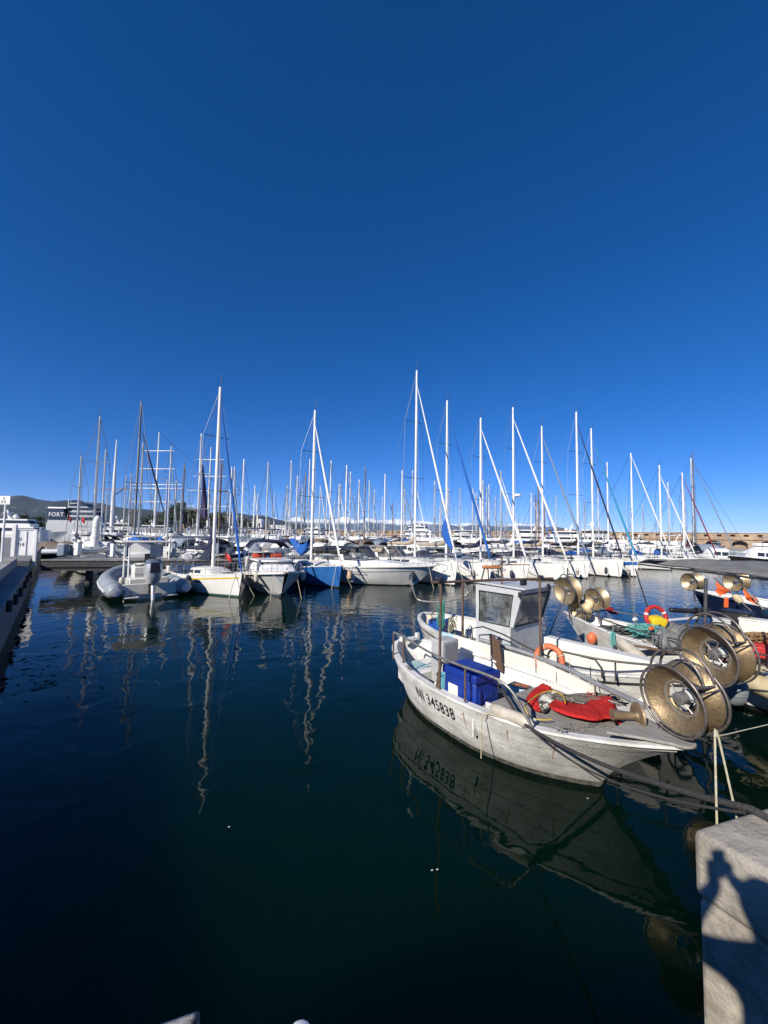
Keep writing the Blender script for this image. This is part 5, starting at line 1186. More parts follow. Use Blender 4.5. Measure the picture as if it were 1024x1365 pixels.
def yacht_hull(L, B, fb=1.15, stern=.72, rake=.3):
    return Hull(L, [(0, B/2*stern), (.15, B/2*.88), (.4, B/2), (.6, B/2*.93), (.78, B/2*.66), (.9, B/2*.34), (1, .03)],
                [(0, fb*.93), (.4, fb*.92), (1, fb*1.18)], [(0, -.05), (.15, -.4), (.5, -.55), (.9, -.4), (1, -.15)],
                [(0, .34), (.4, .32), (.7, .36), (.9, .48), (1, .6)], rb=rake, ep=1, kb=6, n=30, m=9)
def solve_heading(bow, xb, a, pxm, zt, lo=-75, hi=0):
    """compass turn of the hull so that its mast, a metres behind the bow, stands at the photo's mast"""
    best = None
    for k in range(151):
        an = rad(lo+(hi-lo)*k/150); d = Vector((math.cos(an), math.sin(an), 0)); p = bow-d*a
        e = abs(proj((p.x, p.y, 2))[0]-pxm)
        if best is None or e < best[0]: best = (e, an, p)
    return best[1], best[2]
def sailing_yacht(label, bow_px, mast_px, mtop, L=9.5, B=3.1, a=4.3, group=None, hullm=WHITE, stripe=None, boot=BLACK, jib=None, cover=NAVY, mm=WMAST, hood=None, deckm=DECKW, spr=(.42, .72), jib_u=.92, r0=.095, lo=-75, hi=0, roofm=None, fb=1.15, name='sailing_yacht', toerail=None, heading=None, radome=False, jr=.085):
    bow = W(*bow_px, 0)
    if heading is not None: an = rad(heading); mp_ = bow-Vector((math.cos(an), math.sin(an), 0))*a
    else: an, mp_ = solve_heading(bow, 0, a, mast_px, 2, lo, hi)
    d = Vector((math.cos(an), math.sin(an), 0)); h = yacht_hull(L, B, fb)
    O = bow-d*(L/2-.3)                       # the stem meets the water .85 m behind the deck's bow
    t = thing(name, label, 'sailing yacht', O, an, group)
    xm = (L/2-.3)-a
    h.shell('hull', hullm, t); h.band('boot_stripe', boot, t, -.12, .09, 0, 1, .006)
    if stripe is not None: h.band('sheer_stripe', stripe, t, -.24, -.16, .0, .985, .006, rel=True)
    h.deck('deck', deckm, t, camber=.05)
    b = MB()
    h.rail('toe_rail', toerail if toerail is not None else deckm, t, .06, .05, 0, 1, over=.012)
    zt = D(mtop[0], mtop[1], mp_.y).z
    coachroof(t, h, -L*.20, L*.27, B*.30, .42, roofm or deckm)
    for s in (-1, 1):
        b = MB(); b.prism([(-L*.46, s*B*.22, h.sh(.1)+.01), (-L*.21, s*B*.25, h.sh(.2)+.01), (-L*.21, s*B*.30, h.sh(.2)+.01), (-L*.46, s*B*.27, h.sh(.1)+.01)], (0, 0, .28)); b.build('cockpit_coaming', deckm, t, bevel=.03)
    b = MB(); b.tube(circle((-L*.36, 0, h.sh(.1)+.62), .42, (1, 0, .15), 24), .016, 6, True); b.tube([(-L*.36, 0, h.sh(.1)), (-L*.36, 0, h.sh(.1)+.75)], .06, 8); b.build('steering_wheel', INOX, t)
    lifelines(t, h)
    for s in (-1, 1):
        for k in range(2):
            b = MB(); z_ = h.sh(.15)+.29; b.lathe([(.09, 0), (.10, .05), (.07, .10), (.09, .16), (.085, .19), (0, .19)], (-L*.25-.9*k, s*B*.265, z_), (0, 0, 1), 12); b.build('winch', INOX, t)
        for k in range(3):
            tt = .42+.11*k; b = MB(); v_ = h.v_at(tt, h.sh(tt)-.42); v2_ = h.v_at(tt, h.sh(tt)-.30); b.grid([[h.pt(tt+dt, vv, s, .008) for vv in (v_, v2_)] for dt in (0, .018, .036, .05)]); b.build('hull_window', GLASSD, t)
    b = MB(); b.box((L*.33, 0, h.sh(.8)+.08), (.55, .55, .05)); b.build('deck_hatch', GLASSD, t, bevel=.02)
    b = MB(); b.tube([(-L*.47, B*.22, h.sh(0)), (-L*.47, B*.22, h.sh(0)+2.6)], .03, 6); b.lathe([(.05, -.08), (.12, -.03), (.12, .06), (.03, .10)], (-L*.47, B*.22, h.sh(0)+2.65), (0, 0, 1), 12); b.build('aerial_post', INOX, t)
    b = MB(); b.tube([(-L*.48, -B*.2, h.sh(0)), (-L*.50, -B*.2, h.sh(0)+1.3)], .015, 5); fl_ = b.build('flagstaff', WOODM, t)
    b = MB()
    for k in range(6): zz_ = h.sh(.55)+.5+.16*k; b.tube(circle((xm-.06, .10*(k % 2), zz_), .10, (1, .2, .1), 10), .016, 5, True)
    b.build('halyard_coil', ROPEC, t)
    if hood is not None:
        b = MB(); rows = []; zz = h.sh(.3)+.38
        for i in range(8):
            u = i/7; rows.append([Vector((-L*.22-.2+1.15*u, B*.30*math.cos(math.pi*k/10), zz+(.62*math.sin(math.pi*k/10)**.6)*(math.cos(u*1.45)))) for k in range(11)])
        b.grid(rows); b.build('sprayhood', hood, t, solid=.02)
    m = mast_rig(t, h, xm, zt, h.sh(.55)+.35, mm, 0, spr, 3.4, cover, jib, jib_u, L/2-.12, r0=r0, xstern=-L/2+.1, jr=jr)
    if radome:
        b = MB(); z = 7.2; b.lathe([(.05, -.13), (.30, -.10), (.33, 0), (.28, .10), (.02, .14)], (xm+.42, 0, z), (0, 0, 1), 18); b.build('radar_dome', WHITE, m); b = MB(); b.tube([(xm, 0, z-.12), (xm+.42, 0, z-.14)], .04, 6); b.build('radar_bracket', mm, m)
    b = MB(); b.tube([(L/2-.05, 0, h.sh(1)+.06), (L/2+.22, 0, h.sh(1)+.02), (L/2+.25, 0, h.sh(1)-.22)], .03, 6); b.build('anchor', STEEL, t)
    t['_h'] = 0; del t['_h']
    return t, h, O, d
def dock_lines(t, h, O, d, n=2, lab='', grp='pale bow mooring lines of the front row boats', tgt=3.2):
    """bow lines running down into the water ahead of the boat"""
    l = Vector((-d.y, d.x, 0))
    for s in (-1, 1)[:n]:
        p = h.edge(.96, s, .0); a = O+d*p.x+l*p.y+Vector((0, 0, p.z)); c = O+d*(h.L/2-.35)+l*s*.85+d*.45; c.z = -.25
        b = MB(); b.tube([Vector(), c-a], .018, 5); o = b.build('bow_line', ROPEC); o.location = a
        tag(o, '%s bow line of %s' % ('left' if s < 0 else 'right', lab), 'rope', grp)
GRP = 'sailing yachts in the front row with bows towards the viewer'

# ---- blue and navy small sailing boat (second from left)
t, h, O, d = sailing_yacht('small white sailing boat with thin yellow stripe and navy covered mast foot', (318, 796), 284.5, (290.5, 516), L=8.2, B=2.7, a=2.9, group=GRP, stripe=YELLOW, boot=mat('green_antifouling', (.03, .10, .09), (.05, .12, .1), 5, .7), jib=BLUECV, cover=NAVY, jib_u=.93, r0=.10, heading=None, fb=1.05, jr=.075, hood=None)
dock_lines(t, h, O, d, lab='the small white sailing boat with yellow stripe')
l = Vector((-d.y, d.x, 0)); xm = (8.2/2-.3)-2.9
b = MB(); rows = []
for k in range(9):
    u = k/8; rows.append([(xm+.0-1.9*u**1.6*.9, .10, 2.05+2.5*(1-u)**1.5-.25*u), (xm-.0-1.9*u**1.6*.9, -.10, 2.05+2.5*(1-u)**1.5-.25*u), (xm-.1-1.6*u, -.16, 1.75+.1*u), (xm-.1-1.6*u, .16, 1.75+.1*u)])
b.grid(rows, closed_u=True); b.build('boom_cover', NAVY, t)
b = MB(); rows = [[(2.55+.42*i/5, .06*math.sin(i), 1.95+.35*k/4-.25*i/5) for k in range(5)] for i in range(6)]
fender('boat_fender', 'dark grey fender on the side of the small white sailing boat with yellow stripe', O+d*.8-l*1.36+Vector((0, 0, 1.05)), .6, .12, FENDB)
fender('boat_fender', 'dark navy fender between the grey inflatable and the small white sailing boat', O-d*1.7-l*1.40+Vector((0, 0, 1.0)), .7, .17, FENDB)
fender('boat_fender', 'pale fender at the bow of the small white sailing boat next to the motor launch', O+d*2.9+l*.85+Vector((0, 0, 1.15)), .6, .12, FENDW)
q = O+d*2.0-l*.1; b = MB(); rows = [[Vector((.40*i/5, .05*math.sin(i*1.3), .34*k/4-.30*i/5)) for k in range(5)] for i in range(6)]
fl = MB(); fl.tube([(0, 0, -.9), (0, 0, .4)], .014, 6); o = fl.build('flag', WOODM); o.location = D(300, 744, 22.6); f_ = MB(); f_.grid(rows); f_.build('flag_cloth', REDP, o, solid=.003); tag(o, 'small red flag on a staff behind the small white sailing boat', 'flag')

# ---- white motor launch with navy bimini
def launch():
    bow = W(374, 795, 0); an = rad(-62); d = Vector((math.cos(an), math.sin(an), 0)); L = 8.0; B = 3.2
    h = Hull(L, [(0, 1.35), (.3, 1.55), (.55, 1.6), (.75, 1.42), (.9, .95), (.97, .5), (1, .12)], [(0, 1.0), (.5, 1.1), (1, 1.42)], [(0, -.3), (.8, -.3), (1, -.05)], [(0, .3), (.5, .4), (.8, .85), (1, 1.15)], rb=1.2, ep=.9, kb=5, n=36, m=10)
    O = bow-d*(L/2-1.2); t = thing('motor_launch', 'white motor launch with navy folding bimini and orange cushions behind its windscreen', 'motor boat', O, an)
    h.shell('hull', WHITE, t); h.deck('deck', DECKW, t, camber=.08); h.rail('rub_rail', WHITE2, t, .05, .11, 0, 1, dz=-.09, over=.05); h.band('rub_strip', DARKTUBE, t, -.14, -.10, 0, .99, .02, rel=True)
    h.band('boot_stripe', GREYCV, t, -.1, .07, 0, 1, .006)
    coachroof(t, h, -.6, 2.5, 1.15, .62, WHITE, win=None, rake=.5)
    b = MB(); rows = []
    for k in range(9):
        y = 1.1-2.2*k/8; rows.append([Vector((2.15-.28*(y*y), y, 1.32)), Vector((1.55-.28*y*y, y*.95, 1.78))])
    b.grid(rows); b.build('windscreen_cover', mat('grey_cabin_window', (.12, .125, .13), (.18, .18, .19), 3, .4), t)
    b = MB(); b.prism([(-.7, -1.15, 1.82), (1.5, -1.0, 1.80), (1.9, 0, 1.80), (1.5, 1.0, 1.80), (-.7, 1.15, 1.82)], (0, 0, .10)); b.build('cabin_top', WHITE, t, bevel=.04)
    b = MB()
    fr = [(-.75, -1.1, 1.9), (-.5, -1.0, 2.4), (-.5, 0, 2.45), (-.5, 1.0, 2.4), (-.75, 1.1, 1.9)]; b.tube(fr, .03, 6)
    for y in (-.35, .35): b.tube([(-.62, y, 1.9), (-.5, y, 2.45)], .022, 6)
    b.build('windscreen_frame', INOX, t)
    for y_ in (-.5, .55):
        b = MB(); b.box((-1.1, y_, 2.02), (.5, .75, .30)); b.build('seat_cushion', mat('red_orange_cushion', (.55, .07, .03), (.45, .05, .02), 6, .8), t, bevel=.08)
    b = MB(); rows = []
    for i in range(9):
        u = i/8; x = -2.6+2.2*u; rows.append([Vector((x, -1.25+2.5*k/8, 2.78+.16*math.sin(math.pi*k/8)+.10*math.sin(u*math.pi)-.05*math.cos(u*9)-(.28 if k in (0, 8) else 0))) for k in range(9)])
    b.grid(rows); b.build('bimini', NAVY, t, solid=.05)
    b = MB()
    for s in (-1, 1): b.tube([(-.8, s*1.25, 1.1), (-.5, s*1.22, 2.6)], .022, 6); b.tube([(-1.5, s*1.3, 1.1), (-2.5, s*1.22, 2.6)], .022, 6); b.tube([(-1.5, s*1.3, 1.1), (-1.6, s*1.22, 2.7)], .022, 6)
    b.build('bimini_frame', INOX, t)
    b = MB(); b.box((-2.3, 0, 1.5), (1.6, 2.2, .8)); b.build('cockpit_seat', WHITE2, t, bevel=.1)
    lifelines(t, h, .45, .97, .42, 5)
    b = MB(); b.tube([(L/2-.1, 0, 1.48), (L/2+.2, 0, 1.44)], .05, 8); b.lathe([(.02, -.1), (.13, -.06), (.14, .06), (.03, .1)], (L/2-.7, .15, 1.62), (0, 1, 0), 12); b.build('anchor_winch', WHITE, t)
    dock_lines(t, h, O, d, lab='the white motor launch with navy bimini')
    l = Vector((-d.y, d.x, 0))
    for s, lb in ((1, 'white fender on the right bow of the white motor launch'), (-1, 'white fender on the left bow of the white motor launch')):
        fender('boat_fender', lb, O+d*2.6+l*s*1.28+Vector((0, 0, 1.38)), .6, .13, FENDW)
launch()
# ---- blue hulled sailing yacht
t, h, O, d = sailing_yacht('blue hulled sailing yacht with crumpled bright blue sail cover and white furled jib', (452, 784), 417, (423.6, 547), L=8.6, B=2.9, a=3.9, group=GRP, hullm=BLUEHULL, jib=WHITECV, cover=None, boot=mat('dark_boot', (.02, .02, .025), None), jib_u=.90, heading=-52, fb=1.2, r0=.10, jr=.09)
dock_lines(t, h, O, d, lab='the blue hulled yacht')
l = Vector((-d.y, d.x, 0)); xm = (8.6/2-.3)-3.9
b = MB(); rows = []
for k in range(11):
    u = k/10; x = xm-.1-3.0*u; zz = 2.35+.55*(2*u-1)**2; rows.append([(x, .12*math.sin(k*1.7), zz+.38+.12*math.sin(k*2.3)), (x+.05, .30, zz+.1), (x, .2, zz-.25-.35*math.sin(u*math.pi)**2*(1+.4*math.sin(k*3))), (x, -.2, zz-.25-.3*math.sin(u*math.pi)**2), (x-.05, -.30, zz+.1)])
b.grid(rows, closed_u=True); b.build('sail_cover', BLUECV, t, sub=1)
f0 = O+d*3.4-l*.0
fender('boat_fender', 'old peach coloured fender between the blue hulled yacht and the white cruiser', W(462, 786, 0)+Vector((.1, .9, 1.15)), .62, .16, mat('peach_fender', (.60, .40, .25), (.5, .32, .2), 6, .55))

# ---- motor cruisers
def cruiser(label, bow_px, heading, L, B, top='dark', bim=None, fb=1.35, glassm=None, hardtop=False):
    bow = W(*bow_px, 0); an = rad(heading); d = Vector((math.cos(an), math.sin(an), 0))
    h = Hull(L, [(0, B*.46), (.3, B*.5), (.55, B*.49), (.75, B*.42), (.9, B*.25), (.97, B*.11), (1, .05)], [(0, fb*.85), (.5, fb*.95), (.8, fb*1.05), (1, fb*1.1)], [(0, -.4), (.8, -.35), (1, -.1)], [(0, .28), (.5, .36), (.8, .8), (1, 1.15)], rb=1.6, ep=.9, kb=4, n=40, m=11)
    O = bow-d*(L/2-1.6); t = thing('motor_cruiser', label, 'motor cruiser', O, an, 'white motor cruisers in the front row')
    h.shell('hull', WHITE, t); h.deck('deck', WHITE, t, camber=.16); h.rail('rub_rail', WHITE2, t, .04, .08, 0, 1, dz=-.08, over=.04)
    h.band('style_line', GREYCV, t, -.42, -.36, .02, .9, .006, rel=True); h.band('boot_stripe', BLACK, t, -.15, .06, 0, 1, .006)
    coachroof(t, h, L*-.12, L*.36, B*.36, .42, WHITE, win=GLASSD, nwin=2, rake=.75)
    # wrap-around windscreen on a raised coaming
    rows = []; zb = fb*.95+.40
    base = [(-L*.28, -B*.44), (-L*.12, -B*.43), (L*.02, -B*.36), (L*.09, -B*.18), (L*.105, 0), (L*.09, B*.18), (L*.02, B*.36), (-L*.12, B*.43), (-L*.28, B*.44)]
    base = [Vector((p[0], p[1], 0)) for p in base]; sm = spline(base, 4)
    b = MB(); b.grid([[Vector((p.x, p.y*1.02, fb*.9)), Vector((p.x, p.y, zb+.02))] for p in sm]); b.build('coaming', WHITE, t, solid=.06)
    b = MB(); hgt = .80
    wg = [[Vector((p.x, p.y, zb)), Vector((p.x-hgt*.95*(1 if p.x > -L*.05 else .6), p.y*.86, zb+hgt))] for p in sm]
    b.grid(wg); wsn = b.build('windscreen', GLASS if glassm is None else glassm, t)
    b = MB(); b.tube([w_[1] for w_ in wg], .03, 6); b.tube([w_[0] for w_ in wg], .025, 6)
    for k in (4, 8, 12, 16, 20, 24, 28): b.tube(wg[k], .022, 6)
    b.build('windscreen_frame', BLACK if top == 'dark' else INOX, wsn)
    for q_, s_ in (((-L*.16, 0, fb*.9+.35), (.5, B*.6, .7)), ((-L*.30, 0, fb*.9+.30), (.9, B*.7, .55))):
        b = MB(); b.box(q_, s_); b.build('seat', WHITE2, t, bevel=.1)
    if bim is not None:
        rows = []
        for i in range(11):
            u = i/10; x = -L*.33+(L*.27)*u
            rows.append([Vector((x, B*.42*math.cos(math.pi*k/12), zb+.38+(.62*math.sin(math.pi*k/12)**.45)*(1-.35*u**3-.22*(1-u)**2))) for k in range(13)])
        b = MB(); b.grid(rows); b.build('canvas_top', bim, t, solid=.02)
        for s in (-1, 1):
            b = MB(); b.grid([[Vector((r_[i2].x, s*abs(r_[i2].y)*1.002+s*.012, r_[i2].z)) for i2 in (1, 2, 3)] for r_ in rows[2:9]]); b.build('canvas_window', GLASSD, t)
    lifelines(t, h, .50, .98, .5, 6)
    b = MB(); b.tube([(L/2-.3, 0, fb*1.1+.05), (L/2+.22, 0, fb*1.1+.02)], .05, 6); b.build('anchor', STEEL, t)
    return t, h, O, d
t, h, O, d = cruiser('white motor cruiser with dark framed windscreen right of the blue hulled yacht', (551, 781), -21, 10.6, 3.4, bim=BLACK)
dock_lines(t, h, O, d, lab='the white cruiser with dark windscreen')
t, h, O, d = cruiser('white motor cruiser with beige canvas top left of the tallest yacht', (583, 772), -24, 10.5, 3.4, top='light', bim=BEIGECV)
dock_lines(t, h, O, d, n=1, lab='the white cruiser with beige top')
fender('boat_fender', 'large dark grey fender hanging at the bow of the white cruiser with beige top', D(550, 756, 26.6), .95, .23, FENDB)

# ---- the white yachts of the front row, left to right
t, h, O, d = sailing_yacht('white sailing yacht with the tallest mast and a white furled jib with blue edge', (606, 781), 553, (556.7, 494), L=10.5, B=3.2, a=4.1, group=GRP, jib=WHITECV, cover=BEIGECV, stripe=None, mm=WMAST, hood=BEIGECV, fb=1.4, r0=.09, jr=.075)
b = MB(); a_ = Vector((10.5/2-.2, 0, 1.9)); c_ = Vector(((10.5/2-.3)-4.1, 0, 15.0)); rows = []
for i in range(9):
    u = .06+.16*i/8; p = a_.lerp(c_, u); rows.append([p+Vector((-.08-k*.17*math.sin(math.pi*i/8)**.8, .02*math.sin(k+i), -.05*k)) for k in range(5)])
b.grid(rows); b.build('sail_edge_strip', BLUECV, t, solid=.01)
dock_lines(t, h, O, d, lab='the yacht with the tallest mast')
t, h, O, d = sailing_yacht('white sailing yacht with bright blue furled jib and wrapped sail behind the grey wheelhouse', (652, 778), 595, (597, 534), L=10, B=3.0, a=4.2, group=GRP, jib=BLUECV, cover=BEIGECV, hood=NAVY, mm=WMAST, fb=1.3, r0=.09, jr=.10)
dock_lines(t, h, O, d, lab='the yacht with bright blue jib')
t, h, O, d = sailing_yacht('white sailing yacht with brown wooden toe rail and white furled jib', (701, 777), 641, (639, 557), L=9.5, B=3.0, a=4.2, group=GRP, jib=WHITECV, cover=NAVY, toerail=TEAK, hood=GREYCV, mm=WMAST, fb=1.15, r0=.10)
dock_lines(t, h, O, d, lab='the yacht with brown toe rail')
b = MB(); b.box((0, 0, 0), (1.25, .35, .22)); o = b.build('orange_raft_pad', ORANGEWOOD, bevel=.06); o.location = D(655, 756, 27.4); o.rotation_euler = (0, 0, .15); s_ = MB(); s_.tube([(-.5, 0, -.1), (-.75, .1, -1.2)], .05, 6); s_.tube([(.5, 0, -.1), (.62, .1, -1.2)], .05, 6); s_.tube([(-.2, .1, -.1), (-.1, .2, -1.1)], .04, 6); s_.build('leg', DARKTUBE, o)
tag(o, 'orange brown swimming platform board on black struts beside the yacht with wooden rail', 'platform')
t, h, O, d = sailing_yacht('white sailing yacht with a radar dome half way up its mast and white furled jib', (754, 775), 685, (683.5, 543), L=10.5, B=3.1, a=4.6, group=GRP, jib=WHITECV, cover=WHITECV, radome=True, fb=1.2, r0=.09, hood=NAVY)
dock_lines(t, h, O, d, lab='the yacht with radar dome')
t, h, O, d = sailing_yacht('white sailing yacht with faded grey blue furled jib', (783, 771.5), 724, (724.5, 568), L=11, B=3.2, a=4.5, group=GRP, jib=GREYCV, cover=BEIGECV, hood=NAVY, fb=1.25, r0=.09)
dock_lines(t, h, O, d, lab='the yacht with grey blue jib')
t, h, O, d = sailing_yacht('white sailing yacht with long navy furled jib and black sail covers', (828, 770), 771, (766, 549), L=11.5, B=3.3, a=4.4, group=GRP, jib=NAVY, cover=BLACK, fb=1.35, r0=.10, jr=.075, hood=NAVY)
dock_lines(t, h, O, d, lab='the yacht with navy jib')
t, h, O, d = sailing_yacht('white sailing yacht with blue topped bow and teal furled jib with white edge', (848, 769), 791, (790, 571), L=10.5, B=3.2, a=4.5, group=GRP, stripe=BLUEHULL, jib=TEALCV, cover=NAVY, hood=BLUECV, fb=1.2, r0=.09, jr=.095)
h.band('blue_topside', BLUEHULL, t, -.34, -.03, .72, .995, .01, rel=True)
dock_lines(t, h, O, d, lab='the yacht with blue topped bow')

# ---- grey inflatable with outboard, stern towards the viewer
def rhib():
    a = W(163, 801, 0); c = W(240, 797, 0); mid = (a+c)/2; an = rad(131); d = Vector((math.cos(an), math.sin(an), 0)); wdt = 1.28; L = 5.8
    O = mid+d*.9; t = thing('inflatable_boat', 'grey inflatable boat with white console, T-top and silver outboard motor', 'inflatable boat', O, an); t.scale = (1.22, 1.22, 1.22)
    def side(s):
        return [(-.75, s*wdt, .40), (0, s*wdt, .40), (1.6, s*wdt*1.0, .44), (3.2, s*wdt*.92, .52), (4.4, s*wdt*.62, .64), (5.1, s*wdt*.25, .74)]
    P = [Vector(p) for p in side(1)]+[Vector((5.3, 0, .78))]+[Vector(p) for p in reversed(side(-1))]; path = spline(P, 5)
    r = [.32]*len(path); 
    for k in range(5): r[k] = r[-1-k] = (.10, .20, .27, .31, .32)[k]
    b = MB(); b.tube(path, r, 18); b.build('tube', RHIBG, t)
    b = MB()
    for s in (1, -1):
        seg = [p for p in path if p.x > -.4]; 
        outer = []
        for p in seg:
            v = Vector((p.x-1.5, p.y, 0)); n_ = Vector((max(0, p.x-2.6)*.55, p.y, 0)).normalized(); outer.append(p+n_*.315+Vector((0, 0, -.03)))
    b.tube(outer, .05, 8); b.build('rubbing_strake', RHIBL, t)
    for k, x_ in enumerate((-.2, .9, 2.2)):
        for s in (1, -1):
            b = MB(); b.tube(circle((x_, s*wdt, .42), .324, (1, 0, 0), 22), .012, 6, True); b.build('seam', RHIBL, t)
    h = Hull(5.2, [(0, 1.05), (.6, 1.05), (.85, .6), (1, .05)], [(0, .30), (1, .6)], [(0, -.3), (.8, -.3), (1, .1)], [(0, .5), (1, 1)], rb=.5, n=20, m=6)
    shift(h, 2.3); h.shell('hull', WHITE2, t); h.deck('deck', DECKW, t, camber=0, inset=0)
    b = MB(); b.box((-.32, 0, .40), (.10, 2.0, .46)); b.build('transom', WHITE2, t, bevel=.02)
    for y_ in (.72, -.72):
        b = MB(); b.box((-.55, y_, .12), (.5, .5, .05)); b.build('swim_step', WHITE2, t, bevel=.02)
    b = MB(); b.box((2.0, 0, .82), (.55, .72, .85)); b.box((1.85, 0, 1.28), (.35, .68, .12)); cn = b.build('console', WHITE, t, bevel=.06)
    b = MB(); b.tube(circle((1.60, 0, 1.12), .19, (1, 0, .4), 22), .02, 6, True); b.tube([(1.60, -.18, 1.12), (1.60, .18, 1.12)], .014, 6); b.build('steering_wheel', DARKTUBE, cn)
    b = MB(); b.box((1.80, -.32, 1.52), (.04, .46, .50)); b.build('windscreen', GLASSD, cn)
    b = MB(); b.box((1.0, 0, .66), (.5, .95, .62)); b.box((.78, 0, 1.08), (.10, .95, .36)); b.build('helm_seat', WHITE2, t, bevel=.06)
    b = MB(); b.box((.2, 0, .58), (.5, 1.5, .5)); b.build('stern_bench', WHITE2, t, bevel=.05)
    b = MB()
    for s in (1, -1): b.tube(spline([(1.1, s*.62, .4), (1.15, s*.62, 1.6), (1.3, s*.60, 2.30)], 4), .035, 8); b.tube(spline([(2.5, s*.62, .5), (2.5, s*.62, 1.6), (2.4, s*.6, 2.30)], 4), .035, 8)
    b.tube([(1.15, -.62, 1.5), (2.5, -.62, 1.5)], .025, 6); b.tube([(1.15, .62, 1.5), (2.5, .62, 1.5)], .025, 6)
    b.build('t_top_frame', WMAST, t)
    b = MB(); b.box((1.85, 0, 2.34), (2.3, 2.0, .08)); b.build('t_top', WHITE2, t, bevel=.035)
    b = MB(); b.box((1.0, -.42, 1.95), (.04, .52, .58)); b.build('screen_panel', mat('grey_clear_panel', (.36, .37, .38), (.3, .31, .32), 5, .3), t, bevel=.01)
    # outboard
    e = MB(); rows = []
    for z, hx_, hy_, cx in ((.55, .24, .18, -.74), (.72, .34, .26, -.78), (1.0, .41, .32, -.82), (1.32, .41, .32, -.82), (1.54, .31, .25, -.78), (1.60, .12, .10, -.72)):
        rows.append([Vector((cx+hx_*math.copysign(abs(math.cos(q_))**.6, math.cos(q_)), hy_*math.copysign(abs(math.sin(q_))**.6, math.sin(q_)), z)) for q_ in [2*math.pi*k/20 for k in range(20)]])
    def rot_eng(p): # tilted a little
        c_ = Vector((-.4, 0, .6)); return c_+Matrix.Rotation(rad(14), 3, 'Y') @ (p-c_)
    rows = [[rot_eng(p) for p in r_] for r_ in rows]
    e.grid(rows[:4], closed_u=True); e.poly(rows[0]); en = e.build('outboard_motor', ENGSIL, t)
    e = MB(); e.grid([[p*1.0 for p in r_] for r_ in rows[3:]], closed_u=True); e.poly(rows[-1]); e.build('cowling_top', ENGBLU, en)
    e = MB(); pr = [rot_eng(Vector(p)) for p in ((-.60, -.06, .65), (-.85, -.06, .65), (-.82, -.06, -.25), (-.95, -.06, -.35), (-.9, -.06, -.55), (-.68, -.06, -.50), (-.62, -.06, .0))]; e.prism(pr, (0, .12, 0)); e.build('leg', ENGSIL, en, bevel=.03)
    e = MB(); pr = [rot_eng(Vector(p)) for p in ((-.5, -.12, .68), (-.62, -.12, .68), (-.62, -.12, .30), (-.48, -.12, .20))]; e.prism(pr, (0, .24, 0)); e.build('bracket', BLACK, en, bevel=.01)
    e = MB(); pr = [rot_eng(Vector(p)) for p in ((-1.235, -.20, .92), (-1.235, .20, .92), (-1.238, .15, 1.36), (-1.238, -.15, 1.36))]; e.prism(pr, (-.012, 0, 0)); e.build('cowling_panel', BLACK, en)
    b = MB(); b.tube([(-.5, .95, .4), (-.62, .98, -.6)], .035, 6); b.tube([(-.5, .72, .4), (-.62, .72, -.6)], .02, 6); b.build('boarding_ladder', STEEL, t)
    for s in (1, -1):
        b = MB(); b.lathe([(.02, -.06), (.17, -.03), (.18, .0), (.05, .02)], (-.8, s*wdt, .40), (-1, 0, 0), 16); b.build('cone_cap', RHIBL, t)
    o = MB(); o.tube([O+d*-.7-Vector((-d.y, d.x, 0))*-1.2+Vector((0, 0, .3)), O+d*-1.2+Vector((-d.y, d.x, 0))*1.25+Vector((0, 0, -.3))], .02, 6); oo = o.build('stern_line', ROPEC); tag(oo, 'pale stern line from the grey inflatable down into the water', 'rope')
    b = MB(); fender('boat_fender', 'small white fender inside the left tube of the grey inflatable', O+d*.1+Vector((-d.y, d.x, 0))*1.2+Vector((0, 0, 1.12)), .5, .13, FENDW, rope=False)
rhib()

# fenders along the sides of the front row yachts
FEN = [((575, 764), 28.6, 'FENDB', 'dark fender on the side of the tallest masted yacht'), ((630, 764), 29.4, 'FENDW', 'white fender left of the orange brown platform'), ((682, 766), 30.0, 'FENDB', 'dark fender on the side of the yacht with brown toe rail'), ((738, 764), 32.0, 'FENDB', 'dark fender at the bow of the yacht with radar dome'), ((770, 763), 33.2, 'FENDW', 'white fender at the bow of the yacht with grey blue jib'), ((808, 762), 35.0, 'FENDB', 'dark fender on the side of the yacht with navy jib'), ((838, 762), 36.3, 'FENDW', 'white fender left of the blue topped bow'), ((470, 770), 25.8, 'FENDW', 'white fender on the side of the dark topped cruiser'), ((395, 768), 22.8, 'FENDW', 'white fender between the navy topped launch and the blue yacht')]
for (px, py), dp, mm_, lb in FEN: fender('boat_fender', lb, D(px, py-6, dp), .62, .13, {'FENDB': FENDB, 'FENDW': FENDW}[mm_])

# ================================================================== THE MARINA BEHIND
ZONES = [(0, 128, 'white pontoon gates'), (128, 200, 'grey inflatable'), (200, 262, 'two-masted tall ship'), (262, 320, 'yellow striped boat'), (320, 400, 'navy topped launch'),
         (400, 462, 'blue hulled yacht'), (462, 545, 'two white cruisers'), (545, 622, 'tallest mast'), (622, 700, 'brown railed yacht'), (700, 762, 'radar dome yacht'),
         (762, 832, 'navy jib yacht'), (832, 1100, 'long grey awning')]
ORD = ['leftmost', 'second', 'third', 'fourth', 'fifth', 'sixth', 'seventh', 'eighth', 'ninth', 'tenth', 'eleventh', 'twelfth', 'thirteenth', 'fourteenth', 'fifteenth']
def zone(px):
    for a, c, n in ZONES:
        if a <= px < c: return n
    return ZONES[-1][2]
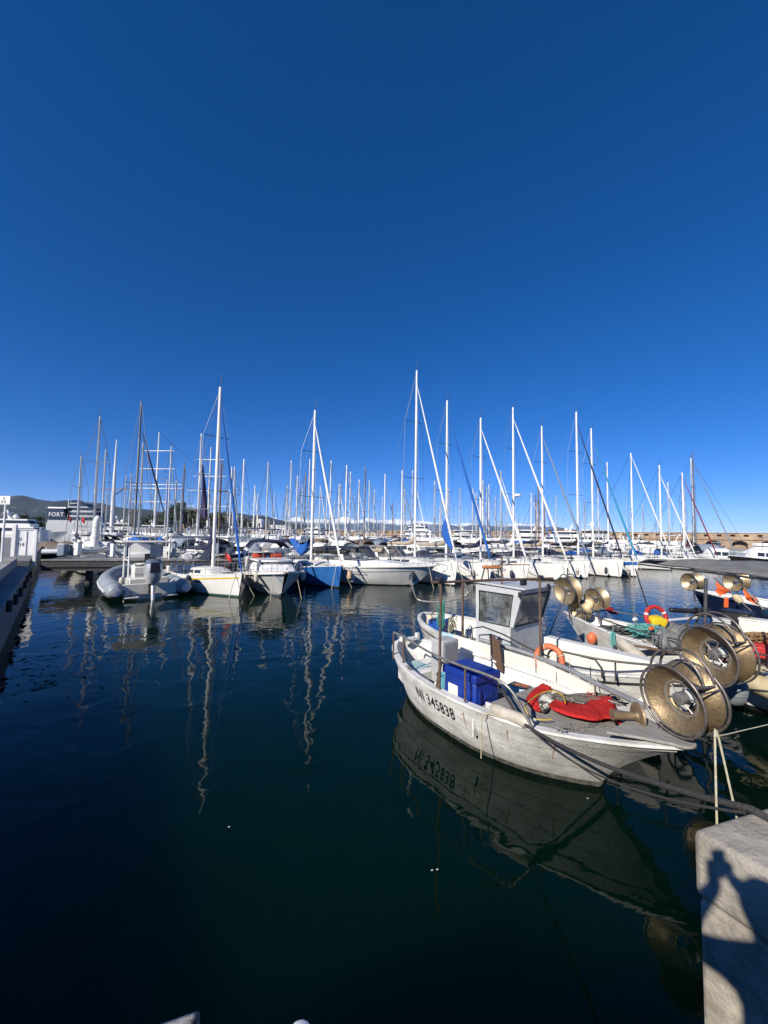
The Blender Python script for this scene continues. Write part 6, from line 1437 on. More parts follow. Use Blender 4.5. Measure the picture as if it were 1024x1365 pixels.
# (foot px, top px, top py, mast colour, furled jib, boom cover)
MASTS = [(101, 105.5, 608, 'a', 0, 'n'), (123, 133, 555, 'a', 0, 'w'), (133.5, 144, 599, 'a', 0, 'n'), (163, 167, 634, 'a', 0, 'n'), (170, 176, 632, 'a', 0, 'w'), (178, 180.5, 535, 'g', 0, 'b'),
 (183.5, 190.7, 590, 'a', 0, 'n'), (222, 229.5, 595, 'a', 'k', 'w'), (241, 245.3, 618, 'g', 0, 'n'), (231, 236, 640, 'a', 0, 0), (262, 269.4, 578, 'w', 0, 'w'), (291, 298.6, 614, 'd', 0, 'n'), (309, 311, 622, 'a', 0, 'n'),
 (305, 311.5, 622, 'w', 'k', 'w'), (321, 330, 612, 'w', 0, 'w'), (337, 341.5, 647, 'w', 'w', 'b'), (354, 360.7, 616, 'a', 'k', 'n'), (364, 365.6, 657, 'a', 'b', 0), (385, 390, 614, 'w', 0, 'w'), (381, 383, 647, 'a', 0, 'n'), (394, 395, 634, 'a', 'k', 0),
 (401, 399, 646, 'a', 0, 'w'), (405, 408, 629, 'g', 0, 'n'), (410, 414, 612, 'a', 0, 'n'), (439, 443, 614, 'a', 0, 'w'), (445, 445.5, 667, 'a', 0, 'b'), (460, 463, 620, 'w', 'k', 'n'), (465.4, 466, 629, 'w', 0, 'w'), (478, 482, 651, 'a', 'w', 0), (485, 487, 622, 'g', 0, 'n'),
 (491, 495, 640, 'a', 'k', 'n'), (498, 497, 652, 'a', 0, 0), (512, 513, 632, 'w', 'k', 'w'), (509, 510, 662, 'a', 0, 0), (535, 537, 627, 'w', 'k', 'n'), (538, 539, 652, 'a', 0, 'w'), (549, 551, 627, 'a', 0, 'n'), (579, 579.6, 641, 'a', 0, 'w'), (597, 598.7, 650, 'a', 0, 'n'), (588, 590, 664, 'a', 'k', 0),
 (630, 628, 650, 'a', 'w', 0), (652, 653, 646, 'w', 0, 'w'), (668, 670.7, 627, 'a', 'w', 'n'), (664, 664, 694, 'a', 0, 0), (676, 678, 660, 'a', 0, 0), (708.7, 709, 657, 'w', 'w', 'n'), (716, 715, 668, 'a', 0, 0), (742, 743, 660, 'a', 0, 0), (798.5, 800, 644, 'w', 0, 'w'), (811.5, 807, 616, 'w', 0, 'n'),
 (844, 840, 604, 'w', 'W', 'w'), (882, 877, 620, 'w', 'W', 'w'), (893, 893.6, 643, 'w', 0, 'r'), (912.5, 911, 630, 'w', 'R', 'w'), (915, 914.7, 652, 'a', 0, 0), (925, 920, 611, 'w', 0, 'n'), (928, 924.7, 605, 'g', 'k', 'n'), (858, 858, 672, 'a', 0, 0), (780, 779, 668, 'a', 0, 0)]
MM = {'a': ALU, 'w': WMAST, 'g': GMAST, 'd': WOODM}; MN = {'a': 'silver', 'w': 'white', 'g': 'dark grey', 'd': 'brown'}
CV = {'n': NAVY, 'w': WHITECV, 'b': BLUECV, 'r': REDCV, 0: None}; CN = {'n': 'navy boom cover', 'w': 'white boom cover', 'b': 'blue boom cover', 'r': 'maroon boom cover', 0: 'bare boom'}
JB = {'k': GREYCV, 'w': WHITECV, 'b': BLUECV, 'W': WHITECV, 'R': REDCV}
_rm = random.Random(77)
for _ in range(34):
    _p = _rm.uniform(128, 735); MASTS.append((_p, _p+(560-_p)*.012, _rm.uniform(637, 676), _rm.choice('aaawgd'), _rm.choice([0, 0, 'k', 'w', 'b']), _rm.choice(['n', 'w', 'b', 0, 'n'])))
rb = random.Random(21); HULLS = [WHITE, WHITE, WHITE, WHITE2, WHITE, DKBLUE, WHITE, mat('grey_hull_paint', (.32, .33, .35), (.27, .28, .3), 2, .35)]
HN = {WHITE.name: 'white', WHITE2.name: 'cream', DKBLUE.name: 'dark blue', 'grey_hull_paint': 'grey'}
order = sorted(MASTS, key=lambda m: m[0]); cnt = {}
def horizon(px): return 714.3+(px-512)*.0158
for (pf, ptx, pty, mc, jb, cvr) in order:
    z = zone(pf); cnt[z] = cnt.get(z, 0)+1; k = cnt[z]-1
    tgt = rb.uniform(11.5, 15.5); dep = F*(tgt-EYE)/max(20, horizon(ptx)-pty); lo_ = 36+max(0, pf-400)*.055
    if jb in ('W', 'R'): lo_ = 47
    dep = min(max(dep, lo_), 120 if pf < 600 else 98)
    p = D(pf, 730, dep); zt = D(ptx, pty, dep).z; L = min(max(zt*.70, 7.5), 15); B = L*.31
    an = rad((-48 if (jb or rb.random() < .45) else 132)+rb.uniform(-7, 7)); d = Vector((math.cos(an), math.sin(an), 0))
    h = yacht_hull(L, B, rb.uniform(1.05, 1.3)); h.n = 16; h.m = 6; xm = L*.10; O = Vector((p.x, p.y, 0))-d*xm
    hm = rb.choice(HULLS); far = dep > 60
    pos = (ORD[k] if k < len(ORD) else 'last')
    t = thing('sailing_yacht', '%s yacht, %s mast, %s, %s behind %s' % (HN[hm.name], MN[mc], CN[cvr], (pos+' from left') if k else 'leftmost', z), 'sailing yacht', O, an, 'sailing yachts in the rows behind')
    h.shell('hull', hm, t); h.deck('deck', DECKW, t, camber=.06, n=10); h.band('boot_stripe', BLACK if rb.random() < .6 else BLUEHULL, t, -.1, .1, 0, 1, .012, 14)
    coachroof(t, h, -L*.22, L*.26, B*.3, .45, DECKW, far=True, nwin=3)
    mast_rig(t, h, xm, zt, h.sh(.6)+.35, MM[mc], 0, (.45,) if rb.random() < .4 else (.36, .66), L*.34 if cvr != 0 or rb.random() < .5 else None, CV[cvr], JB.get(jb), rb.uniform(.88, .98), L/2-.15, r0=.075+.0005*dep, fine=False, xstern=-L/2+.1, jr=.055+.0004*dep, antenna=rb.random() < .5)
    if not far:
        lifelines(t, h, n=5)
        if rb.random() < .6:
            b = MB(); rows = []; zz = h.sh(.3)+.42; cvm = rb.choice([NAVY, BEIGECV, GREYCV, BLUECV])
            for i in range(6):
                u = i/5; rows.append([Vector((-L*.24-.3+1.4*u, B*.32*math.cos(math.pi*q/8), zz+(.7*math.sin(math.pi*q/8)**.6)*(math.cos(u*1.4)))) for q in range(9)])
            b.grid(rows); b.build('sprayhood', cvm, t, solid=.03)
    if rb.random() < .35:
        b = MB(); xs_ = -L*.40; zz = h.sh(.1)+1.9; rows = [[Vector((xs_-.9+1.8*i/4, -B*.4+B*.8*q/6, zz+.15*math.sin(math.pi*q/6))) for q in range(7)] for i in range(5)]
        b.grid(rows); bm_ = b.build('bimini', rb.choice([NAVY, WHITECV, GREYCV, BEIGECV]), t, solid=.04)
        b = MB()
        for s in (-1, 1): b.tube([(xs_-.2, s*B*.4, h.sh(.1)), (xs_-.2, s*B*.4, zz)], .025, 5)
        b.build('bimini_frame', INOX, bm_)

# ---- motor boats filling the rows behind
def small_motor(label, p, an, L, hm, style, cvm, group='motor boats in the rows behind', far=False):
    B = L*.33; t = thing('motor_boat', label, 'motor boat', p, an, group); fb = .9+L*.05
    h = Hull(L, [(0, B*.44), (.3, B*.5), (.6, B*.47), (.8, B*.34), (.93, B*.15), (1, .04)], [(0, fb*.85), (.5, fb*.95), (1, fb*1.2)], [(0, -.3), (.8, -.3), (1, -.1)], [(0, .3), (.5, .38), (.8, .8), (1, 1.1)], rb=1.2, ep=.9, kb=4, n=14, m=6)
    h.shell('hull', hm, t); h.deck('deck', WHITE, t, camber=.12, n=10); h.band('boot_stripe', BLACK, t, -.1, .1, 0, 1, .012, 12)
    if not far: h.band('sheer_stripe', cvm, t, -.3, -.2, 0, .98, .01, 12, rel=True)
    if style == 'open':
        coachroof(t, h, -L*.05, L*.36, B*.36, .45, WHITE, far=True, rake=.7, nwin=2)
        b = MB(); q = [(-L*.16, -B*.42), (L*.02, -B*.36), (L*.08, 0), (L*.02, B*.36), (-L*.16, B*.42)]; sm = spline([Vector((a_[0], a_[1], 0)) for a_ in q], 3)
        b.grid([[Vector((v.x, v.y, fb*.95+.3)), Vector((v.x-.55, v.y*.88, fb*.95+1.0))] for v in sm]); b.build('windscreen', GLASSD, t)
        b = MB(); rows = [[Vector((-L*.36+L*.32*i/6, B*.42*math.cos(math.pi*k/10), fb+.55+(1.05*math.sin(math.pi*k/10)**.5)*(1-.25*abs(i/3-1)**2))) for k in range(11)] for i in range(7)]
        b.grid(rows); b.build('canvas_top', cvm, t, solid=.03)
    elif style == 'fly':
        coachroof(t, h, -L*.30, L*.30, B*.40, 1.25, WHITE, far=True, rake=.55, nwin=3, name='cabin')
        b = MB(); b.prism([(-L*.34, -B*.40, fb+1.30), (L*.06, -B*.36, fb+1.32), (L*.12, 0, fb+1.32), (L*.06, B*.36, fb+1.32), (-L*.34, B*.40, fb+1.30)], (0, 0, .55)); b.build('flybridge', WHITE, t, bevel=.08)
        b = MB(); b.tube([(-L*.3, -B*.36, fb+1.8), (-L*.34, -B*.34, fb+2.7), (-L*.34, B*.34, fb+2.7), (-L*.3, B*.36, fb+1.8)], .07, 6); b.box((-L*.34, 0, fb+2.85), (.3, 1.0, .16)); b.tube([(-L*.34, 0, fb+2.8), (-L*.36, 0, fb+4.2)], .02, 4); b.build('radar_arch', WHITE, t)
        if not far:
            b = MB(); rows = [[Vector((-L*.30+L*.26*i/5, -B*.36+B*.72*k/6, fb+2.75+.1*math.sin(math.pi*k/6))) for k in range(7)] for i in range(6)]; b.grid(rows); b.build('bimini', cvm, t, solid=.04)
    else:
        coachroof(t, h, -L*.08, L*.22, B*.34, 1.15, WHITE, far=True, rake=.25, nwin=2, name='cabin')
        b = MB(); b.box((-L*.3, 0, fb+.3), (L*.28, B*.7, .5)); b.build('cover', cvm, t, bevel=.15)
        b = MB(); b.tube([(L*.0, 0, fb+1.2), (L*.0, 0, fb+2.8)], .03, 5); b.build('pole', INOX, t)
    lifelines(t, h, .45, .97, .5, 5)
    return t
cnt = {}; spots = []
for row, (base, slope, sp, x0, x1) in enumerate(((43, .055, 16, 262, 900), (54, .05, 10, 120, 900), (68, .04, 9, 110, 900), (86, .02, 9, 120, 860), (112, .0, 9, 230, 680))):
    px = x0
    while px < x1:
        spots.append((px+rb.uniform(-5, 5), base+max(0, px-400)*slope+rb.uniform(-2, 2), row)); px += sp*rb.uniform(.8, 1.5)
spots.sort(); CVN = {NAVY.name: 'navy', BEIGECV.name: 'beige', GREYCV.name: 'grey', WHITECV.name: 'white', BLUECV.name: 'bright blue', BLACK.name: 'black', BROWNCV.name: 'brown'}
FARLAB = 'small white motor boat in the far crowded rows of the marina'
for px, dep, row in spots:
    if px > 862: continue
    z = zone(px); cnt[z] = cnt.get(z, 0)+1; k = cnt[z]-1
    p = D(px, 730, dep); p = Vector((p.x, p.y, 0)); st = rb.choice(['open', 'open', 'fly', 'cabin']); cvm = rb.choice([NAVY, NAVY, BEIGECV, GREYCV, WHITECV, BLUECV if row else GREYCV, BLACK, BROWNCV]); L = rb.uniform(6.5, 9.5)+row*.7
    hm = rb.choice([WHITE, WHITE, WHITE, WHITE2, DKBLUE, BLACK]); an = rad(rb.choice([-45, -45, 135])+rb.uniform(-8, 8))
    hn = {WHITE.name: 'white', WHITE2.name: 'cream', DKBLUE.name: 'dark blue', BLACK.name: 'black'}[hm.name]
    sn = {'open': 'open motor boat, %s canvas', 'fly': 'flybridge boat, %s trim', 'cabin': 'cabin boat, %s cover'}[st] % CVN[cvm.name]
    small_motor('%s %s, %s behind %s' % (hn, sn, ((ORD[k] if k < len(ORD) else 'last')+' from left') if k else 'leftmost', z), p, an, L, hm, st, cvm, far=row > 1)

# ---- large white motor yachts along the breakwater
def big_yacht(label, px, dep, L, an, tiers=3, dome=True):
    p = D(px, 725, dep); an = rad(an); t = thing('motor_yacht', label, 'motor yacht', (p.x, p.y, 0), an, 'large white motor yachts along the harbour wall'); B = L*.22
    h = Hull(L, [(0, B*.46), (.5, B*.5), (.8, B*.34), (1, .05)], [(0, 2.2), (.5, 2.5), (1, 3.3)], [(0, -.8), (1, -.3)], [(0, .3), (.5, .35), (.8, .7), (1, 1)], rb=3, n=20, m=6)
    h.shell('hull', WHITE, t); h.deck('deck', DECKW, t, n=12); h.band('boot_stripe', BLACK, t, -.2, .2, 0, 1, .02, 14)
    z = 2.4; xa, xb = -L*.34, L*.22
    for k in range(tiers):
        w_ = B*(.42-.06*k); hh = 2.0-.15*k; b = MB(); b.prism([(xa, -w_, z), (xb-.5, -w_*.9, z), (xb, -w_*.4, z), (xb, w_*.4, z), (xb-.5, w_*.9, z), (xa, w_, z)], (-.02, 0, .75)); b.prism([(xa-.4, -w_*1.04, z+1.5), (xb-1.1, -w_*.95, z+1.5), (xb-.7, 0, z+1.5), (xb-1.1, w_*.95, z+1.5), (xa-.4, w_*1.04, z+1.5)], (0, 0, .35)); dk = b.build('deck_tier', WHITE, t, smooth=False)
        b = MB(); b.prism([(xa+.2, -w_*.96, z+.74), (xb-.7, -w_*.86, z+.74), (xb-.25, 0, z+.74), (xb-.7, w_*.86, z+.74), (xa+.2, w_*.96, z+.74)], (-.35, 0, .78)); b.build('window_band', GLASSD, dk, smooth=False)
        z += 1.85; xa += L*.06; xb -= L*.08
    b = MB(); b.tube([(xa+1.5, 0, z-.2), (xa+.6, 0, z+2.2)], [.5, .2], 8); b.box((xa+.8, 0, z+1.4), (.5, 2.6, .2)); ms = b.build('radar_mast', WHITE, t)
    if dome:
        b = MB(); b.lathe([(.2, -.5), (.6, -.3), (.65, 0), (.45, .4), (.02, .6)], (xa+2.6, 0, z+.6), (0, 0, 1), 14); b.build('radar_dome', WHITE, ms)
    return t
big_yacht('long low white motor yacht by the harbour wall below the distant snow peaks', 528, 196, 26, 175, 2, False)
big_yacht('white motor yacht with stacked decks behind the tallest mast', 566, 172, 30, -20, 3)
big_yacht('white motor yacht with pointed white radar dome left of the navy jib', 746, 140, 22, 160, 2)
big_yacht('white motor yacht with dark windows behind the yacht with radar dome', 700, 128, 20, 165, 2, False)
big_yacht('white motor yacht with raked flybridge behind the navy jib', 800, 112, 18, 20, 2, False)
big_yacht('white motor yacht partly hidden by masts left of the snow peaks', 415, 150, 18, 150, 2, False)
big_yacht('white motor yacht under the small brown roofed building', 625, 150, 19, 15, 2, False)
# white motor yacht house above the awning's left end
p = D(878, 745, 62); small_motor('big white flybridge motor boat just above the left end of the grey awning', Vector((p.x, p.y, 0)), rad(120), 9.5, WHITE, 'fly', WHITECV, far=False)
p = D(1012, 735, 70); small_motor('white square cabin boat at the right picture edge above the awning', Vector((p.x, p.y, 0)), rad(150), 8, WHITE, 'fly', GREYCV)
p = D(1018, 752, 50); small_motor('black hulled low boat at the right picture edge above the awning', Vector((p.x, p.y, 0)), rad(170), 8, BLACK, 'cabin', BLACK)
p = D(960, 748, 52); small_motor('grey covered motor boat under the stone arches above the awning', Vector((p.x, p.y, 0)), rad(172), 8, WHITE, 'cabin', GREYCV)
p = D(925, 745, 58); small_motor('white motor boat under the stone arches left of the dark red jib', Vector((p.x, p.y, 0)), rad(165), 9, WHITE, 'open', GREYCV)

# ---- tall ship with two masts and white yards
def tall_ship():
    dep = 104; a = D(206, 700, dep); c = D(277, 700, dep+8); d = (c-a); d.z = 0; d.normalize(); mid = (a+c)/2; O = Vector((mid.x, mid.y, 0)); an = math.atan2(d.y, d.x)
    t = thing('tall_ship', 'twin masted tall ship with rows of white yards far behind the grey inflatable', 'tall ship', O, an)
    L = 36; h = Hull(L, [(0, 2.6), (.3, 3.6), (.6, 3.6), (.85, 2.0), (1, .1)], [(0, 3.2), (.5, 2.4), (1, 3.6)], [(0, -1), (1, -.5)], [(0, .4), (.5, .35), (1, 1)], rb=4, n=20, m=7)
    h.shell('hull', WHITE, t); h.deck('deck', TEAK, t); h.band('boot_stripe', BLACK, t, -.2, .35, 0, 1, .02)
    b = MB(); b.box((-8, 0, 3.6), (8, 4, 2)); b.box((4, 0, 3.3), (5, 3.6, 1.6)); b.build('deck_house', WHITE2, t)
    b = MB(); b.tube([(L/2-1, 0, 3.6), (L/2+7, 0, 6.2)], [.25, .12], 8); b.build('bowsprit', WOODM, t)
    hw_ = (c-a).length/2
    for s, px, ptop, yards, wpx in ((-1, 206, 576, (601, 625, 646, 651, 669), (46, 52, 72, 72, 75)), (1, 277, 596, (612.7, 635, 654, 675), (38, 46, 62, 62))):
        x = s*hw_; q = a if s < 0 else c; dp = q.y; zt = D(px, ptop, dp).z
        b = MB(); b.tube([(x, 0, 2), (x, 0, zt*.55), (x, 0, zt)], [.36, .26, .12], 10); m = b.build('mast', WMAST, t)
        loc_ = Matrix.Rotation(-an, 3, 'Z')
        for yp, w_ in zip(yards, wpx):
            zz = D(px, yp, dp).z; hl = w_*dp/F/2; yd = loc_ @ Vector((1, -.12, 0)).normalized()
            b = MB(); b.tube([Vector((x, 0, zz))-yd*hl+Vector((0, 0, .1)), Vector((x, 0, zz)), Vector((x, 0, zz))+yd*hl], [.07, .13, .07], 8); b.build('yard', WMAST, m)
        b = MB()
        for k in (-1, -.5, .5, 1):
            b.tube([(x+k*1.5, 3.2, 2.8), (x, 0, zt*.6)], .03, 4); b.tube([(x+k*1.5, -3.2, 2.8), (x, 0, zt*.6)], .03, 4)
        b.tube([(x, 0, zt), (L/2+5, 0, 5.8)], .035, 4); b.tube([(x, 0, zt*.7), (L/2, 0, 4.6)], .035, 4); b.tube([(x, 0, zt*.95), (x-9, 0, 3)], .03, 4)
        b.build('rigging', DARKTUBE, m)
    b = MB(); q0 = D(190, 575, dep-6); q1 = D(222, 684, dep-6)
    return t
tall_ship()
# classic gaff vessel with hanging cream sail
dep = 88; p = D(149, 700, dep); zt = D(150, 586, dep).z
t = thing('classic_yacht', 'old gaff rigged vessel with a loose cream sail, left of the tall ship', 'sailing vessel', (p.x, p.y, 0), rad(-60))
h = yacht_hull(20, 5, 1.7); h.shell('hull', WHITE, t); h.deck('deck', TEAK, t); h.band('boot_stripe', BLACK, t, -.1, .15, 0, 1, .02)
coachroof(t, h, -6, 5, 1.5, .7, TEAK, far=True)
b = MB(); b.tube([(0, 0, 1.5), (0, 0, zt*.55), (0, 0, zt)], [.42, .36, .10], 10); m = b.build('mast', WMAST, t)
b = MB(); b.tube([(-.3, 0, 11.5), (-7, 2, 14.5)], .12, 6); b.tube([(-.3, 0, 3), (-9, 1, 3.4)], .16, 6); b.tube([(-4, -3.2, 13), (4, 3.2, 13)], .08, 6); b.build('gaff_and_boom', WOODM, m)
b = MB(); rows = [[(-.35-1.5*max(0, (i/8-.45))*(1 if k else 0)*k/3, .12*math.sin(k*2+i), 4+9.5*i/8) for k in range(4)] for i in range(9)]
b.grid([[Vector(p_) for p_ in r_] for r_ in rows]); b.tube([(-.5, 0, 3.6), (-.6, .1, 8), (-.45, 0, 12)], [.5, .45, .3], 8); b.build('loose_sail', BEIGECV, m, solid=.05)
# dark purple sail banner
dep = 66; a = D(268, 690, dep); t = thing('sail_banner', 'dark purple rolled sail hoisted like a banner left of the tall navy and blue jib', 'sail', a)
b = MB(); n = 10; rows = []
for i in range(n+1):
    u = i/n; z_ = a.z; 
    l_ = D(265+4.0*u*1.0+1.5, 688-68*u, dep)-a; r_ = D(265+4*u+ (11*(1-u)**.8+1.2), 688-68*u+ 6*(1-u), dep)-a
    rows.append([l_.lerp(r_, k/4)+Vector((0, .25*math.sin(k*1.6+u*3), 0)) for k in range(5)])
b.grid(rows); b.build('sail', PURPLECV, t, solid=.03)
b = MB(); b.tube([D(264, 715, dep)-a, D(269.5, 612, dep)-a], .10, 6); b.build('pole', ALU, t)
b = MB(); a0 = D(220, 688, 80); a1 = D(190, 576, 80); b.tube([Vector(), (a1-a0)*.5, a1-a0], [.10, .2, .07], 8); o = b.build('furled_sail', BLACK); o.location = a0; tag(o, 'thin black furled sail slanting across the left mast of the tall ship', 'furled sail')

# ---- far ships and shore on the left
def ferry():
    dep = 150; p = D(96, 700, dep); t = thing('ferry', 'white multi deck ferry with dark blue end panel lettered FORT on the far left', 'ferry', (p.x, dep, 0), 0)
    x0 = D(62, 690, dep).x-p.x; x1 = D(126, 690, dep).x-p.x; z = lambda py: D(96, py, dep).z
    b = MB(); b.prism([(x0, 0, -.5), (x1, 0, -.5), (x1+4, 0, z(697)), (x0, 0, z(697))], (0, 9, 0)); b.build('hull', mat('ferry_grey_white', (.42, .43, .45), (.34, .35, .37), 1, .5), t, smooth=False)
    xs = D(88, 690, dep).x-p.x; b = MB(); b.prism([(x0, -.02, z(690)), (xs, -.02, z(690)), (D(83, 690, dep).x-p.x, -.02, z(678)), (x0, -.02, z(678))], (0, 9, 0)); b.build('end_panel', DKBLUE, t, smooth=False)
    b = MB(); b.prism([(x0, .3, z(678)+.02), (x0+7, .3, z(678)+.02), (x0+7, .3, z(676)), (x0, .3, z(676))], (0, 8, 0)); b.build('top_rail', WHITE, t, smooth=False)
    for k, (ya, yb, xa, xb) in enumerate(((697, 693.5, 62, 126), (689, 686.5, 89, 125), (682.5, 680, 86, 122), (676.5, 674.5, 84, 112), (671.5, 669.5, 84, 98))):
        b = MB(); xa_ = D(xa, 690, dep).x-p.x; xb_ = D(xb, 690, dep).x-p.x
        b.prism([(xa_, .5+k*.6, z(ya)), (xb_, .5+k*.6, z(ya)), (xb_-.8, .5+k*.6, z(yb)), (xa_, .5+k*.6, z(yb))], (0, 8-k, 0)); dk = b.build('deck_tier', mat('ferry_grey_white', (.42, .43, .45), (.34, .35, .37), 1, .5), t, smooth=False)
        b = MB(); b.prism([(xa_+.3, .9+k*.6, z(yb)), (xb_-1.2, .9+k*.6, z(yb)), (xb_-1.6, .9+k*.6, z(yb)+1.1), (xa_+.3, .9+k*.6, z(yb)+1.1)], (0, 7-k, 0)); b.build('window_band', GLASSD, dk, smooth=False)
    sz = 2.2; lettering('lettering', 'FORT', sz, lambda x, y: Vector((x0+.7+x, -.06, z(688.5)+y)), WHITE, t)
    b = MB(); b.tube([(D(79, 690, dep).x-p.x, 4, z(676)), (D(79, 690, dep).x-p.x, 4, z(664))], .12, 6); b.tube([(D(115, 690, dep).x-p.x, 4, z(674)), (D(115, 690, dep).x-p.x, 4, z(650))], .12, 6); b.box((D(115, 690, dep).x-p.x, 4, z(653)), (1.2, .3, 2.0)); b.build('mast', WMAST, t)
    return t
ferry()
big_yacht('white motor yacht with radar mast at far left beside the berth sign', 30, 96, 20, 8, 2)
big_yacht('white motor yacht behind the gaff rigged vessel at left', 168, 122, 18, 5, 2)
big_yacht('white motor yacht below the dark pine trees on the left', 215, 150, 22, 5, 2, False)
def flag(lb, px, py, dep, m, m2=None):
    p = D(px, py, dep); b = MB(); b.tube([(0, 0, -2.5), (0, 0, .6)], .05, 5); o = b.build('flag', WMAST); o.location = p
    b = MB(); b.grid([[Vector((.9*i/5, .15*math.sin(i*1.2), .6-1.1*k/3-.5*i/5)) for k in range(4)] for i in range(6)]); b.build('flag_cloth', m, o, solid=.01)
    if m2: b = MB(); b.grid([[Vector((.9*i/5, .15*math.sin(i*1.2)-.02, .6-1.1*k/3-.5*i/5)) for k in range(2)] for i in range(3)]); b.build('flag_corner', m2, o, solid=.01)
    tag(o, lb, 'flag')
flag('maroon and blue ensign flag beside the ferry', 90, 690, 80, REDCV, DKBLUE); flag('small red flag right of the ferry stern', 108, 692, 84, REDP)
# trees on the far shore
def pine(label, px, base, top, wpx, dep, seed):
    rng = random.Random(seed); p = D(px, base, dep); zt = D(px, top, dep).z; z0 = 1.5; t = thing('pine_tree', label, 'tree', (p.x, dep, z0), 0, 'dark pine trees on the far left shore'); H_ = zt-z0; R_ = wpx*dep/F/2
    b = MB(); b.tube([(0, 0, 0), (.1, 0, H_*.5), (.3, .1, H_*.9)], [H_*.035, H_*.025, H_*.01], 7)
    for k in range(6): a_ = rng.uniform(0, 6.3); b.tube([(.1, 0, H_*.5), (math.cos(a_)*R_*.6, math.sin(a_)*R_*.6, H_*rng.uniform(.65, .9))], [H_*.012, H_*.005], 5)
    b.build('trunk', BARK, t)
    b = MB()
    cl = [(rng.uniform(-.75, .75)*R_, rng.uniform(-.6, .6)*R_, H_*rng.uniform(.42, .95)) for _ in range(14)]
    for i in range(1500):
        c = rng.choice(cl); q = Vector(c)+Vector((rng.gauss(0, .17)*R_, rng.gauss(0, .17)*R_, rng.gauss(0, .055)*H_)); s = rng.uniform(.15, .4)*max(.6, H_/9); n_ = Vector((rng.gauss(0, 1), rng.gauss(0, 1), rng.gauss(.4, 1))).normalized(); x = n_.orthogonal().normalized(); y = n_.cross(x)
        b.poly([q+x*s, q+y*s*.7, q-x*s, q-y*s*.6])
    b.build('crown', LEAF, t, smooth=False)
for i, (px, top, w_, dep, lb) in enumerate(((212, 682, 30, 205, 'leftmost low dark pine behind the tall ship'), (226, 677, 28, 195, 'dark pine just left of the peak of the tree clump'), (238, 672, 30, 190, 'tallest dark pine of the clump behind the tall ship'), (252, 678, 30, 200, 'dark pine right of the tallest pine'), (268, 683, 30, 190, 'dark pine behind the purple sail'), (284, 681, 26, 200, 'dark pine left of the blue furled jib'), (300, 686, 26, 205, 'dark pine right of the blue furled jib'), (318, 690, 26, 210, 'low pine near the white harbour tower'), (332, 693, 20, 210, 'lowest pine at right end of the clump'), (195, 688, 26, 205, 'low pine left of the tall ship'), (20, 686, 30, 150, 'dark pine behind the white pontoon gate at far left'), (45, 688, 30, 160, 'low dark pine right of the berth sign'))):
    pine(lb, px, 712, top, w_, dep, i+5)
# shore strip and buildings
b = MB(); b.prism([(-420, 150, -1), (-60, 205, -1), (-62, 330, -1), (-520, 330, -1)], (0, 0, 2.5)); tag(b.build('shore', CONC), kind='structure')
OCH = mat('ochre_render', (.44, .32, .2), (.36, .26, .17), 1, .85); ROOFT = mat('brown_roof', (.2, .09, .06), (.15, .07, .05), 3, .8)
def house(label, px0, px1, py0, py1, dep, wm, rm_, zb=1.5, depth=6, cat='building', nwin=4, name='harbour_building'):
    a = D(px0, py1, dep); c = D(px1, py1, dep); zt = D((px0+px1)/2, py0, dep).z; t = thing(name, label, cat, ((a.x+c.x)/2, dep, zb)); w_ = c.x-a.x; H_ = zt-zb
    b = MB(); b.box((0, depth/2, H_*.43), (w_, depth, H_*.86)); b.build('wall', wm, t); b = MB(); b.prism([(-w_/2-.3, -.3, H_*.86), (w_/2+.3, -.3, H_*.86), (w_/2+.3, depth+.3, H_*.86), (-w_/2-.3, depth+.3, H_*.86)], (0, 0, H_*.14)); b.build('roof', rm_, t)
    for k in range(nwin):
        b = MB(); b.box((-w_/2+w_*(k+.5)/nwin, -.03, H_*.45), (w_/nwin*.45, .08, H_*.35)); b.build('window', GLASSD, t)
house('small ochre building on the far shore under the hills', 90, 113, 690, 702, 170, OCH, CONC)
house('ochre stone block house right of the dark pines', 243, 262, 677, 700, 215, WALLST, CONC, nwin=2)
house('white harbour tower with dark top above the launch', 341, 349, 687, 704, 225, WHITE, BLACK, nwin=1, depth=4, cat='tower', name='harbour_tower')
house('long white low pavilion left of the snow peaks', 361, 380, 700, 708, 215, WHITE, WHITE2, nwin=5)
house('red brown kiosk on the harbour wall behind the blue jib', 606, 634, 710, 717, 186, mat('red_brown_wall', (.34, .12, .07), (.26, .1, .06), 2, .8), OCH, nwin=3, zb=2.2)
house('long brown roofed building on the harbour wall left of the navy jib', 741, 768, 706, 712, 160, OCH, ROOFT, zb=3, nwin=6)

# ---- clutter on the left: covered boats, dinghies and posts on the near pier
q = D(86, 722, 46); t = thing('covered_boat', 'boat under a brown canvas cover left of the padded white post', 'motor boat', (q.x, q.y, 0), rad(10))
h = Hull(8, [(0, 1.2), (.5, 1.3), (.8, .9), (1, .05)], [(0, .95), (1, 1.3)], [(0, -.3), (1, -.1)], [(0, .3), (1, 1)], rb=1, n=16, m=6); h.shell('hull', BLACK, t); h.deck('deck', WHITE2, t)
b = MB(); rows = [[Vector((-3.6+6.2*i/10, 1.25*(1-.6*max(0, i/10-.6))*math.cos(math.pi*k/10), 1.05+(1.05+.18*math.sin(i*2.2))*math.sin(math.pi*k/10)**.7*(1-.35*abs(i/5-1)**2.5))) for k in range(11)] for i in range(11)]
b.grid(rows); b.build('cover', BROWNCV, t)
q = D(137, 735, 36); t = small_motor('black hulled boat behind the near pier between padded post and inflatable', Vector((q.x, q.y, 0)), rad(-170), 8, BLACK, 'cabin', GREYCV)
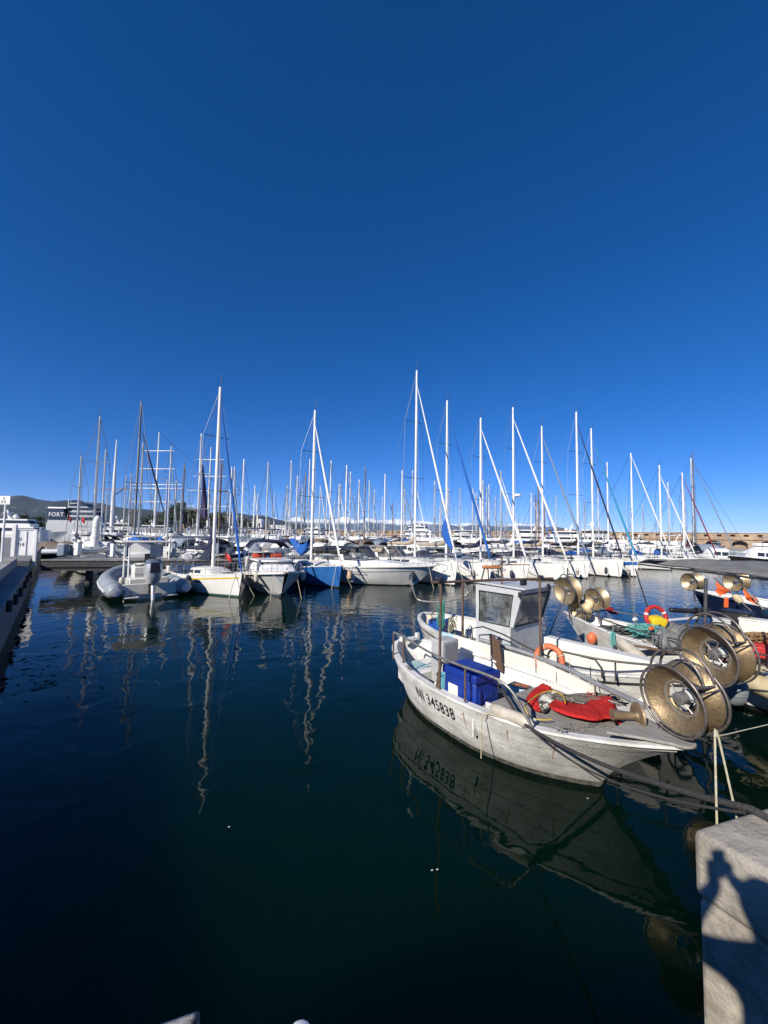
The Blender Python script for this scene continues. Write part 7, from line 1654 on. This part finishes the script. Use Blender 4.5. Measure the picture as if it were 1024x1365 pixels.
q = D(126, 722, 31); b = MB(); z1_ = D(128, 687, 31).z; b.tube(spline([(0, 0, -.9), (.05, 0, .2), (.10, 0, z1_-q.z-.5), (.30, 0, z1_-q.z-.1)], 5), [.22]*5+[.24]*5+[.24]*4+[.21, .12], 14); o = b.build('padded_post', WHITECV); o.location = q; tag(o, 'thick white padded post with rounded bent top on the near pier', 'post')
s_ = MB()
for k in range(3): s_.tube(circle((.03+.02*k, 0, -.5+.8*k), .243, (0, 0, 1), 16), .012, 5, True)
s_.build('strap', GREYCV, o)
def dinghy(label, px, dep, L, an, z, m):
    q = D(px, 740, dep); t = thing('dinghy', label, 'dinghy', (q.x, q.y, z), an, 'white dinghies lying on the near pier'); path = spline([(-L/2, .55, .2), (0, .6, .22), (L*.32, .45, .28), (L*.5, 0, .38), (L*.32, -.45, .28), (0, -.6, .22), (-L/2, -.55, .2)], 5)
    b = MB(); b.tube(path, .2, 12); b.build('tube', m, t); b = MB(); b.box((-.1, 0, .08), (L*.85, .9, .06)); b.build('floor', DECKG, t); b = MB(); b.box((-L*.45, 0, .3), (.06, .95, .38)); b.box((0, 0, .34), (.25, 1.1, .05)); b.build('seat', WHITE2, t)
    return t
dinghy('white dinghy lying on the near pier beside the pontoon gate', 92, 29.5, 2.8, .3, 1.66, RHIBL); dinghy('white dinghy tipped up on the near pier left of the inflatable', 118, 30.2, 2.6, 1.2, 1.70, WHITE2)
for k, (px, dep, sx, sy, sz, m, nm, lb, ct) in enumerate(((84, 28.2, .5, .5, .8, GREYCV, 'dock_box', 'pale grey dock box on the near pier left of the dinghies', 'dock box'), (103, 28.6, .4, .4, .9, WHITE, 'power_pedestal', 'white power pedestal on the near pier', 'pedestal'), (96, 28.7, .25, .3, .75, FENDW, 'canister', 'cream canister on the near pier between box and pedestal', 'canister'))):
    q = D(px, 740, dep); b = MB(); b.box((0, 0, sz/2), (sx, sy, sz)); o = b.build(nm, m, bevel=.05); o.location = (q.x, q.y, 1.613); s_ = MB(); s_.box((0, 0, sz+.03), (sx*1.06, sy*1.06, .06)); s_.build('lid', WHITE2, o, bevel=.02); tag(o, lb, ct)
# boat with a grey stern arch and spare wheel-like drum beyond the inflatable
q = D(252, 740, 30.5); t = thing('sailing_yacht', 'cream yacht with a tubular stern arch carrying a pale panel, right of the inflatable', 'sailing yacht', (q.x, q.y, 0), rad(118))
h = yacht_hull(9, 3, 1.1); h.shell('hull', WHITE2, t); h.deck('deck', DECKW, t); coachroof(t, h, -2, 2.5, .95, .45, DECKW)
b = MB(); b.tube(spline([(-4.2, 1.3, 1.0), (-4.3, 1.28, 2.6), (-4.25, 1.1, 3.05), (-4.2, -1.1, 3.05), (-4.3, -1.28, 2.6), (-4.2, -1.3, 1.0)], 5), .06, 8); b.build('stern_arch', WMAST, t); b = MB(); b.box((-4.0, 0, 3.16), (.9, 2.6, .06)); b.build('arch_panel', GREYCV, t)
b = MB(); b.lathe([(.02, -.1), (.28, -.09), (.32, 0), (.28, .09), (.02, .1)], (-4.55, .2, 1.75), (1, 0, 0), 18); b.build('life_raft', WHITE, t); lifelines(t, h)
b = MB(); b.tube(circle((-4.5, -.5, 1.6), .4, (1, .2, 0), 20), .05, 6, True); b.build('fender_ring', BLACK, t)
q = D(187, 738, 33); t = small_motor('white boat with a flat pale sun roof behind the inflatable', Vector((q.x, q.y, 0)), rad(120), 7.5, WHITE, 'cabin', WHITECV)
b = MB(); b.box((0, 0, 3.05), (3.6, 2.3, .10)); b.build('sun_roof', WHITE2, t, bevel=.04)
b = MB()
for sx in (-1.5, 1.5):
    for sy in (-1, 1): b.tube([(sx, sy, 1.1), (sx, sy, 3.0)], .03, 5)
b.build('roof_post', INOX, t)
q = D(188, 735, 44); t = small_motor('boat with a bright blue boom tent behind the inflatable', Vector((q.x, q.y, 0)), rad(-50), 8, WHITE, 'open', BLUECV)
# breadcrumbs of light debris afloat
for i, (px, py) in enumerate(((304, 1103), (783, 1065), (575, 1161), (582, 1160))):
    q = W(px, py, 0.004); b = MB(); b.prism([(0, 0, 0), (.017, .003, 0), (.022, .012, 0), (.006, .014, 0), (-.003, .007, 0)], (0, 0, .003)); o = b.build('floating_scrap', WHITE2); o.location = q
    tag(o, ['small pale scrap floating alone in the open water left of centre', 'small pale scrap floating beside the bow of the near white boat', 'left of two pale scraps floating below the reflection of the near boat', 'right of two pale scraps floating below the reflection of the near boat'][i], 'debris')

# ------------------------------------------------------------------ the air between here and the far hills
hz_ = MB(); hz_.box((0, 4300, 209), (23000, 9500, 422)); ho = hz_.build('haze', bpy.data.materials.new('haze_air'), smooth=False); tag(ho, kind='stuff')
hm_ = ho.data.materials[0]; hm_.use_nodes = True; N = hm_.node_tree.nodes; N.remove(N["Principled BSDF"]); pv = N.new('ShaderNodeVolumePrincipled'); pv.inputs['Color'].default_value = (.42, .64, 1.0, 1); pv.inputs['Density'].default_value = 2.6e-5; pv.inputs['Anisotropy'].default_value = 0.0
hm_.node_tree.links.new(pv.outputs[0], N['Material Output'].inputs['Volume'])

# power pedestals along the near pier and a few dock boxes
for k, (px, dep) in enumerate(((150, 27.6), (168, 28.0), (214, 29.2), (232, 30.0), (262, 31.4), (290, 33))):
    q = D(px, 742, dep); b = MB(); b.box((0, 0, .48), (.26, .26, .96)); o = b.build('power_pedestal', [WHITE, GREYCV][k % 2], bevel=.04); o.location = (q.x, q.y, 1.613); s_ = MB(); s_.lathe([(.15, 0), (.15, .05), (.03, .16)], (0, 0, .96), (0, 0, 1), 10); s_.build('cap', FENDB, o); tag(o, ['white', 'grey', 'white', 'grey', 'white', 'grey'][k]+' power pedestal on the near pier, '+['leftmost beyond the inflatable', 'second beyond the inflatable', 'third beyond the inflatable', 'fourth beyond the inflatable', 'fifth, behind the yellow striped boat', 'sixth, behind the yellow striped boat'][k], 'pedestal', 'power pedestals along the near pier')
